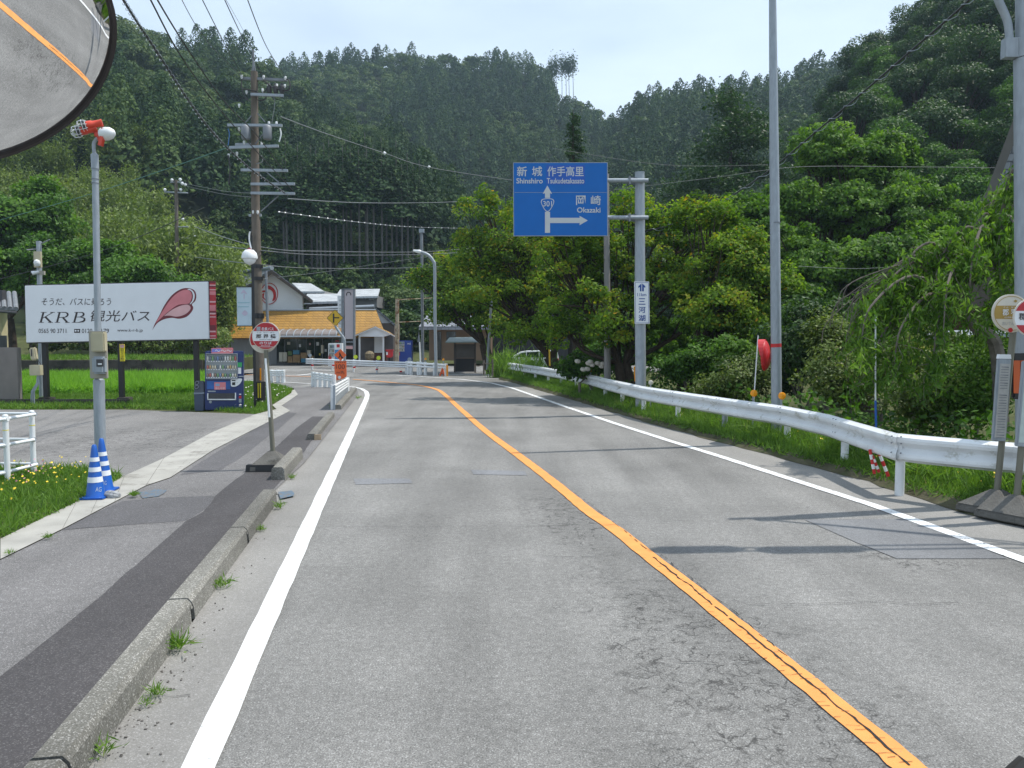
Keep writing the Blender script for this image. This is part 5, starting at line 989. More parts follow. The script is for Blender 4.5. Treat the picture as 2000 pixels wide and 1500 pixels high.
# ---------------------------------------------------------------- bus stops
def stop_base(b, w_, h, m, yaw=.0, skirt=0.0, t=None):
    R = Matrix.Rotation(yaw, 3, 'Z'); q = [(-1, -1), (1, -1), (1, 1), (-1, 1)]; lo = [b + R @ Vector((x * w_, y * w_, 0)) for x, y in q]; mi = [b + R @ Vector((x * w_ * .97, y * w_ * .97, h * .3)) for x, y in q]; up = [b + R @ Vector((x * .05, y * .05, h)) for x, y in q]
    return MB().prism(lo, mi).prism([p + Vector((0, 0, .001)) for p in mi], up).build("base", m, t, bevel=.012)
STONE = mat('weathered concrete base', (.13, .125, .115), .95, 0, .25, 6, .5, 40, .2, 0, (.05, .05, .045), 3, .5)
b = PZ(531, 915, .025); Y = b.y; t = thing("bus_stop", b, "leaning roadside stop pole with twin round red and white discs on a pyramid base", "bus stop sign")
stop_base(b, .28, .27, STONE, .12, t=t); MB().prism([b + Vector((x, y, 0.001)) for x, y in ((-.30, -.30), (.28, -.3), (.28, -.2), (-.3, -.2))], [b + Vector((x, y, .1)) for x, y in ((-.29, -.29), (.27, -.29), (.27, -.2), (-.29, -.2))]).build("base_skirt", M['black'], t)
M['polegreen'] = mat('dull olive pole', (.16, .155, .12), .6, .2, .1)
MB().tube([P(533.5, 893, Y), P(529, 820, Y), P(520, 700, Y)], .036, 12).tube([P(520, 720, Y), P(519.5, 684, Y)], .033, 12).build("pole", M['polegreen'], t, smooth=True); MB().tube([P(526, 815, Y - .04), P(518.5, 700, Y - .04)], .016, 8).build("inner_tube", M['white_metal'], t, smooth=True)
def disc(pl, cx, cy, r, off, front, rim, t, name="disc"):
    MB().pp(pl, ell(cx, cy, r, r, 48), off, off - .02).build("disc_rim", rim, t); return MB().pp(pl, ell(cx, cy, r * .95, r * .95, 48), off + .004, off + .001).build("disc_face", front, t)
def seg_(cx, cy, r, y0, y1, n=24):
    """band of a disc between two heights"""
    L_, R_ = [], []
    for i in range(n + 1):
        y = y0 + (y1 - y0) * i / n; h = math.sqrt(max(r * r - (y - cy) ** 2, 0)); L_.append((cx - h, y)); R_.append((cx + h, y))
    return L_ + R_[::-1]
pl = Pl(519, 656, Y); M['cream'] = mat('cream enamel', (.62, .58, .5), .4); pb = Pl(514, 662, Y + .06)
f = disc(pb, 514.5, 662, 27.5, 0, M['cream'], M['cream'], t); MB().pp(pb, seg_(514.5, 662, 25.5, 650, 674), .008, .005).build("red_band", M['red2'], f)
f = disc(pl, 519.5, 656, 27.2, 0, M['white_sign'], M['cream'], t); r_ = 27.2 * .95
MB().pp(pl, seg_(519.5, 656, r_, 630.4, 646.6), .008, .005).build("red_top", M['red'], f); MB().pp(pl, seg_(519.5, 656, r_, 666, 677), .008, .005).build("red_band", M['red'], f); MB().pp(pl, seg_(519.5, 656, r_, 678, 681.6), .008, .005).build("red_band", M['red'], f)
MB().pp(pl, rect(501.5, 638.2, 509, 646), .011, .008).build("company_square", M['galv'], f); text("名鉄バス", pl, 511, 639.2, 535, 645.6, M['white_sign'], f, off=.012, bold=.01); text("郡 界 橋", pl, 500, 652.6, 539, 660.8, M['ink'], f, off=.008, bold=.015)
text("ぐん  かい  ばし", pl, 502, 648.3, 537, 650.4, M['ink'], f, off=.008); text("GUNKAI BASHI", pl, 507, 662.3, 532, 664, M['ink'], f, off=.008); text("のりば", pl, 507.6, 667, 531, 672.6, M['white_sign'], f, off=.012, bold=.01); text("BUS STOP", pl, 511, 674, 528, 676, M['white_sign'], f, off=.012)
# right pair
def stop_right(px, py, cx, cy, r, label, kind):
    b = PZ(px, py, .03); Y = b.y; t = thing("bus_stop", b, label, "bus stop sign"); stop_base(b, .3, .26, STONE, .5, t=t); pl = Pl(cx, cy, Y, yaw=-.12); f = disc(pl, cx, cy, r, 0, M['white_sign'] if kind else M['cream'], M['cream'], t); rr = r * .95
    MB().tube([P(px, py - 30, Y), P(cx - (2 if kind else -4), cy + r - 4, Y + .03)], .034, 12).build("pole", M['polegreen'], t, smooth=True)
    if kind:
        MB().pp(pl, seg_(cx, cy, rr, cy - rr, cy - rr * .36), .008, .005).build("red_top", M['red'], f); MB().pp(pl, seg_(cx, cy, rr, cy + rr * .42, cy + rr), .008, .005).build("red_band", M['red'], f); text("郡 界 橋", pl, cx - 28, cy - 9, cx + 26, cy + 5, M['ink'], f, off=.008, bold=.015)
        text("名鉄バス", pl, cx - 14, cy - 24, cx + 14, cy - 16, M['white_sign'], f, off=.012)
    else:
        M['gold'] = mat('ochre band', (.38, .25, .06), .5); MB().pp(pl, seg_(cx, cy, rr * .93, cy - rr * .42, cy + rr * .3), .008, .005).build("gold_band", M['gold'], f); text("郡 界 橋", pl, cx - 18, cy - 8.5, cx + 26, cy + 4.5, M['white_sign'], f, off=.012, bold=.012); text("ぐん  かい  ばし", pl, cx - 16, cy - 13.5, cx + 24, cy - 10, M['white_sign'], f, off=.012); text("GUNKAI BASHI", pl, cx - 14, cy + 6.5, cx + 18, cy + 9, M['white_sign'], f, off=.012)
        text("おいでんバス", pl, cx - 18, cy + 16, cx + 16, cy + 23, M['galv'], f, off=.008); ring = MB()
        for q in range(48):
            a, b2 = q * 7.5, (q + 1) * 7.5; ring.pp(pl, [(cx + rr * k * math.cos(math.radians(z)), cy + rr * k * math.sin(math.radians(z))) for k, z in ((.95, a), (.95, b2), (.92, b2), (.92, a))], .0095, .0082)
        ring.build("ring_line", M['gold'], f); MB().pp(pl, [(cx + 8, cy - 27), (cx + 12, cy - 24), (cx + 8, cy - 21), (cx + 4, cy - 24)], .008, .005).build("emblem", M['gold'], f); MB().pp(pl, ell(cx - 2, cy + rr - 3, 4.5, 4.5, 16), .01, .005).build("red_spot", M['red2'], f)
    return t, Y
t, Yb = stop_right(1946, 1000, 1975, 612, 37.5, "cream and ochre disc stop pole with timetable, left of the pair at right edge", 0)
pl = Pl(1962, 780, Yb - .05); tb = MB().pp(pl, [(1951, 701), (1976, 702), (1965, 862), (1940, 861)], 0, -.05).build("timetable_case", M['galv'], t, bevel=.008)
MB().pp(pl, [(1953.5, 710), (1973.5, 711), (1963, 855), (1942.5, 854)], .004, .001).build("timetable_sheet", mat('weathered paper', (.42, .41, .39), .5, 0, .15, 20), tb); MB().pp(pl, [(1953, 692), (1975, 692.5), (1976, 701), (1951, 700.5)], -.005, -.05).build("case_top", M['white_sign'], t)
o = MB()
for k in range(26):
    y = 716 + k * 5.2 + (8 if k > 8 else 0); x = 1953.8 - (y - 701) * .0687; o.pp(pl, [(x + 2, y), (x + 17, y + .3), (x + 17, y + (1.4 if k % 3 else 2.4)), (x + 2, y + 1.1)], .0065, .0045)
o.build("printed_lines", M['galv_dark'], tb)
t, Yb = stop_right(1985, 1012, 2017, 620, 37.5, "red and white disc stop pole cut by the right picture edge", 1)
pl = Pl(1995, 820, Yb - .06); tb = MB().pp(pl, [(2000, 705), (2032, 706), (2018, 874), (1986, 872)], 0, -.05).build("timetable_case", M['galv'], t, bevel=.008); MB().pp(pl, [(2003, 714), (2029, 715), (2015, 866), (1989.5, 864)], .004, .001).build("timetable_sheet", mat('mint paper', (.42, .5, .48), .3, 0, .15, 8), tb)
# orange lamp box and big pole at the right edge
b = PZ(2003, 985, 0.05); BY = b.y + .25; t = thing("street_light", Vector((b.x, BY, 0)), "thick pale grey light pole at the right edge with a curved arm over the road", "street light")
px0 = 2001; MB().tube([P(2005, 1000, BY), P(2001, 115, BY)], .112, 20).tube([P(2001, 115, BY), P(2000.5, -90, BY)], [.095, .09], 18).build("pole", M['galv'], t, smooth=True)
MB().tube([P(2001, 77, BY), P(2001.3, 113, BY)], .118, 20).box(P(1973, 95, BY), .16, .1, .22).build("arm_clamp", M['galv'], t)
top = P(1950, 0, BY); arm = smooth_path([P(1972, 80, BY), P(1967, 40, BY), P(1950, 0, BY), P(1930, -60, BY)], 5); MB().tube(arm, .045, 10).build("arm_stay", M['galv'], t, smooth=True)
HT = 6.6; SH = Vector((math.sin(az), math.cos(az), 0)) * (HT / math.tan(el))  # arms and lamp heads out of view, shaped to cast the road shadow
def over(px, py, dz=0): p = G(px, py) + SH; p.z = HT + dz; return p
a0 = P(2000.5, -85, BY)
for dy in (-4, 4):
    MB().tube(smooth_path([a0, over(1985, 1062 + dy * .5), over(1900, 1068 + dy), over(1270, 1075 + dy * .7)], 6), .024, 8).build("arm", M['galv'], t, smooth=True)
for x0, x1 in ((1272, 1455), (1480, 1700)):
    p, q = over(x0, 1075), over(x1, 1072); MB().tube([p, p.lerp(q, .12), p.lerp(q, .85), q], [.06, .13, .12, .03], 12).build("lamp_head", M['galv'], t, smooth=True)
t = thing("blinker_lamp", P(1992, 720, BY - .15), "black framed orange blinker box strapped to the pale pole behind the stop signs", "warning lamp"); pl = Pl(1995, 720, BY - .14)
MB().pp(pl, rect(1979, 690, 2024, 780), 0, -.06).build("case", M['black'], t, bevel=.02); MB().pp(pl, rect(1979.5, 704, 1991, 768), .012, .001).pp(pl, rect(1992.5, 704, 2010, 768), .012, .001).build("lens", mat('orange lens', (.5, .09, .015), .3), t)
# ---------------------------------------------------------------- guardrail
RP = [(2080, 880), (1985, 865), (1940, 862), (1755, 847), (1617, 809), (1521, 791), (1458, 783), (1356, 769), (1260, 755), (1193, 741), (1140, 729), (1068, 718), (995, 708)]
RZ = .8; rp = smooth_path([PZ(x, y, RZ) for x, y in RP], 1); cum = [0]
for a, b in zip(rp, rp[1:]): cum.append(cum[-1] + (b - a).length)
def rail_at(d):
    d = max(0, min(cum[-1], d)); i = max(0, np.searchsorted(cum, d) - 1); i = min(i, len(rp) - 2); f = (d - cum[i]) / (cum[i + 1] - cum[i]); return rp[i].lerp(rp[i + 1], f), (rp[i + 1] - rp[i]).normalized()
prof = [(0, 0), (.012, -.01), (.075, -.04), (.082, -.07), (.075, -.105), (.01, -.16), (0, -.175), (.01, -.19), (.075, -.245), (.082, -.28), (.075, -.31), (.012, -.34), (0, -.35)]
t = thing("guardrail", (rp[10].x, rp[10].y, 0), "long white corrugated guardrail curving along the right side of the road", "guardrail")
d0 = 0; iw = next(i for i, p in enumerate(rp) if (p - PZ(1755, 847, RZ)).length < .02); dj = cum[iw]; joints = [0.0, dj - 2.0] if dj > 2.2 else [0.0]; d = dj
while d < cum[-1] - .5: joints.append(d); d += 2.0
joints.append(cum[-1])
for ji, (da, db) in enumerate(zip(joints, joints[1:])):
    mb = MB(); n = 7; rings = []
    for i in range(n):
        p, tg = rail_at(da - .0 + (db - da + .05) * i / (n - 1)); nn = Vector((tg.y, -tg.x, 0)).normalized(); nn = nn if nn.x < 0 else -nn; e = .007 if ji % 2 else 0
        rings.append([p + nn * (o_ + e) + Vector((0, 0, z_)) for o_, z_ in prof] + [p + nn * (o_ - .006 + e) + Vector((0, 0, z_)) for o_, z_ in reversed(prof)])
    for a, b in zip(rings, rings[1:]):
        m_ = len(a); s_ = len(mb.v); mb.v += [tuple(q) for q in a + b]; mb.f += [(s_ + i, s_ + (i + 1) % m_, s_ + m_ + (i + 1) % m_, s_ + m_ + i) for i in range(m_)]
    m_ = len(rings[0])
    for a in (rings[0], rings[-1]): s_ = len(mb.v); mb.v += [tuple(q) for q in a]; mb.f.append(tuple(range(s_, s_ + m_)))
    bo = mb.build("rail_beam", M['rail_white'], t)
    if ji and ji < 9:
        bt = MB(); p, tg = rail_at(da); nn = Vector((tg.y, -tg.x, 0)).normalized(); nn = nn if nn.x < 0 else -nn
        for dd in (-.05, .06):
            for z_ in (-.115, -.235, -.03): q = p + tg * dd + nn * .045 + Vector((0, 0, z_)); bt.tube([q, q + nn * .028], .009, 6)
        bt.build("bolts", M['galv_dark'], bo)
for d in joints[1:-1] + [joints[-1] - .4]:
    p, tg = rail_at(d); nn = Vector((tg.y, -tg.x, 0)).normalized(); nn = nn if nn.x < 0 else -nn; c = p - nn * .1
    MB().tube([(c.x, c.y, -.3), (c.x, c.y, .74)], .057, 14).build("post", M['rail_white'] if d != joints[4] else M['galv'], t, smooth=True)
    q = p - nn * .05; MB().box((q.x, q.y, .62), .09, .09, .2, rz=math.atan2(tg.y, tg.x)).build("post_bracket", M['rail_white'], t)
for x, y, Y_, k, r_, lb in ((1472, 768, 14.6, 'amber', 6.8, "left orange disc reflector of the pair near the tall plain pole"), (1527, 773, 13.9, 'amber', 7.2, "right orange disc reflector beside the foot of the tall plain pole"), (1154, 723, 25, 'amber', 3.6, "small orange disc reflector among the hydrangea flowers"), (1271, 747, 19.5, 'cream', 4.6, "pale faded disc reflector right of the guide sign post")):
    p = P(x, y, Y_); tt = thing("delineator", (p.x, p.y, .1), lb, "reflector"); MB().lathe(p, [(r_ * Y_ / F, 0), (r_ * Y_ / F, .02), (r_ * .8 * Y_ / F, .03), (0, .032)], (0, -1, 0), 20).build("reflector", M[k], tt, smooth=True); MB().tube([(p.x, p.y + .02, .1), (p.x, p.y + .02, p.z)], .018, 8).build("stem", M['galv'], tt)
# ---------------------------------------------------------------- plain pole, convex mirror, stakes
Y = 14.4; b = P(1517, 858, Y); t = thing("steel_pole", (b.x, Y, 0), "tall plain grey tapered steel pole with a red band behind the guardrail", "pole")
MB().tube([P(1517.5, 880, Y), P(1515.5, 640, Y), P(1512, 300, Y), P(1509, 0, Y), P(1508, -150, Y)], [.098, .094, .084, .064, .06], 20).build("pole", M['galv'], t, smooth=True); MB().tube([P(1515.6, 671, Y), P(1515.8, 678, Y)], .0965, 20).build("red_band", M['red2'], t); MB().tube([P(1514, 434, Y), P(1514, 437, Y)], .091, 20).build("joint_ring", M['galv_dark'], t)
Ym = 14.7; t = thing("convex_mirror", P(1495, 692, Ym), "red round traffic mirror seen from behind, mounted on the tall plain pole", "traffic mirror"); ax = Vector((-.88, .46, -.03)).normalized(); c = P(1494, 694, Ym)
MB().lathe(c, [(.02, -.09), (.1, -.088), (.2, -.07), (.27, -.035), (.295, -.0), (.295, .03), (.28, .035)], ax, 32).build("back_shell", M['red2'], t, smooth=True); MB().lathe(c, [(.275, .02), (.2, .045), (.1, .06), (0, .063)], ax, 28).build("mirror_glass", mat('mirror', (.8, .82, .84), .03, 1, 0), t, smooth=True)
u_ = Vector((0, 0, 1)); v_ = ax.cross(u_).normalized(); o = MB()
for i in range(12):
    a, b2 = math.pi * (i / 12), math.pi * ((i + 1) / 12); f = lambda q, d, rr=.3: c + v_ * math.cos(q) * rr + u_ * math.sin(q) * rr + ax * (d * .5 - .01)
    o.prism([f(a, .0), f(b2, .0), f(b2, .1 + .16 * math.sin(b2)), f(a, .1 + .16 * math.sin(a))], [f(a, .0, .306), f(b2, .0, .306), f(b2, .1 + .16 * math.sin(b2), .31), f(a, .1 + .16 * math.sin(a), .31)])
o.build("hood", M['red2'], t); MB().box(c - ax * .17, .12, .1, .1).tube([c - ax * .16, P(1514, 694, Y)], .03, 8).build("bracket", M['galv'], t)
for px, yt, yb, Y_, sp, lb in ((1473, 655, 860, 15.2, None, "thin white marker stake left of the tall plain pole"), (1710, 610, 850, 11.6, 782, "thin white marker stake with a blue lower part, behind the guardrail")):
    dx = 6 if px == 1473 else 0; tt = thing("marker_stake", P(px, yb, Y_), lb, "marker pole"); MB().tube([P(px - dx, sp or yb, Y_), P(px + dx * 1.3, yt, Y_)], .012, 8).build("shaft", M['white_metal'], tt)
    if sp: MB().tube([P(px + 2, yb + 30, Y_), P(px, sp, Y_)], .0165, 8).build("blue_sleeve", BLUE, tt)
t = thing("folding_barricade", P(1712, 920, 9.95), "red and white striped folding barricade legs lying under the guardrail", "barricade")
for (xa, ya), (xb, yb_) in (((1699, 878), (1708, 925)), ((1715, 880), (1735, 930)), ((1703, 890), (1717, 922))):
    for k in range(5): a = P(xa + (xb - xa) * k / 5, ya + (yb_ - ya) * k / 5, 10.15); b2 = P(xa + (xb - xa) * (k + 1) / 5, ya + (yb_ - ya) * (k + 1) / 5, 10.15); MB().tube([a, b2], .022, 8, True).build("striped_leg", M['red2'] if k % 2 == 0 else M['white_metal'], t)
# ---------------------------------------------------------------- guide sign
Y = 20; b = Vector((P(1252, 760, Y).x, Y, 0)); t = thing("guide_sign", b, "large blue overhead road guide sign on a grey gantry post", "road sign")
MB().tube([(P(1253, 750, Y).x, Y, -.5), P(1250, 550, Y), P(1249.5, 338, Y)], [.14, .135, .122], 22).lathe(P(1249.5, 338, Y), [(.13, 0), (.13, .02), (0, .035)], (0, 0, 1), 20).build("post", M['galv'], t, smooth=True)
for y_ in (352.5, 425):
    MB().tube([P(1080, y_, Y - .18), P(1266, y_, Y - .18)], .052, 14).build("arm", M['galv'], t, smooth=True); MB().prism([P(1216, y_ - 3.5, Y - .1), P(1243, y_ - 8, Y), P(1243, y_ + 9, Y), P(1216, y_ + 4.5, Y - .1)], [P(1216, y_ - 3.5, Y - .02), P(1243, y_ - 8, Y + .1), P(1243, y_ + 9, Y + .1), P(1216, y_ + 4.5, Y - .02)]).box(P(1229.5, y_, Y - .18), .04, .14, .2).build("arm_bracket", M['galv_dark'], t)
pl = Pl(1095, 390, Y - .3); pn = MB().pp(pl, [(1002, 317.3), (1186.8, 317), (1187.2, 461), (1003, 461.2)], 0, -.05).build("panel", M['galv'], t); MB().pp(pl, [(1003.2, 318.4), (1185.6, 318.2), (1186, 459.8), (1004.2, 460)], .003, .001).build("blue_face", M['blue_sign'], pn)
MB().pp(pl, rect(1067, 322, 1142.5, 360.5), .005, .0035).build("overlay_patch", M['blue_sign2'], pn); MB().pp(pl, rect(1005, 375.6, 1185, 376.2), .005, .0035).build("seam", M['galv'], pn)
W = M['sheet_white'] = mat('retroreflective white', (.50, .52, .53), .4, 0, .04)
for s_, x0, x1 in (("新", 1009.5, 1029.3), ("城", 1039, 1059), ("作手高里", 1069, 1140)): text(s_, pl, x0, 325, x1, 344.5, W, pn, off=.007, bold=.012)
text("Shinshiro", pl, 1008.6, 348, 1060, 358.5, W, pn, off=.007, bold=.018); text("Tsukudetakasato", pl, 1068, 348, 1141, 358.5, W, pn, off=.007, bold=.016); text("岡", pl, 1125, 382, 1143.6, 400.6, W, pn, off=.007, bold=.012); text("崎", pl, 1154, 382, 1173.5, 400.6, W, pn, off=.007, bold=.012); text("Okazaki", pl, 1127, 405, 1172.8, 415.4, W, pn, off=.007, bold=.018)
MB().pp(pl, [(1069, 362.4), (1078.2, 378.6), (1074.3, 377.5), (1074.3, 386.5), (1064.4, 386.5), (1064.4, 377.5), (1060, 378.6)], .006, .0035).build("arrow_ahead", W, pn); MB().pp(pl, [(1064.4, 414), (1074.3, 414), (1074.3, 425.4), (1132.3, 425.4), (1131.8, 421.6), (1148, 430.6), (1131.8, 440), (1132.3, 435.7), (1074.3, 435.7), (1074.3, 454.8), (1064.4, 454.8)], .006, .0035).build("arrow_turn", W, pn)
sh = cr_([(1058.5, 389), (1069, 387.3), (1080, 389), (1082.3, 395), (1078, 405), (1072, 413), (1066.5, 413), (1060.5, 405), (1056.4, 395), (1058.5, 389)], 5)[:-1]; cx, cy = 1069.3, 398.5; sh2 = [(cx + (x - cx) * .88, cy + (y - cy) * .88) for x, y in sh]
MB().pp(pl, sh, .006, .0035).build("shield_border", W, pn); MB().pp(pl, sh2, .009, .0062).build("shield_face", M['blue_sign'], pn); text("301", pl, 1060.8, 392.6, 1078, 403.4, W, pn, off=.011, bold=.01)
# lake distance sign on the same post
t = thing("distance_sign", P(1254, 632, Y - .2), "narrow white sign with blue arrow and lake name strapped to the gantry post", "road sign"); pl = Pl(1254, 590, Y - .2)
pn = MB().pp(pl, [(1238.8, 549.8), (1267.8, 550), (1269, 632.5), (1239.8, 632.5)], 0, -.02).build("panel", M['white_sign'], t, bevel=.004); bl = MB()
for a in (rect(1240.5, 551.6, 1266.6, 552.2), rect(1241.4, 630.3, 1267.4, 630.9), [(1240.5, 551.6), (1241.1, 551.6), (1241.9, 630.9), (1241.3, 630.9)], [(1266.2, 551.6), (1266.8, 551.6), (1267.5, 630.9), (1266.9, 630.9)]): bl.pp(pl, a, .005, .001)
bl.build("border", M['ink_blue'], pn); MB().pp(pl, [(1252.8, 553.6), (1252.8, 569), (1249.8, 569), (1249.8, 560.5), (1246.8, 562.5), (1246.8, 559)], .005, .001).pp(pl, [(1254.2, 553.6), (1260.3, 559), (1260.3, 562.5), (1257.4, 560.5), (1257.4, 569), (1254.2, 569)], .005, .001).build("arrow", M['ink_blue'], pn)
text("11km", pl, 1244.8, 572.3, 1262.2, 578.4, M['ink_blue'], pn, bold=.006)
for s_, y0, y1 in (("三", 582.6, 595), ("河", 598.8, 611.2), ("湖", 615, 627.2)): text(s_, pl, 1247, y0, 1260.6, y1, M['ink_blue'], pn, bold=.014)
MB().pp(Pl(1248, 695, Y - .16), rect(1241.5, 692, 1253.5, 699), .0, -.02).build("id_plate", M['galv'], bpy.data.objects[t.name])
# grey concrete pole
Y = 24; t = thing("concrete_pole", Vector((P(1186, 745, Y).x, Y, 0)), "slender grey concrete pole rising behind the blue guide sign", "pole"); MB().tube([(P(1187, 760, Y).x, Y, -.4), P(1186, 600, Y), P(1184, 340, Y)], [.115, .1, .085], 16).build("pole", M['pole_grey'], t, smooth=True)
for x, y0, y1, Y_ in ((1181, 708, 735, 25), (1240, 716, 745, 20.8), (1073, 680, 715, 30)):
    tt = thing("yellow_stake", P(x, y1, Y_), {1181: "short yellow board leaning at the foot of the slender concrete pole", 1240: "short yellow board beside the guide sign post foot", 1073: "yellow slanted board in front of the white van"}[x], "stake"); MB().pp(Pl(x, y0, Y_), [(x - 1.8, y0), (x + 1.5, y0), (x + 2.2, y1), (x - .5, y1)], 0, -.03).build("board", M['amber' if x != 1073 else 'yel_sign'], tt)
# ---------------------------------------------------------------- the shop and buildings round the junction
SY = 57.0; s58 = SY / F
def dep(x, y, Y): return P(x, y, Y)
WW = mat('white plaster wall', (.76, .78, .80), .8, 0, .06, .8); GW = mat('grey siding', (.36, .37, .38), .8, 0, .08, 1, 0, 1, .3, 6); BW = mat('brown timber wall', (.075, .06, .05), .8, 0, .2, 2)
def tiles(name, c1, c2, sx, sy, rough=.5, bump=.6, metal=0):
    m = bpy.data.materials.new(name); m.use_nodes = True; n = m.node_tree.nodes; l = m.node_tree.links; b = n["Principled BSDF"]; b.inputs["Roughness"].default_value = rough; b.inputs["Metallic"].default_value = metal
    t = n.new("ShaderNodeTexCoord"); br = n.new("ShaderNodeTexBrick"); br.inputs["Color1"].default_value = (*c1, 1); br.inputs["Color2"].default_value = (*[k * .86 for k in c1], 1); br.inputs["Mortar"].default_value = (*c2, 1); br.inputs["Scale"].default_value = 1
    br.inputs["Brick Width"].default_value = sx; br.inputs["Row Height"].default_value = sy; br.inputs["Mortar Size"].default_value = .025; br.inputs["Mortar Smooth"].default_value = .6
    cx = n.new("ShaderNodeSeparateXYZ"); cc = n.new("ShaderNodeCombineXYZ"); l.new(t.outputs["Object"], cx.inputs[0]); ad = n.new("ShaderNodeMath"); ad.operation = 'ADD'; l.new(cx.outputs[0], ad.inputs[0]); l.new(cx.outputs[1], ad.inputs[1])
    l.new(ad.outputs[0], cc.inputs[0]); l.new(cx.outputs[2], cc.inputs[1]); l.new(cc.outputs[0], br.inputs[0]); no = n.new("ShaderNodeTexNoise"); no.inputs["Scale"].default_value = .9; no.inputs["Detail"].default_value = 6; l.new(t.outputs["Object"], no.inputs[0])
    mr = n.new("ShaderNodeMapRange"); mr.inputs[1].default_value = .3; mr.inputs[2].default_value = .7; mr.inputs[3].default_value = .8; mr.inputs[4].default_value = 1.15; l.new(no.outputs[0], mr.inputs[0]); v = n.new("ShaderNodeVectorMath"); v.operation = 'SCALE'; l.new(br.outputs[0], v.inputs[0]); l.new(mr.outputs[0], v.inputs["Scale"]); l.new(v.outputs[0], b.inputs["Base Color"])
    bu = n.new("ShaderNodeBump"); bu.inputs["Strength"].default_value = bump; bu.inputs["Distance"].default_value = .05; l.new(br.outputs["Fac"], bu.inputs["Height"]); bu.invert = True; l.new(bu.outputs[0], b.inputs["Normal"]); return m
YT = tiles('yellow shingles', (.42, .225, .042), (.25, .13, .026), .4, .19); GT = tiles('grey kawara tiles', (.21, .23, .25), (.06, .07, .08), .3, .2, .35); LT = tiles('pale metal roofing', (.52, .55, .57), (.35, .37, .4), .35, 9, .4)
t = thing("shop", G(600, 712), "roadside shop with mustard shingled skirt roof, white gable with red round emblem and glass front", "shop")
fr = Pl(600, 680, SY); wl = Pl(600, 680, SY + 2.2)
MB().prism([G(400, 712) + Vector((0, 3.2, -.3)), G(545, 712) + Vector((0, 2.0, -.3)), G(545, 712) + Vector((0, 12, -.3)), G(400, 712) + Vector((0, 12, -.3))], [Vector((p.x, p.y, P(450, 652, SY).z)) for p in (G(400, 712) + Vector((0, 3.2, 0)), G(545, 712) + Vector((0, 2.0, 0)), G(545, 712) + Vector((0, 12, 0)), G(400, 712) + Vector((0, 12, 0)))]).build("wall", GW, t)
MB().box((P(652, 680, 68).x, 68, 1.7), P(765, 1, 60).x - P(540, 1, 60).x, 10, 3.6).build("wall", BW, t)
MB().pp(Pl(500, 690, SY + 1.2), [(423, 652), (545, 652), (545, 712), (423, 714)], 0, -.1).build("wall", GW, t)
# skirt roof: slanted front with mitred left end
def pr(pts): return [P(*p) for p in pts]
a = pr([(453.5, 607, SY + 1.6), (734, 605.5, SY + 1.6), (754, 657, SY - .6), (439, 660, SY - .6)]); b2 = [p + Vector((0, .35, -.1)) for p in a]; MB().prism(a, b2).build("skirt_roof", YT, t)
MB().tube(pr([(453.5, 606.5, SY + 1.6), (734, 605, SY + 1.6)]), .07, 6).build("ridge_cap", M['galv'], t); MB().prism(pr([(453.5, 607, SY + 1.65), (439, 660, SY - .5), (425, 655, SY + 6)]), pr([(455, 607, SY + 2), (442, 660, SY), (430, 655, SY + 6.2)])).build("skirt_roof_side", YT, t)
# barrel awning
aw = MB(); n = 8
for i in range(n):
    a0_, a1_ = math.pi / 2 * i / n, math.pi / 2 * (i + 1) / n; f = lambda q: (SY - .3 - 1.3 * math.sin(q), P(600, 643, SY - .3).z - .55 * (1 - math.cos(q)))
    (ya, za), (yb_, zb_) = f(a0_), f(a1_); xl, xr = P(540, 650, SY).x, P(668, 650, SY).x; aw.prism([(xl, ya, za), (xr, ya, za), (xr, yb_, zb_), (xl, yb_, zb_)], [(xl, ya, za - .03), (xr, ya, za - .03), (xr, yb_, zb_ - .03), (xl, yb_, zb_ - .03)])
aw.build("awning", mat('smoked awning sheet', (.20, .17, .155), .25, 0, .1), t, smooth=True)
for k in range(10):
    x = P(544 + k * 13.5, 650, SY).x; MB().tube([(x, *f(math.pi / 2 * i / n)) for i in range(n + 1)], .035, 6).build("awning_rib", M['galv'], t)
MB().tube([P(538, 657.5, SY - 1.6), P(669, 657.5, SY - 1.6)], .06, 8).build("awning_gutter", M['galv'], t)
# glass front with mullions, dim interior with goods
gl = Pl(600, 690, SY + .6)
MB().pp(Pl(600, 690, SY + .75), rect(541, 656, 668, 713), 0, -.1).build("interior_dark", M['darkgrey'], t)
for x0, x1 in ((541, 556), (557, 580), (581, 598), (599, 614), (615, 629), (631, 648), (650, 667)): MB().pp(gl, rect(x0, 660, x1, 711), 0, -.03).build("window", M['glass'], t)
for x in (540.5, 556.5, 580.5, 598.5, 614.5, 630, 649, 667): MB().pp(gl, rect(x - .6, 657, x + .6, 712), .05, -.05).build("mullion", M['galv_dark'], t)
MB().pp(gl, rect(540, 709.5, 668, 712), .06, -.06).build("sill", M['galv_dark'], t)
gm = [mat('cardboard', (.30, .19, .09), .8, 0, .3, 5), mat('produce green', (.1, .16, .05), .7), mat('crate blue', (.05, .2, .3), .6), mat('cream paper', (.5, .47, .38), .7)]
for i, (x, y0, x1, y1, k) in enumerate([(545, 688, 552, 706, 3), (553, 688, 560, 706, 3), (562, 696, 571, 708, 0), (572, 693, 586, 708, 0), (587, 689, 599, 700, 0), (588, 700, 598, 708, 2), (600, 684, 606, 694, 3), (604, 695, 612, 708, 0), (562, 686, 570, 694, 1), (572, 684, 584, 692, 2), (627, 674, 631, 690, 3), (620, 700, 628, 709, 0)]):
    o = MB().pp(Pl(x, y1, SY - .1), rect(x, y0, x1, y1), 0, -.3).build("goods_crate", gm[k]); tag(o, "shop goods stacked in boxes before the glass front of the mustard roofed shop", "crate", "goods before the shop front")
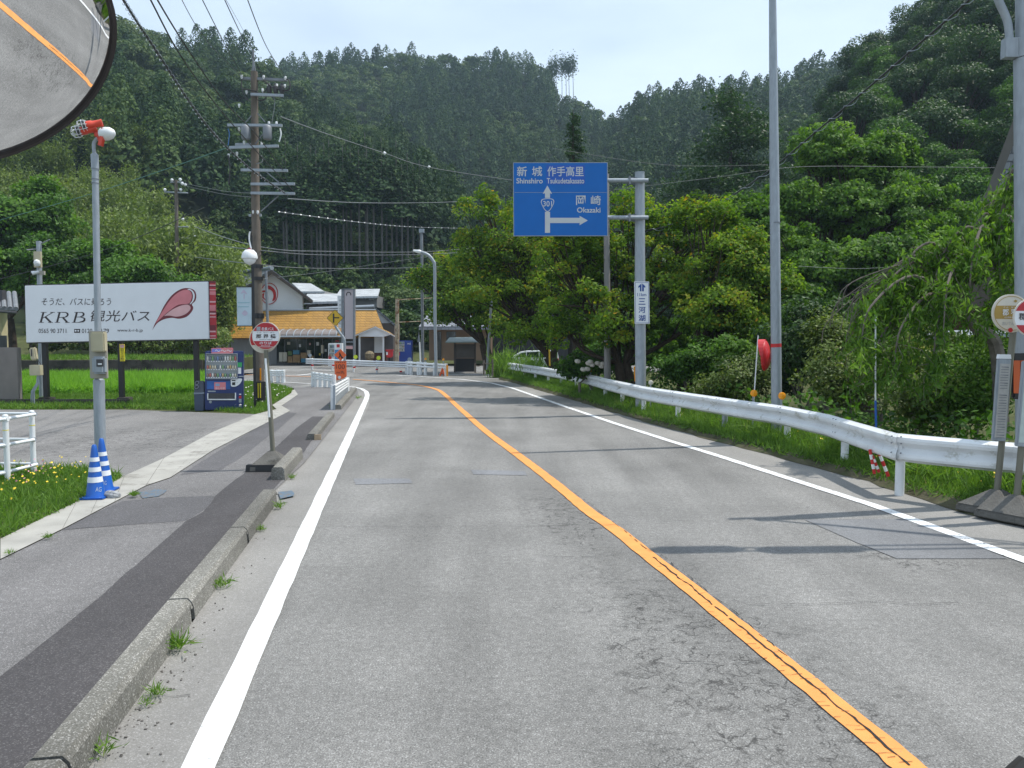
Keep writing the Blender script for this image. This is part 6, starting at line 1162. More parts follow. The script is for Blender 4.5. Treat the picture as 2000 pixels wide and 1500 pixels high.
for i, (x, y, w_, h_, k) in enumerate([(584, 672, 4, 6, 'white_sign'), (604, 670, 3, 4, 'pale_pink'), (618, 668, 5, 7, 'white_sign'), (634, 682, 4, 5, 'white_sign'), (643, 676, 3, 6, 'cream'), (561, 668, 6, 5, 'cream'), (623, 690, 3, 4, 'yellow'), (655, 664, 7, 4, 'red')]): MB().pp(gl, rect(x, y, x + w_, y + h_), .012, .002).build("poster", M[k], t)
# white gable
gb = Pl(520, 560, SY + 2.4); MB().pp(gb, [(453.5, 583), (530, 534), (591, 579), (591, 607), (456, 607)], 0, -.3).build("gable_wall", WW, t)
ov = .9
def slab(n, pts, th, m): a = pr(pts); MB().prism(a, [p - Vector((0, 0, th)) for p in a]).build(n, m, t)
slab("gable_roof", [(529.5, 524.5, SY + 1.5), (611, 586, SY + 1.5), (585, 586, SY + 14), (505, 526.5, SY + 14)], .25, GT)
slab("gable_roof", [(529.5, 524.5, SY + 1.5), (444.5, 584, SY + 1.5), (290, 596, SY + 26), (322, 552, SY + 26)], .25, GT)
for (xa, ya), (xb, yb_) in (((530, 527), (611, 588)), ((530, 527), (444, 586))): pl_ = Pl(530, 560, SY + 1.45); dx, dy = xb - xa, yb_ - ya; L_ = math.hypot(dx, dy); nx, ny = -dy / L_ * 3.6, dx / L_ * 3.6; sg = 1 if ny > 0 else -1; MB().pp(pl_, [(xa, ya), (xb, yb_), (xb + nx * sg, yb_ + ny * sg), (xa, ya + 8)], 0, -.12).build("bargeboard", BW, t)
MB().tube(pr([(531, 523.5, SY + 1.4), (322, 551, SY + 26)]), .16, 8).build("ridge_tiles", M['galv'], t); MB().tube(pr([(444.5, 585, SY + 1.5), (290, 597, SY + 26)]), .1, 6).build("eave_gutter", M['galv_dark'], t)
MB().prism(pr([(449, 588, SY + 2.4), (449, 622, SY + 2.4), (300, 640, SY + 26), (300, 600, SY + 26)]), pr([(452, 588, SY + 2.4), (452, 622, SY + 2.4), (304, 640, SY + 26), (304, 600, SY + 26)])).build("side_wall", BW, t)
MB().pp(Pl(438, 640, SY - .3), [(423, 618), (448, 618), (440, 652), (423, 654)], 0, -.2).build("lean_to", GW, t)
# round emblem: ring, crescent and small strokes
em = Pl(525, 573, SY + 2.35)
def ring(cx, cy, rx, ry, w, a0=0, a1=360, n=36):
    out = MB(); 
    for i in range(n):
        q0, q1 = math.radians(a0 + (a1 - a0) * i / n), math.radians(a0 + (a1 - a0) * (i + 1) / n); out.pp(em, [(cx + rx * math.cos(q0), cy + ry * math.sin(q0)), (cx + rx * math.cos(q1), cy + ry * math.sin(q1)), (cx + (rx - w) * math.cos(q1), cy + (ry - w) * math.sin(q1)), (cx + (rx - w) * math.cos(q0), cy + (ry - w) * math.sin(q0))], .012, -.02)
    return out
ring(526, 573.5, 17, 21, 1.3).build("emblem_ring", M['red2'], t)
MB().pp(em, cr_([(517, 561), (524, 557.5), (532, 561), (537, 567), (539, 574), (538, 584), (532, 588), (534, 580), (533, 571), (528, 566), (522, 564), (517, 561)], 4)[:-1], .012, -.02).build("emblem_crescent", M['red2'], t)
MB().pp(em, [(510, 568), (522, 566.5), (522, 570), (510, 571)], .012, -.02).pp(em, cr_([(512, 574), (516, 573), (515, 580), (519, 586), (514, 583), (511, 578), (512, 574)], 3)[:-1], .012, -.02).build("emblem_strokes", M['red2'], t)
# porch at the right end of the shop
t2 = thing("porch", G(733, 713), "small gabled porch with mustard roof and white posts at the right end of the shop", "porch")
MB().prism(pr([(733, 636.5, SY - 3.2), (693.5, 654, SY - 3.2), (691, 647, SY + .5), (724, 634, SY + .5)]), pr([(733, 638.5, SY - 3.2), (695, 656, SY - 3.2), (693, 649, SY + .5), (724, 636, SY + .5)])).prism(pr([(733, 636.5, SY - 3.2), (770.5, 655, SY - 3.2), (760, 648, SY + .5), (724, 634, SY + .5)]), pr([(733, 638.5, SY - 3.2), (769, 657, SY - 3.2), (759, 650, SY + .5), (724, 636, SY + .5)])).build("roof", YT, t2)
pf = Pl(733, 650, SY - 3.1); MB().pp(pf, [(733, 639.5), (762, 654), (750.5, 657.5), (702, 657.5), (699, 655)], 0, -.1).build("gable_board", WW, t2)
pfe = MB()
for (xa, ya), (xb, yb_) in (((733, 637.5), (771, 656)), ((733, 637.5), (693, 655))): pfe.pp(Pl(733, 650, SY - 3.25), [(xa, ya), (xb, yb_), (xb, yb_ + 1.7), (xa, ya + 2.2)], 0, -.08)
pfe.build("fascia", M['white_sign'], t2)
for x in (702, 748.5): MB().pp(Pl(x, 690, SY - 3.0), rect(x - 1.5, 656, x + 1.5, 708), 0, -.16).build("post", M['white_metal'], t2)
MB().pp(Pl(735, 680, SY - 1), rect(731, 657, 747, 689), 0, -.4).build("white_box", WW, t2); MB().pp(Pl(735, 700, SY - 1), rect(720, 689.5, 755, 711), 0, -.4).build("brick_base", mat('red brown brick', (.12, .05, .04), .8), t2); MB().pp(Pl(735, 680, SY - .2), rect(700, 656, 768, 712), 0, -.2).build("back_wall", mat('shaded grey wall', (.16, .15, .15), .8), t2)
o = MB().lathe(P(722, 699, SY - 3.4), [(.1, -.5), (.14, -.2), (.32, 0), (.34, .3), (.2, .45), (0, .5)], (0, 0, 1), 10).build("flower_stand", mat('dry flowers', (.2, .16, .1), .9, 0, .6, 14)); tag(o, "bundled flowers on a white stand in the porch opening", "flower stand")
# right wing gable behind, sparkling tiles
t3 = thing("shop_annex", G(745, 708), "dark brown gabled annex with sparkling grey tiles behind the mustard roof's right end", "building")
MB().prism(pr([(700, 600, SY + 4), (731, 598.5, SY + 3.2), (773, 634, SY + 3.2), (745, 634, SY + 12), (700, 598, SY + 12)]), pr([(700, 603, SY + 4), (731, 602, SY + 3.2), (771, 637, SY + 3.2), (745, 637, SY + 12), (700, 601, SY + 12)])).build("roof", GT, t3)
MB().pp(Pl(750, 620, SY + 3.6), [(731, 603), (768, 634), (746, 631), (735, 612)], 0, -.2).build("white_gable", WW, t3); MB().pp(Pl(755, 660, SY + 3.4), rect(742, 631, 770, 712), 0, -3).build("wall", mat('taupe wall', (.13, .105, .09), .8), t3)
MB().tube(pr([(604, 604, SY + 2.6), (731, 598.5, SY + 3)]), .14, 8).build("ridge_tiles", M['galv'], t3)
# houses behind
def house(label, roof, eave, wallb, Y, x0, x1, wall_m, cat="house"):
    t = thing("far_house", (P(x0, 620, Y).x, Y, 0), label, cat); a = pr([(x, y, Y + (5 if i in (0, 1) else 0)) for i, (x, y) in enumerate(roof)]); MB().prism(a, [p - Vector((0, 0, .2)) for p in a]).build("roof", LT, t)
    MB().pp(Pl(x0, eave, Y + .6), rect(x0, eave, x1, wallb), 0, -5).build("wall", wall_m, t)
    for k in range(3): xx = x0 + (x1 - x0) * (.15 + .3 * k); MB().pp(Pl(x0, eave, Y + .59), rect(xx, eave + 3, xx + (x1 - x0) * .18, eave + 9), .03, -.02).build("window", M['glass'], t)
    return t
HW = mat('pale house wall', (.34, .35, .35), .8); HW2 = mat('grey house wall', (.17, .17, .17), .8)
house("white roofed house behind the shop gable, highest of the three", [(570, 552.5), (607, 553.5), (634, 569), (588, 569)], 568, 584, 78, 592, 632, HW)
house("long low pale roofed house just behind the mustard shop roof", [(600, 574), (662, 573.5), (668, 588), (590, 590)], 587, 606, 68, 598, 668, HW2)
house("pale roofed house right of the tall shop sign, partly behind trees", [(664, 565.5), (742, 564), (738, 578), (655, 579.5)], 577, 600, 76, 672, 736, HW2)
# brown house and roofed notice board right of the junction
t = thing("brown_house", G(870, 720), "tan walled house with grey slate roof under the cherry branches", "house"); a = pr([(850, 594, 62), (960, 596, 62), (975, 637, 55), (818, 637.5, 55)]); MB().prism(a, [p - Vector((0, 0, .25)) for p in a]).build("roof", tiles('slate roof', (.24, .25, .28), (.13, .14, .16), .5, .25), t)
TW = mat('tan wall', (.24, .165, .11), .8, 0, .1, 1); MB().pp(Pl(880, 680, 57), rect(838, 636, 960, 704), 0, -4).build("wall", TW, t)
for a in ((853, 648, 862, 702), (872, 648, 890, 668)): MB().pp(Pl(880, 680, 56.98), rect(*a), .03, -.03).build("window", M['glass'], t)
t = thing("notice_board", G(905, 725), "dark timber notice board shelter with a small green gabled roof", "shelter"); Yn = 44
a = pr([(878, 659, Yn + .8), (934, 658, Yn + .8), (938, 667, Yn - .5), (870, 667.5, Yn - .5)]); MB().prism(a, [p - Vector((0, 0, .06)) for p in a]).build("roof", mat('green patina roof', (.2, .26, .25), .35, .2, .2), t)
a = pr([(878, 659, Yn + .8), (934, 658, Yn + .8), (938, 667, Yn + 2), (872, 667.5, Yn + 2)]); MB().prism(a, [p - Vector((0, 0, .06)) for p in a]).build("roof", M['darkgrey'], t)
for x in (888, 928): MB().pp(Pl(x, 700, Yn), rect(x - 1.6, 664, x + 1.6, 727), 0, -.14).build("post", BW, t)
MB().pp(Pl(905, 690, Yn + .05), rect(889, 672, 928, 699), 0, -.08).build("board", mat('old grey board', (.10, .085, .075), .8), t); MB().pp(Pl(905, 710, Yn + .8), rect(888, 700, 928, 726), 0, -.1).build("lower_panel", M['black'], t)
o = MB().pp(Pl(949, 680, 47), rect(946, 674.5, 951.5, 686), 0, -.2).build("white_box", M['cream']); tag(o, "small cream box on the wall edge beside the leaning pole", "box")
# dark wall beyond the cherry trunks
t = thing("timber_shed", (P(1040, 690, 60).x, 60, 0), "long dark timber shed behind the cherry trunks", "shed"); MB().pp(Pl(1040, 690, 60), rect(965, 610, 1110, 716), 0, -4).build("wall", mat('shaded dark boards', (.05, .05, .055), .9, 0, .3, 2, 0, 1, .2, 6), t); a = pr([(955, 606, 66), (1120, 606, 66), (1120, 612, 59.5), (955, 612, 59.5)]); MB().prism(a, [p - Vector((0, 0, .2)) for p in a]).build("roof", M['darkgrey'], t)
# right hand wooden house
t = thing("wooden_house", (P(2000, 700, 20).x, 20, -1), "dark timber house with steep roof rising behind the weeping tree at the right", "house")
RW = mat('reddish timber boards', (.10, .055, .032), .8, 0, .3, 3, 0, 1, .3, 8)
MB().prism(pr([(1840, 560, 23), (1840, 760, 23), (2140, 760, 20), (2140, 560, 20)]), pr([(1840, 560, 23.4), (1840, 760, 23.4), (2140, 760, 20.4), (2140, 560, 20.4)])).build("wall", RW, t)
MB().prism(pr([(1984, 230, 19.5), (1880, 500, 19.5), (1896, 500, 19.5), (1996, 270, 19.5)]), pr([(2090, 230, 24), (1986, 500, 24), (2000, 500, 24), (2100, 270, 24)])).build("roof_slope", GT, t); MB().prism(pr([(1986, 215, 19.3), (1862, 545, 19.3), (1876, 545, 19.3), (1996, 240, 19.3)]), pr([(1986, 215, 19.6), (1862, 545, 19.6), (1876, 545, 19.6), (1996, 240, 19.6)])).build("bargeboard", mat('grey brown board', (.10, .095, .085), .8), t)
MB().prism(pr([(1990, 230, 19.9), (1885, 505, 19.9), (1885, 600, 19.9), (2140, 600, 19.9), (2140, 230, 19.9)]), pr([(1990, 230, 20.2), (1885, 505, 20.2), (1885, 600, 20.2), (2140, 600, 20.2), (2140, 230, 20.2)])).build("gable_wall", BW, t)
a = pr([(1805, 648, 19), (1975, 640, 18.4), (1975, 650, 17.6), (1795, 660, 18.2)]); MB().prism(a, [p - Vector((0, 0, .09)) for p in a]).build("porch_roof", M['galv'], t)
for k in range(16): x = 1828 + k * 9; MB().pp(Pl(x, 690, 18.8), rect(x, 656, x + 3.5, 692), 0, -.05).build("slat", RW, t)
# ---------------------------------------------------------------- tall shop sign and poles round the junction
t = thing("pylon_sign", G(682, 716), "tall pale pylon sign in a grey steel frame with faint red lettering", "sign"); Yp = 52; pl = Pl(682, 620, Yp)
MB().pp(pl, [(672.5, 566), (690, 566), (690.5, 662), (673.5, 662)], 0, -.2).build("panel", mat('faded pink panel', (.44, .39, .41), .6, 0, .06, 1), t)
for a in (rect(667, 565, 672.3, 714), rect(690, 565, 693, 714), rect(667, 564, 693, 566), rect(672.5, 667, 690, 669), rect(672.5, 674, 690, 675)): MB().pp(pl, a, .06, -.26).build("frame", M['galv_dark'], t)
MB().pp(pl, rect(674, 675.5, 689, 681.5), .03, -.1).build("small_panel", M['pale_pink'], t)
em = pl; ring(681, 575, 5, 5.2, 1.7, 150, 385, 20).build("round_mark", M['ink'], t)
t = thing("side_sign", G(662, 715), "narrow white vertical sign fixed beside the tall pylon sign", "sign"); pl = Pl(662, 610, Yp + .3); MB().pp(pl, [(659, 578), (667, 577.5), (668, 640), (661, 641)], 0, -.08).build("panel", M['white_sign'], t)
for k, c in enumerate("手作工房味処"): text(c, pl, 662, 584.5 + k * 9, 666.3, 582 + k * 9 + 7, M['galv_dark'], t)
# yellow junction warning sign
Ys = 38; t = thing("warning_sign", P(668, 745, Ys), "yellow diamond junction warning sign on a bent grey pole", "road sign"); pl = Pl(653, 622, Ys)
MB().pp(pl, [(654.3, 604.5), (671, 621), (655.3, 637.5), (638, 621)], 0, -.03).build("border", M['black'], t); MB().pp(pl, [(654.3, 605.5), (669.8, 621), (655.3, 636.5), (639.3, 621)], .006, .001).build("face", M['yel_sign'], t)
MB().pp(pl, [(650, 612.5), (653, 612.3), (653.3, 630), (650.3, 630.3)], .01, .007).pp(pl, [(653.2, 619.4), (662.5, 619.4), (662.5, 621.8), (653.3, 621.8)], .0098, .007).build("symbol", M['black'], t)
MB().tube(smooth_path([P(654.5, 636, Ys + .05), P(663, 649, Ys + .05), P(671, 660, Ys + .05), P(673, 672, Ys + .05), P(673, 735, Ys + .05)], 4), .065, 10).build("pole", M['galv'], t, smooth=True)
# orange works sign
Yo = PZ(665, 744, 0).y; t = thing("works_sign", PZ(665, 744, 0), "orange roadworks diamond above an orange board reading 100 metres ahead", "works sign"); pl = Pl(665, 700, Yo)
MB().pp(pl, [(665, 681.5), (676.5, 693.5), (665.3, 705), (652.5, 693)], 0, -.02).build("diamond", M['org_sign'], t); MB().pp(pl, [(653, 705.5), (676.5, 705), (677, 735), (671, 739), (654, 744)], 0, -.02).build("board", M['org_sign'], t)
MB().pp(pl, ell(663.5, 689.5, 1.3, 1.3, 12), .006, .001).pp(pl, [(662, 691), (665, 690.5), (667.5, 695), (669, 699), (667, 699), (664.8, 695.5), (662.5, 699.5), (660.5, 699.5), (663, 694.5)], .006, .001).pp(pl, [(665, 700), (671, 699.5), (669, 696.5)], .006, .001).build("worker_symbol", M['ink'], t)
hs = MB()
for k in range(5): hs.pp(pl, [(656 + k * 4, 708.6), (658 + k * 4, 706), (659.4 + k * 4, 706), (657.4 + k * 4, 708.6)], .006, .001)
hs.build("hazard_stripes", M['ink'], t); text("100", pl, 656, 711.5, 673.5, 720.5, M['ink'], t); text("m先", pl, 657.5, 724, 673, 730.5, M['ink'], t); MB().pp(pl, ell(663, 737, 3, 3, 16), .006, .001).build("white_patch", M['white_sign'], t)
MB().tube([P(664, 690, Yo + .06), P(665, 745, Yo + .06)], .02, 8).build("stake", M['galv'], t)
# white slatted guard fences
def panel_fence(label, pts, Y0, Y1, nrail, posts, group=None, rr=.035, pw=.07, name="guard_fence"):
    """pts: (x, ytop, ybottom) at both ends"""
    (xa, ta, ba), (xb, tb_, bb) = pts; t = thing(name, P(xa, ba, Y0), label, "guard fence", group)
    for i in range(nrail): f = (i + .4) / (nrail + .6) * .62; MB().tube([P(xa, ta + (ba - ta) * f, Y0), P(xb, tb_ + (bb - tb_) * f, Y1)], rr, 8).build("rail", M['white_metal'], t, smooth=True)
    for f in posts: Yq = 1 / ((1 - f) / Y0 + f / Y1); x = xa + (xb - xa) * f; MB().tube([P(x, ta + (tb_ - ta) * f - 1, Yq + .08), P(x, ba + (bb - ba) * f, Yq + .08)], pw, 10).build("post", M['white_metal'], t, smooth=True)
    return t
Yf = PZ(648, 802, 0).y
t = panel_fence("white slatted guard fence panel seen end on, just right of the works sign", [(650, 753, 801), (679, 738, 772)], Yf, PZ(679, 772, 0).y, 4, [.02, .98], rr=.04); MB().prism([P(650, 753, Yf), P(650, 801, Yf), P(655, 800, Yf), P(655, 752, Yf)], [P(650, 753, Yf + .12), P(650, 801, Yf + .12), P(655, 800, Yf + .12), P(655, 752, Yf + .12)]).build("end_plate", M['galv'], t)
MB().prism([P(653, 770, Yf + .15), P(653, 798, Yf + .15), P(678, 770, PZ(679, 772, 0).y), P(678, 755, PZ(679, 772, 0).y)], [P(654, 770, Yf + .2), P(654, 798, Yf + .2), P(679, 770, PZ(679, 772, 0).y), P(679, 755, PZ(679, 772, 0).y)]).build("lower_sheet", M['galv'], t)
panel_fence("short white picket guard fence across the footpath end, left of the works sign", [(612, 727, 756), (652, 733, 759)], 31.5, 30.5, 3, [0, .14, .36, .6, .82, 1], rr=.04, pw=.09)
panel_fence("short white guard fence at the grass verge beyond the street lamp", [(512, 723, 748), (555, 723, 748)], 34.5, 34.3, 3, [0, .42, .72, .96], rr=.04, pw=.09)
t = panel_fence("long low white pipe fence on the junction island before the shop", [(598, 700, 722), (795, 707, 731)], 47, 43, 3, [.06, .26, .47, .70, .99], rr=.05, pw=.055)
for x, y in ((610, 712), (651, 712), (692, 716), (736, 720), (783, 724)): MB().tube([P(x, y, 46 - (x - 600) / 200 * 3), P(x, y + 3, 46 - (x - 600) / 200 * 3)], .075, 8).build("red_band", M['red2'], t)
panel_fence("white guard fence with thick posts on the traffic island tip at the junction", [(797, 706, 732), (871, 711, 735)], 42, 40.5, 2, [0, .08, .27, .33, .46, .7, 1.0], rr=.06, pw=.09)
for x, y, Y_, k, r_, lb in ((694.5, 697, 46, 'lime', 4, "round lime reflector on the island fence, left one"), (739.5, 699, 45, 'lime', 4, "round lime reflector on the island fence, right one"), (605.5, 694, 47, 'galv', 3.4, "round grey reflector seen from behind at the fence end before the shop"), (800, 702, 43, 'galv', 4, "grey round reflector back at the island tip fence"), (831, 701, 42, 'amber', 2.2, "amber reflector on the island fence, left of the curved street light"), (866, 702, 41, 'amber', 2.4, "amber reflector above the right end of the island fence")):
    p = P(x, y, Y_); tt = thing("delineator", p, lb, "reflector"); MB().lathe(p, [(r_ * Y_ / F, 0), (r_ * Y_ / F, .03), (0, .032)], (0, -1, 0), 18).build("reflector", M[k], tt, smooth=True); MB().tube([p + Vector((0, .04, 0)), P(x, y + 14, Y_) + Vector((0, .04, 0))], .03, 6).build("stem", M['galv'], tt)
o = MB().pp(Pl(873, 722, 40.3), rect(871.5, 713, 875, 736), 0, -.08).build("delineator_post", M['amber']); tag(o, "orange marker post at the right end of the island fence", "marker post")
t = thing("barricade", P(862, 735, 40.6), "small orange folding barricade leaning at the end of the island fence", "barricade"); MB().tube([P(859, 735, 40.6), P(865, 718, 40.6)], .05, 6).build("leg", M['org_sign'], t); MB().tube([P(868, 735, 40.6), P(864, 718, 40.8)], .05, 6).build("leg", M['org_sign'], t); MB().tube([P(860, 729, 40.6), P(868, 729, 40.6)], .04, 6).build("crossbar", M['org_sign'], t)
# machines in front of the shop
t, _ = vm("white vending machine with a red mark before the shop, behind the works sign", 641, 668, 670.5, 716, 50.5, M['white_metal'], 642.5, 653, 673, 697, 3, 6)
MB().pp(_, rect(657.5, 672.5, 663.5, 678.5), .01, .001).build("red_mark", M['red2'], t); MB().pp(_, rect(654, 683, 667, 714), .008, .001).build("blue_panel", mat('cyan panel', (.05, .25, .5), .5), t); MB().pp(_, rect(642, 694.5, 647.5, 701.5), .05, .001).build("red_panel", M['red2'], t)
t, _ = vm("royal blue vending machine beside the rusty sign frame", 776, 804, 665, 711, 55, mat('royal blue paint', (.01, .045, .26), .35), 776.8, 790, 667, 686.5, 3, 6); text("AG", _, 795.5, 669.5, 802, 673, M['white_sign'], t); MB().pp(_, rect(776.5, 688, 781, 694), .03, .001).build("red_panel", M['red'], t)
b = P(760, 714, 53); t = thing("post_box", b, "red post box on a black stand before the porch", "post box"); MB().pp(Pl(760, 690, 53), [(754, 684), (766.5, 684), (766, 697), (764, 698.5), (756, 698.5), (754, 697)], 0, -.35).build("box", M['red2'], t, bevel=.04); MB().pp(Pl(760, 684, 53), rect(753, 683, 767.5, 685), .03, -.38).build("lid", M['red2'], t); MB().pp(Pl(760, 705, 53), rect(758.8, 698.5, 761, 714), -.1, -.2).build("stand", M['black'], t); MB().pp(Pl(756, 690, 53), rect(754.3, 687.5, 757.5, 693), .01, .001).build("white_notice", M['white_sign'], t)
# rusty sign frame
RU = mat('rusty painted steel', (.42, .36, .26), .8, .1, .2, 3, 0, 1, .3, 0, (.16, .06, .02), 2.5, .47); t = thing("rusty_frame", P(776, 712, 50), "empty rusty steel sign frame right of the shop porch", "frame")
MB().pp(Pl(776, 650, 50), rect(772, 583, 778.5, 714), 0, -.2).build("upright", RU, t)
for y0, y1 in ((584.5, 581), (628.5, 625.5)): MB().prism(pr([(776, y0, 50), (776, y0 + 1.6, 50), (846, y1 + 1.4, 52), (846, y1, 52)]), pr([(776, y0, 50.1), (776, y0 + 1.6, 50.1), (846, y1 + 1.4, 52.1), (846, y1, 52.1)])).build("crossbar", RU, t)
# poles
def simple(name, label, pts, Y, r, m, cat="pole"): t = thing(name, P(*pts[0], Y), label, cat); MB().tube(smooth_path([P(x, y, Y) for x, y in pts], 5) if len(pts) > 2 else [P(x, y, Y) for x, y in pts], r, 10).build("pole", m, t, smooth=True); return t
t = simple("street_light", "curved arm street light on the junction island, tip pointing left", [(852, 734), (849.5, 610), (849, 525), (846, 510), (836, 498), (822, 492.5)], 40, .085, M['galv'], "street light"); MB().tube([P(824, 493, 40), P(820, 491.8, 40), P(807, 489.5, 40)], [.06, .11, .05], 10).build("lamp_head", M['white_metal'], t, smooth=True)
t = simple("detector_pole", "straight grey pole with a small box on top, behind the curved street light", [(826, 722), (823.5, 452)], 47, .09, M['galv_dark']); MB().box(P(823.5, 451, 47), .3, .3, .22).build("top_box", M['galv'], t)
simple("leaning_pole", "plain grey pole leaning right beside the roofed notice board", [(951, 722), (960, 583)], 41, .07, M['galv_dark'])
simple("leaning_grey_pole", "plain dark grey pole rising behind the round bus stop disc", [(523, 640), (519.5, 529)], 50, .09, M['galv_dark'])
t = simple("road_name_post", "thin white post with a dark narrow plate right of the royal blue vending machine", [(821, 707), (819.5, 668)], 50, .045, M['white_metal']); MB().pp(Pl(818, 660, 50), [(818, 648), (821, 668), (815, 668)], 0, -.05).build("plate", M['galv_dark'], t)
t = simple("street_light", "curved arm street light beside the thin utility pole, above the billboard", [(314, 555), (313, 500), (316, 485), (325, 475), (342, 470), (362, 466)], 62, .08, M['galv'], "street light"); MB().tube([P(360, 466.5, 62), P(383, 461, 62)], [.09, .07], 8).build("lamp_head", M['white_metal'], t, smooth=True)
Yu = 58; t = thing("utility_pole", gp(346, Yu), "smaller thin brown utility pole above the billboard's right half", "utility pole"); MB().tube([P(347, 640, Yu), P(344, 352, Yu)], [.17, .12], 10).build("pole", M['pole_conc'], t, smooth=True)
for (x0, y0), (x1, y1) in (((321, 375), (367, 377)), ((333, 356), (358, 356)), ((341, 443), (368, 443))): p, q = P(x0, y0, Yu), P(x1, y1, Yu); MB().tube([p, q], .06, 6).build("crossarm", M['galv'], t)
for x, y in ((336, 352), (352, 351), (322, 371), (353, 371), (356, 359), (362, 361), (357, 428)): MB().lathe(P(x, y, Yu - .1), [(.05, -.1), (.12, 0), (.1, .08), (0, .14)], (0, 0, 1), 8).build("insulator", M['porcelain'], t)
# wooden stakes with rope
t = thing("rope_fence", P(945, 733, 37), "low rope strung between wooden stakes beside the notice board", "rope fence"); rp_ = []
for x, y0, y1 in ((928, 710, 728), (945, 704, 733), (962, 702, 734)): MB().tube([P(x, y1, 37), P(x, y0, 37)], .045, 8).build("stake", M['bark_grey'], t); rp_.append(P(x, y0 + 3, 37))
for a_, b_ in zip(rp_, rp_[1:]): MB().tube(arc(a_, b_, .12, 8), .02, 5).build("rope", M['bark_grey'], t)
# reeds by the rail end and van behind
x_, y_ = [], []; r = np.random.default_rng(51)
for cx, Yc, n in ((985, 39, 800), (1012, 37, 260), (1040, 35, 380), (1068, 34, 220)):
    b = P(cx, 730, Yc); C = np.array([b.x, b.y, .1]) + r.normal(size=(n, 3)) * np.array([.35, .3, 0]); C[:, 2] = .1 + np.abs(r.normal(size=n)) * .55; q = leaf_quads(C, np.full(n, .75), nrm(r.normal(size=(n, 3)) + np.array([0, -1, .2])), .3, .05, 0, r, axis=nrm(np.stack([r.normal(size=n) * .4, r.normal(size=n) * .4, np.ones(n)], 1)))
    o = np_mesh("reed_clump", q.reshape(-1, 3), Q4(n), GRASS, np.repeat(np.clip(.6 + .2 * r.normal(size=n), 0, .94), 4)); tag(o, "tall grass clump in front of the white van at the far end of the guardrail", "tall grass", "tall grass clumps at the guardrail end")
Yv = 47; t = thing("parked_van", P(1045, 722, Yv), "white van parked behind tall grass and the guardrail end", "van"); vp = Pl(1045, 700, Yv)
side = [(996, 722), (997, 702), (1003, 696), (1016, 688), (1030, 685.5), (1083, 684.5), (1089, 686), (1092, 702), (1092, 724), (1045, 726)]
MB().pp(vp, side, 0, -1.6).build("body", M['white_metal'], t, bevel=.06)
for a in ([(1006, 697.5), (1018, 689.5), (1027, 688), (1027, 698)], [(1029, 688), (1052, 687.2), (1052, 698), (1029, 698)], [(1054, 687.2), (1072, 687), (1072, 698), (1054, 698)], [(1079, 687.5), (1087, 688), (1089, 698), (1079, 698)]): MB().pp(vp, a, .012, -.02).build("window", M['glass'], t)
MB().pp(vp, rect(1088, 700, 1091.5, 706), .02, -.02).build("tail_light", M['red2'], t)
for x in (1012, 1076): c = P(x, 724, Yv); w_ = MB().lathe(c, [(.33, -.08), (.33, .1), (.2, .12), (0, .12)], (0, -1, 0), 20).build("wheel", M['black'], t, smooth=True); MB().lathe(c, [(.19, .1), (.17, .14), (0, .14)], (0, -1, 0), 16).build("rim", M['galv'], w_, smooth=True)
# hydrangea heads
for i, (x, y) in enumerate(((1139, 722), (1147, 721), (1153, 707), (1156, 713), (1167, 710), (1177, 711), (1175, 716), (1149, 710), (1128, 706))):
    p = P(x, y, 24.2); o = MB().lathe(p, [(0, -.06), (.07, -.04), (.1, 0), (.08, .05), (0, .08)], (.2, -.4, 1), 10).build("hydrangea_flower", mat('dried hydrangea', (.5, .46, .4), .9, 0, .3, 40, .8, 60) if i == 0 else bpy.data.materials['dried hydrangea']); tag(o, "faded cream hydrangea flower head above the guardrail", "flower", "hydrangea flower heads")
# ---------------------------------------------------------------- overhead cables
CB = "overhead cables"
def cable(pts, ys, r, m, label, n=10, group=CB):
    path = smooth_path([P(x, y, Y) for (x, y), Y in zip(pts, ys)], n); o = MB().tube(path, r, 6).build("overhead_cable", m, smooth=True); tag(o, label, "cable", group); return path, o
def spiral(path, R, pitch, o, r=.005):
    mb = MB(); cum = 0; pts = []
    dens = []
    for a, b in zip(path, path[1:]):
        L_ = (b - a).length; k = max(1, int(L_ / (pitch / 8)))
        for i in range(k): dens.append((a.lerp(b, i / k), (b - a).normalized(), cum + L_ * i / k))
        cum += L_
    for p, t_, d in dens:
        u_ = t_.cross(Vector((0, 0, 1))).normalized(); v_ = t_.cross(u_); a = d / pitch * 2 * math.pi; pts.append(p - Vector((0, 0, R * .3)) + (u_ * math.cos(a) + v_ * math.sin(a)) * R)
    mb.tube(pts, r, 4, False).build("spiral_hanger", M['galv'], o)
U = UY
p1, o = cable([(150, -170), (235, -10), (300, 92), (400, 240), (480, 322), (562, 381)], [8.6, 10.5, 13, 17, 20, U], .019, M['cable'], "thick spiral wrapped cable sweeping from top left down to the lowest right arm"); spiral(p1, .035, .24, o)
cable([(205, -170), (290, -8), (355, 112), (430, 214), (505, 300), (572, 372)], [9, 11, 13.5, 17, 20, U], .013, M['cable'], "dark cable just right of the spiral wrapped one, from the top edge")
cable([(220, -170), (302, -10), (372, 104), (440, 200), (500, 262), (556, 337)], [9, 11, 13.5, 17, 20, U], .013, M['cable'], "dark twin cable ending on the upper grey crossarm, from the top edge")
cable([(340, -30), (400, 75), (472, 150)], [13, 17, U], .007, M['cable'], "thin power line reaching the left end of the top crossarm")
cable([(388, -15), (440, 88), (474, 150)], [13, 18, U], .009, M['cable'], "second thin power line at the left insulator of the top crossarm")
cable([(432, -15), (478, 82), (515, 150)], [13, 18, U], .009, M['cable'], "thin power line to the middle insulator of the top crossarm")
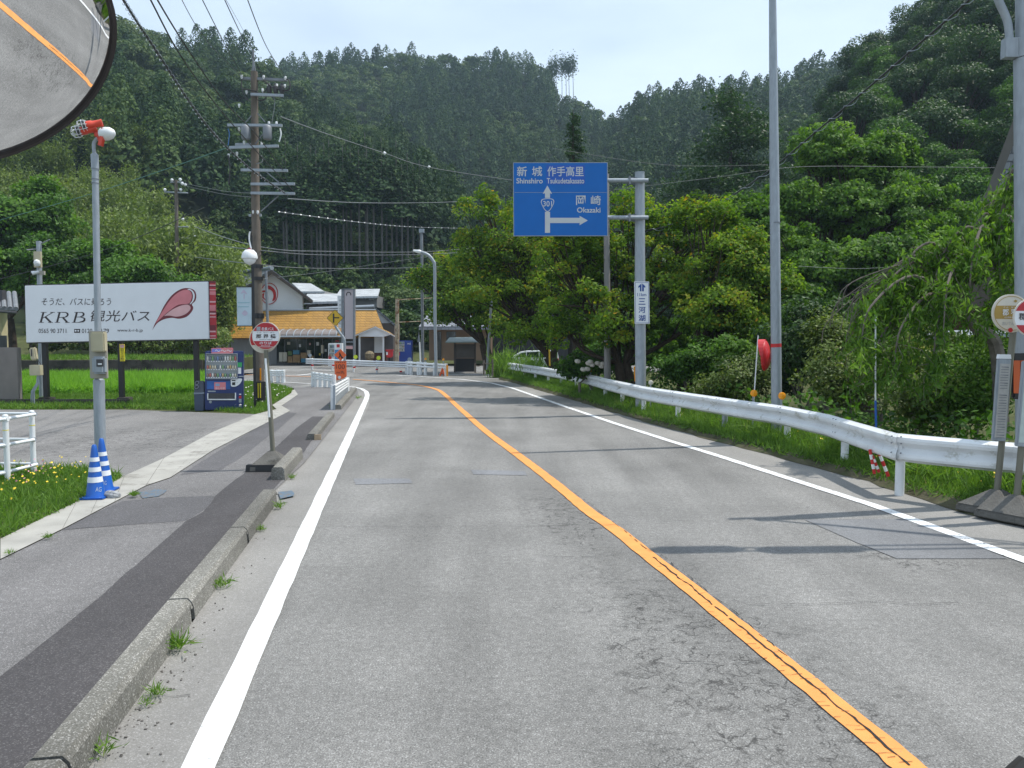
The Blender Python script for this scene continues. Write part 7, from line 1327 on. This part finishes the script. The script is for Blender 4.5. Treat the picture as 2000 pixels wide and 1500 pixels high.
cable([(435, -12), (470, 50), (494, 97)], [13, 18, U], .004, M['cable'], "hair thin earth wire to the tip of the lightning mast")
cable([(480, -10), (520, 90), (558, 152)], [13, 18, U], .009, M['cable'], "thin power line to the right insulator of the top crossarm")
pp_, o = cable([(548, 228), (640, 262), (745, 297), (840, 327), (1000, 352)], [U, 30, 36, 42, 50], .016, M['cable_grey'], "thin grey line from the pole top across the hillside to behind the guide sign")
bd = MB()
for x, y, Y_ in ((751, 299, 36.4), (838, 326, 42)): bd.lathe(P(x, y, Y_), [(.0, -.1), (.09, 0), (0, .1)], (1, 0, .2), 8)
bd.build("line_insulators", M['porcelain'], o)
cable([(562, 388), (700, 396), (830, 396), (915, 393)], [U, 30, 38, 44], .016, M['cable_grey'], "pale line crossing the dark hillside right of the pole at crossarm height")
p2, o = cable([(545, 414), (700, 434), (800, 443), (910, 446)], [U, 30, 38, 44], .014, M['cable_grey'], "beaded line sagging below the pale one, right of the utility pole")
bd = MB()
for k in range(0, len(p2) - 1, 1): bd.lathe(p2[k], [(0, -.04), (.028, 0), (0, .04)], (1, 0, 0), 6)
bd.build("beads", M['porcelain'], o)
for i, (l, yy, lb) in enumerate([([(380, 443), (508, 482), (640, 491), (820, 492), (930, 484)], [30, U, 33, 42, 46], "upper of three bright lines above the shop roof"), ([(388, 475), (508, 489), (640, 498), (820, 497), (950, 490)], [30, U, 33, 42, 46], "second of three bright lines above the shop roof"), ([(380, 502), (508, 517), (620, 524), (760, 524), (850, 521), (900, 518)], [30, U, 33, 42, 44, 46], "lowest and brightest line just above the shop gable"), ([(510, 545), (640, 530), (760, 512), (880, 495)], [U, 33, 42, 46], "faint line rising to the right above the shop roofs")]):
    cable(l, yy, .014 if i < 3 else .007, M['cable_grey'], lb)
cable([(-40, 441), (60, 413), (190, 375), (340, 325), (445, 288)], [40, 36, 32, 27, U], .012, mat('green cable', (.06, .2, .17), .5), "thin greenish line rising from the left edge to the utility pole")
cable([(-20, 550), (100, 519), (200, 490), (290, 455), (400, 405)], [32, 31, 30, 28, U], .014, M['cable'], "dark line crossing behind the siren pole above the billboard")
cable([(360, 358), (430, 372), (500, 378)], [58, 40, U], .013, M['cable_grey'], "pale line linking the thin utility pole and the big one"); cable([(365, 364), (430, 378), (500, 386)], [58, 40, U], .013, M['cable_grey'], "second pale line linking the thin utility pole and the big one")
pr_, o = cable([(1930, -40), (1880, 12), (1790, 90), (1680, 185), (1600, 252), (1500, 335), (1400, 400), (1330, 432), (1270, 449), (1187, 452)], [15, 16, 17.5, 19.5, 21, 23, 24, 24.5, 25, 26], .024, M['cable'], "spiral wrapped cable slanting from the top right down to the slender concrete pole"); spiral(pr_, .065, .6, o, .009)
cable([(1190, 372), (1400, 346), (1560, 326), (1780, 326), (1990, 328)], [24, 24, 24, 24, 24], .006, M['cable_grey'], "hair thin line crossing the right hand trees")
cable([(1080, 290), (1300, 322), (1500, 322)], [34, 34, 34], .006, M['cable_grey'], "hair thin line crossing above the guide sign")
cable([(1560, 520), (1700, 524), (1860, 505)], [26, 26, 26], .008, M['cable_grey'], "thin line across the shaded broadleaf tree at the right")
# ---------------------------------------------------------------- bus mirror at the top left
MC = P(-62, 92, .72); vv = (Vector((0, 0, H)) - MC).normalized(); rt = Vector((1, 0, 0)); upv = Vector((0, ST, CT)); pv_ = (rt * .61 - upv * .79); pv_ = (pv_ - vv * pv_.dot(vv)).normalized()
nrm_ = vv * math.cos(math.radians(42)) + pv_ * math.sin(math.radians(42))
t = thing("vehicle_mirror", MC, "large round convex mirror close by at the top left, reflecting asphalt and orange line", "mirror")
R_ = .136; sag = .03; RS = (R_ * R_ + sag * sag) / (2 * sag); prof = []
for i in range(15): rr = R_ * .98 * (1 - i / 14); prof.append((rr, math.sqrt(RS * RS - rr * rr) - (RS - sag)))
MB().lathe(MC, [(R_ * .98, -.008)] + prof, nrm_, 64).build("mirror_glass", mat('mirror glass', (.86, .87, .88), .012, 1, 0), t, smooth=True)
MB().lathe(MC, [(R_ * .5, -.03), (R_ * .9, -.018), (R_, -.004), (R_ * 1.004, .003), (R_ * 1.0, .005), (R_ * .982, .004), (R_ * .975, -.008)], nrm_, 64).build("rim", mat('black rubber rim', (.03, .026, .028), .45), t, smooth=True)
MB().tube([MC - nrm_ * .03, MC - nrm_ * .08 + Vector((-.1, .02, .05)), MC + Vector((-.45, .1, .4))], .014, 10).build("arm", M['black'], t, smooth=True)
# wiper tip at the bottom right corner
a = P(1996, 1474, .62); o = MB().prism([P(1948, 1512, .6), P(1997, 1469, .62), P(2060, 1500, .62), P(2060, 1560, .6)], [P(1948, 1512, .63), P(1997, 1469, .65), P(2060, 1500, .65), P(2060, 1560, .63)]).build("wiper_tip", mat('matt black rubber', (.01, .01, .01), .7), bevel=.004); tag(o, "black rubber wiper tip poking in at the bottom right corner", "wiper")
# ---------------------------------------------------------------- haze
m = bpy.data.materials.new("haze air"); m.use_nodes = True; n = m.node_tree.nodes; l = m.node_tree.links
for q in list(n):
    if q.type == 'BSDF_PRINCIPLED': n.remove(q)
pv = n.new("ShaderNodeVolumePrincipled"); pv.inputs["Color"].default_value = (.62, .82, 1, 1); pv.inputs["Density"].default_value = .00034; pv.inputs["Anisotropy"].default_value = .15
l.new(pv.outputs[0], n["Material Output"].inputs["Volume"])
o = MB().prism([(-460, -80, -62), (460, -80, -62), (460, 640, -62), (-460, 640, -62)], [(-460, -80, 175), (460, -80, 175), (460, 640, 175), (-460, 640, 175)]).build("haze", m); struct(o, 'stuff')
S.cycles.volume_step_rate = 4
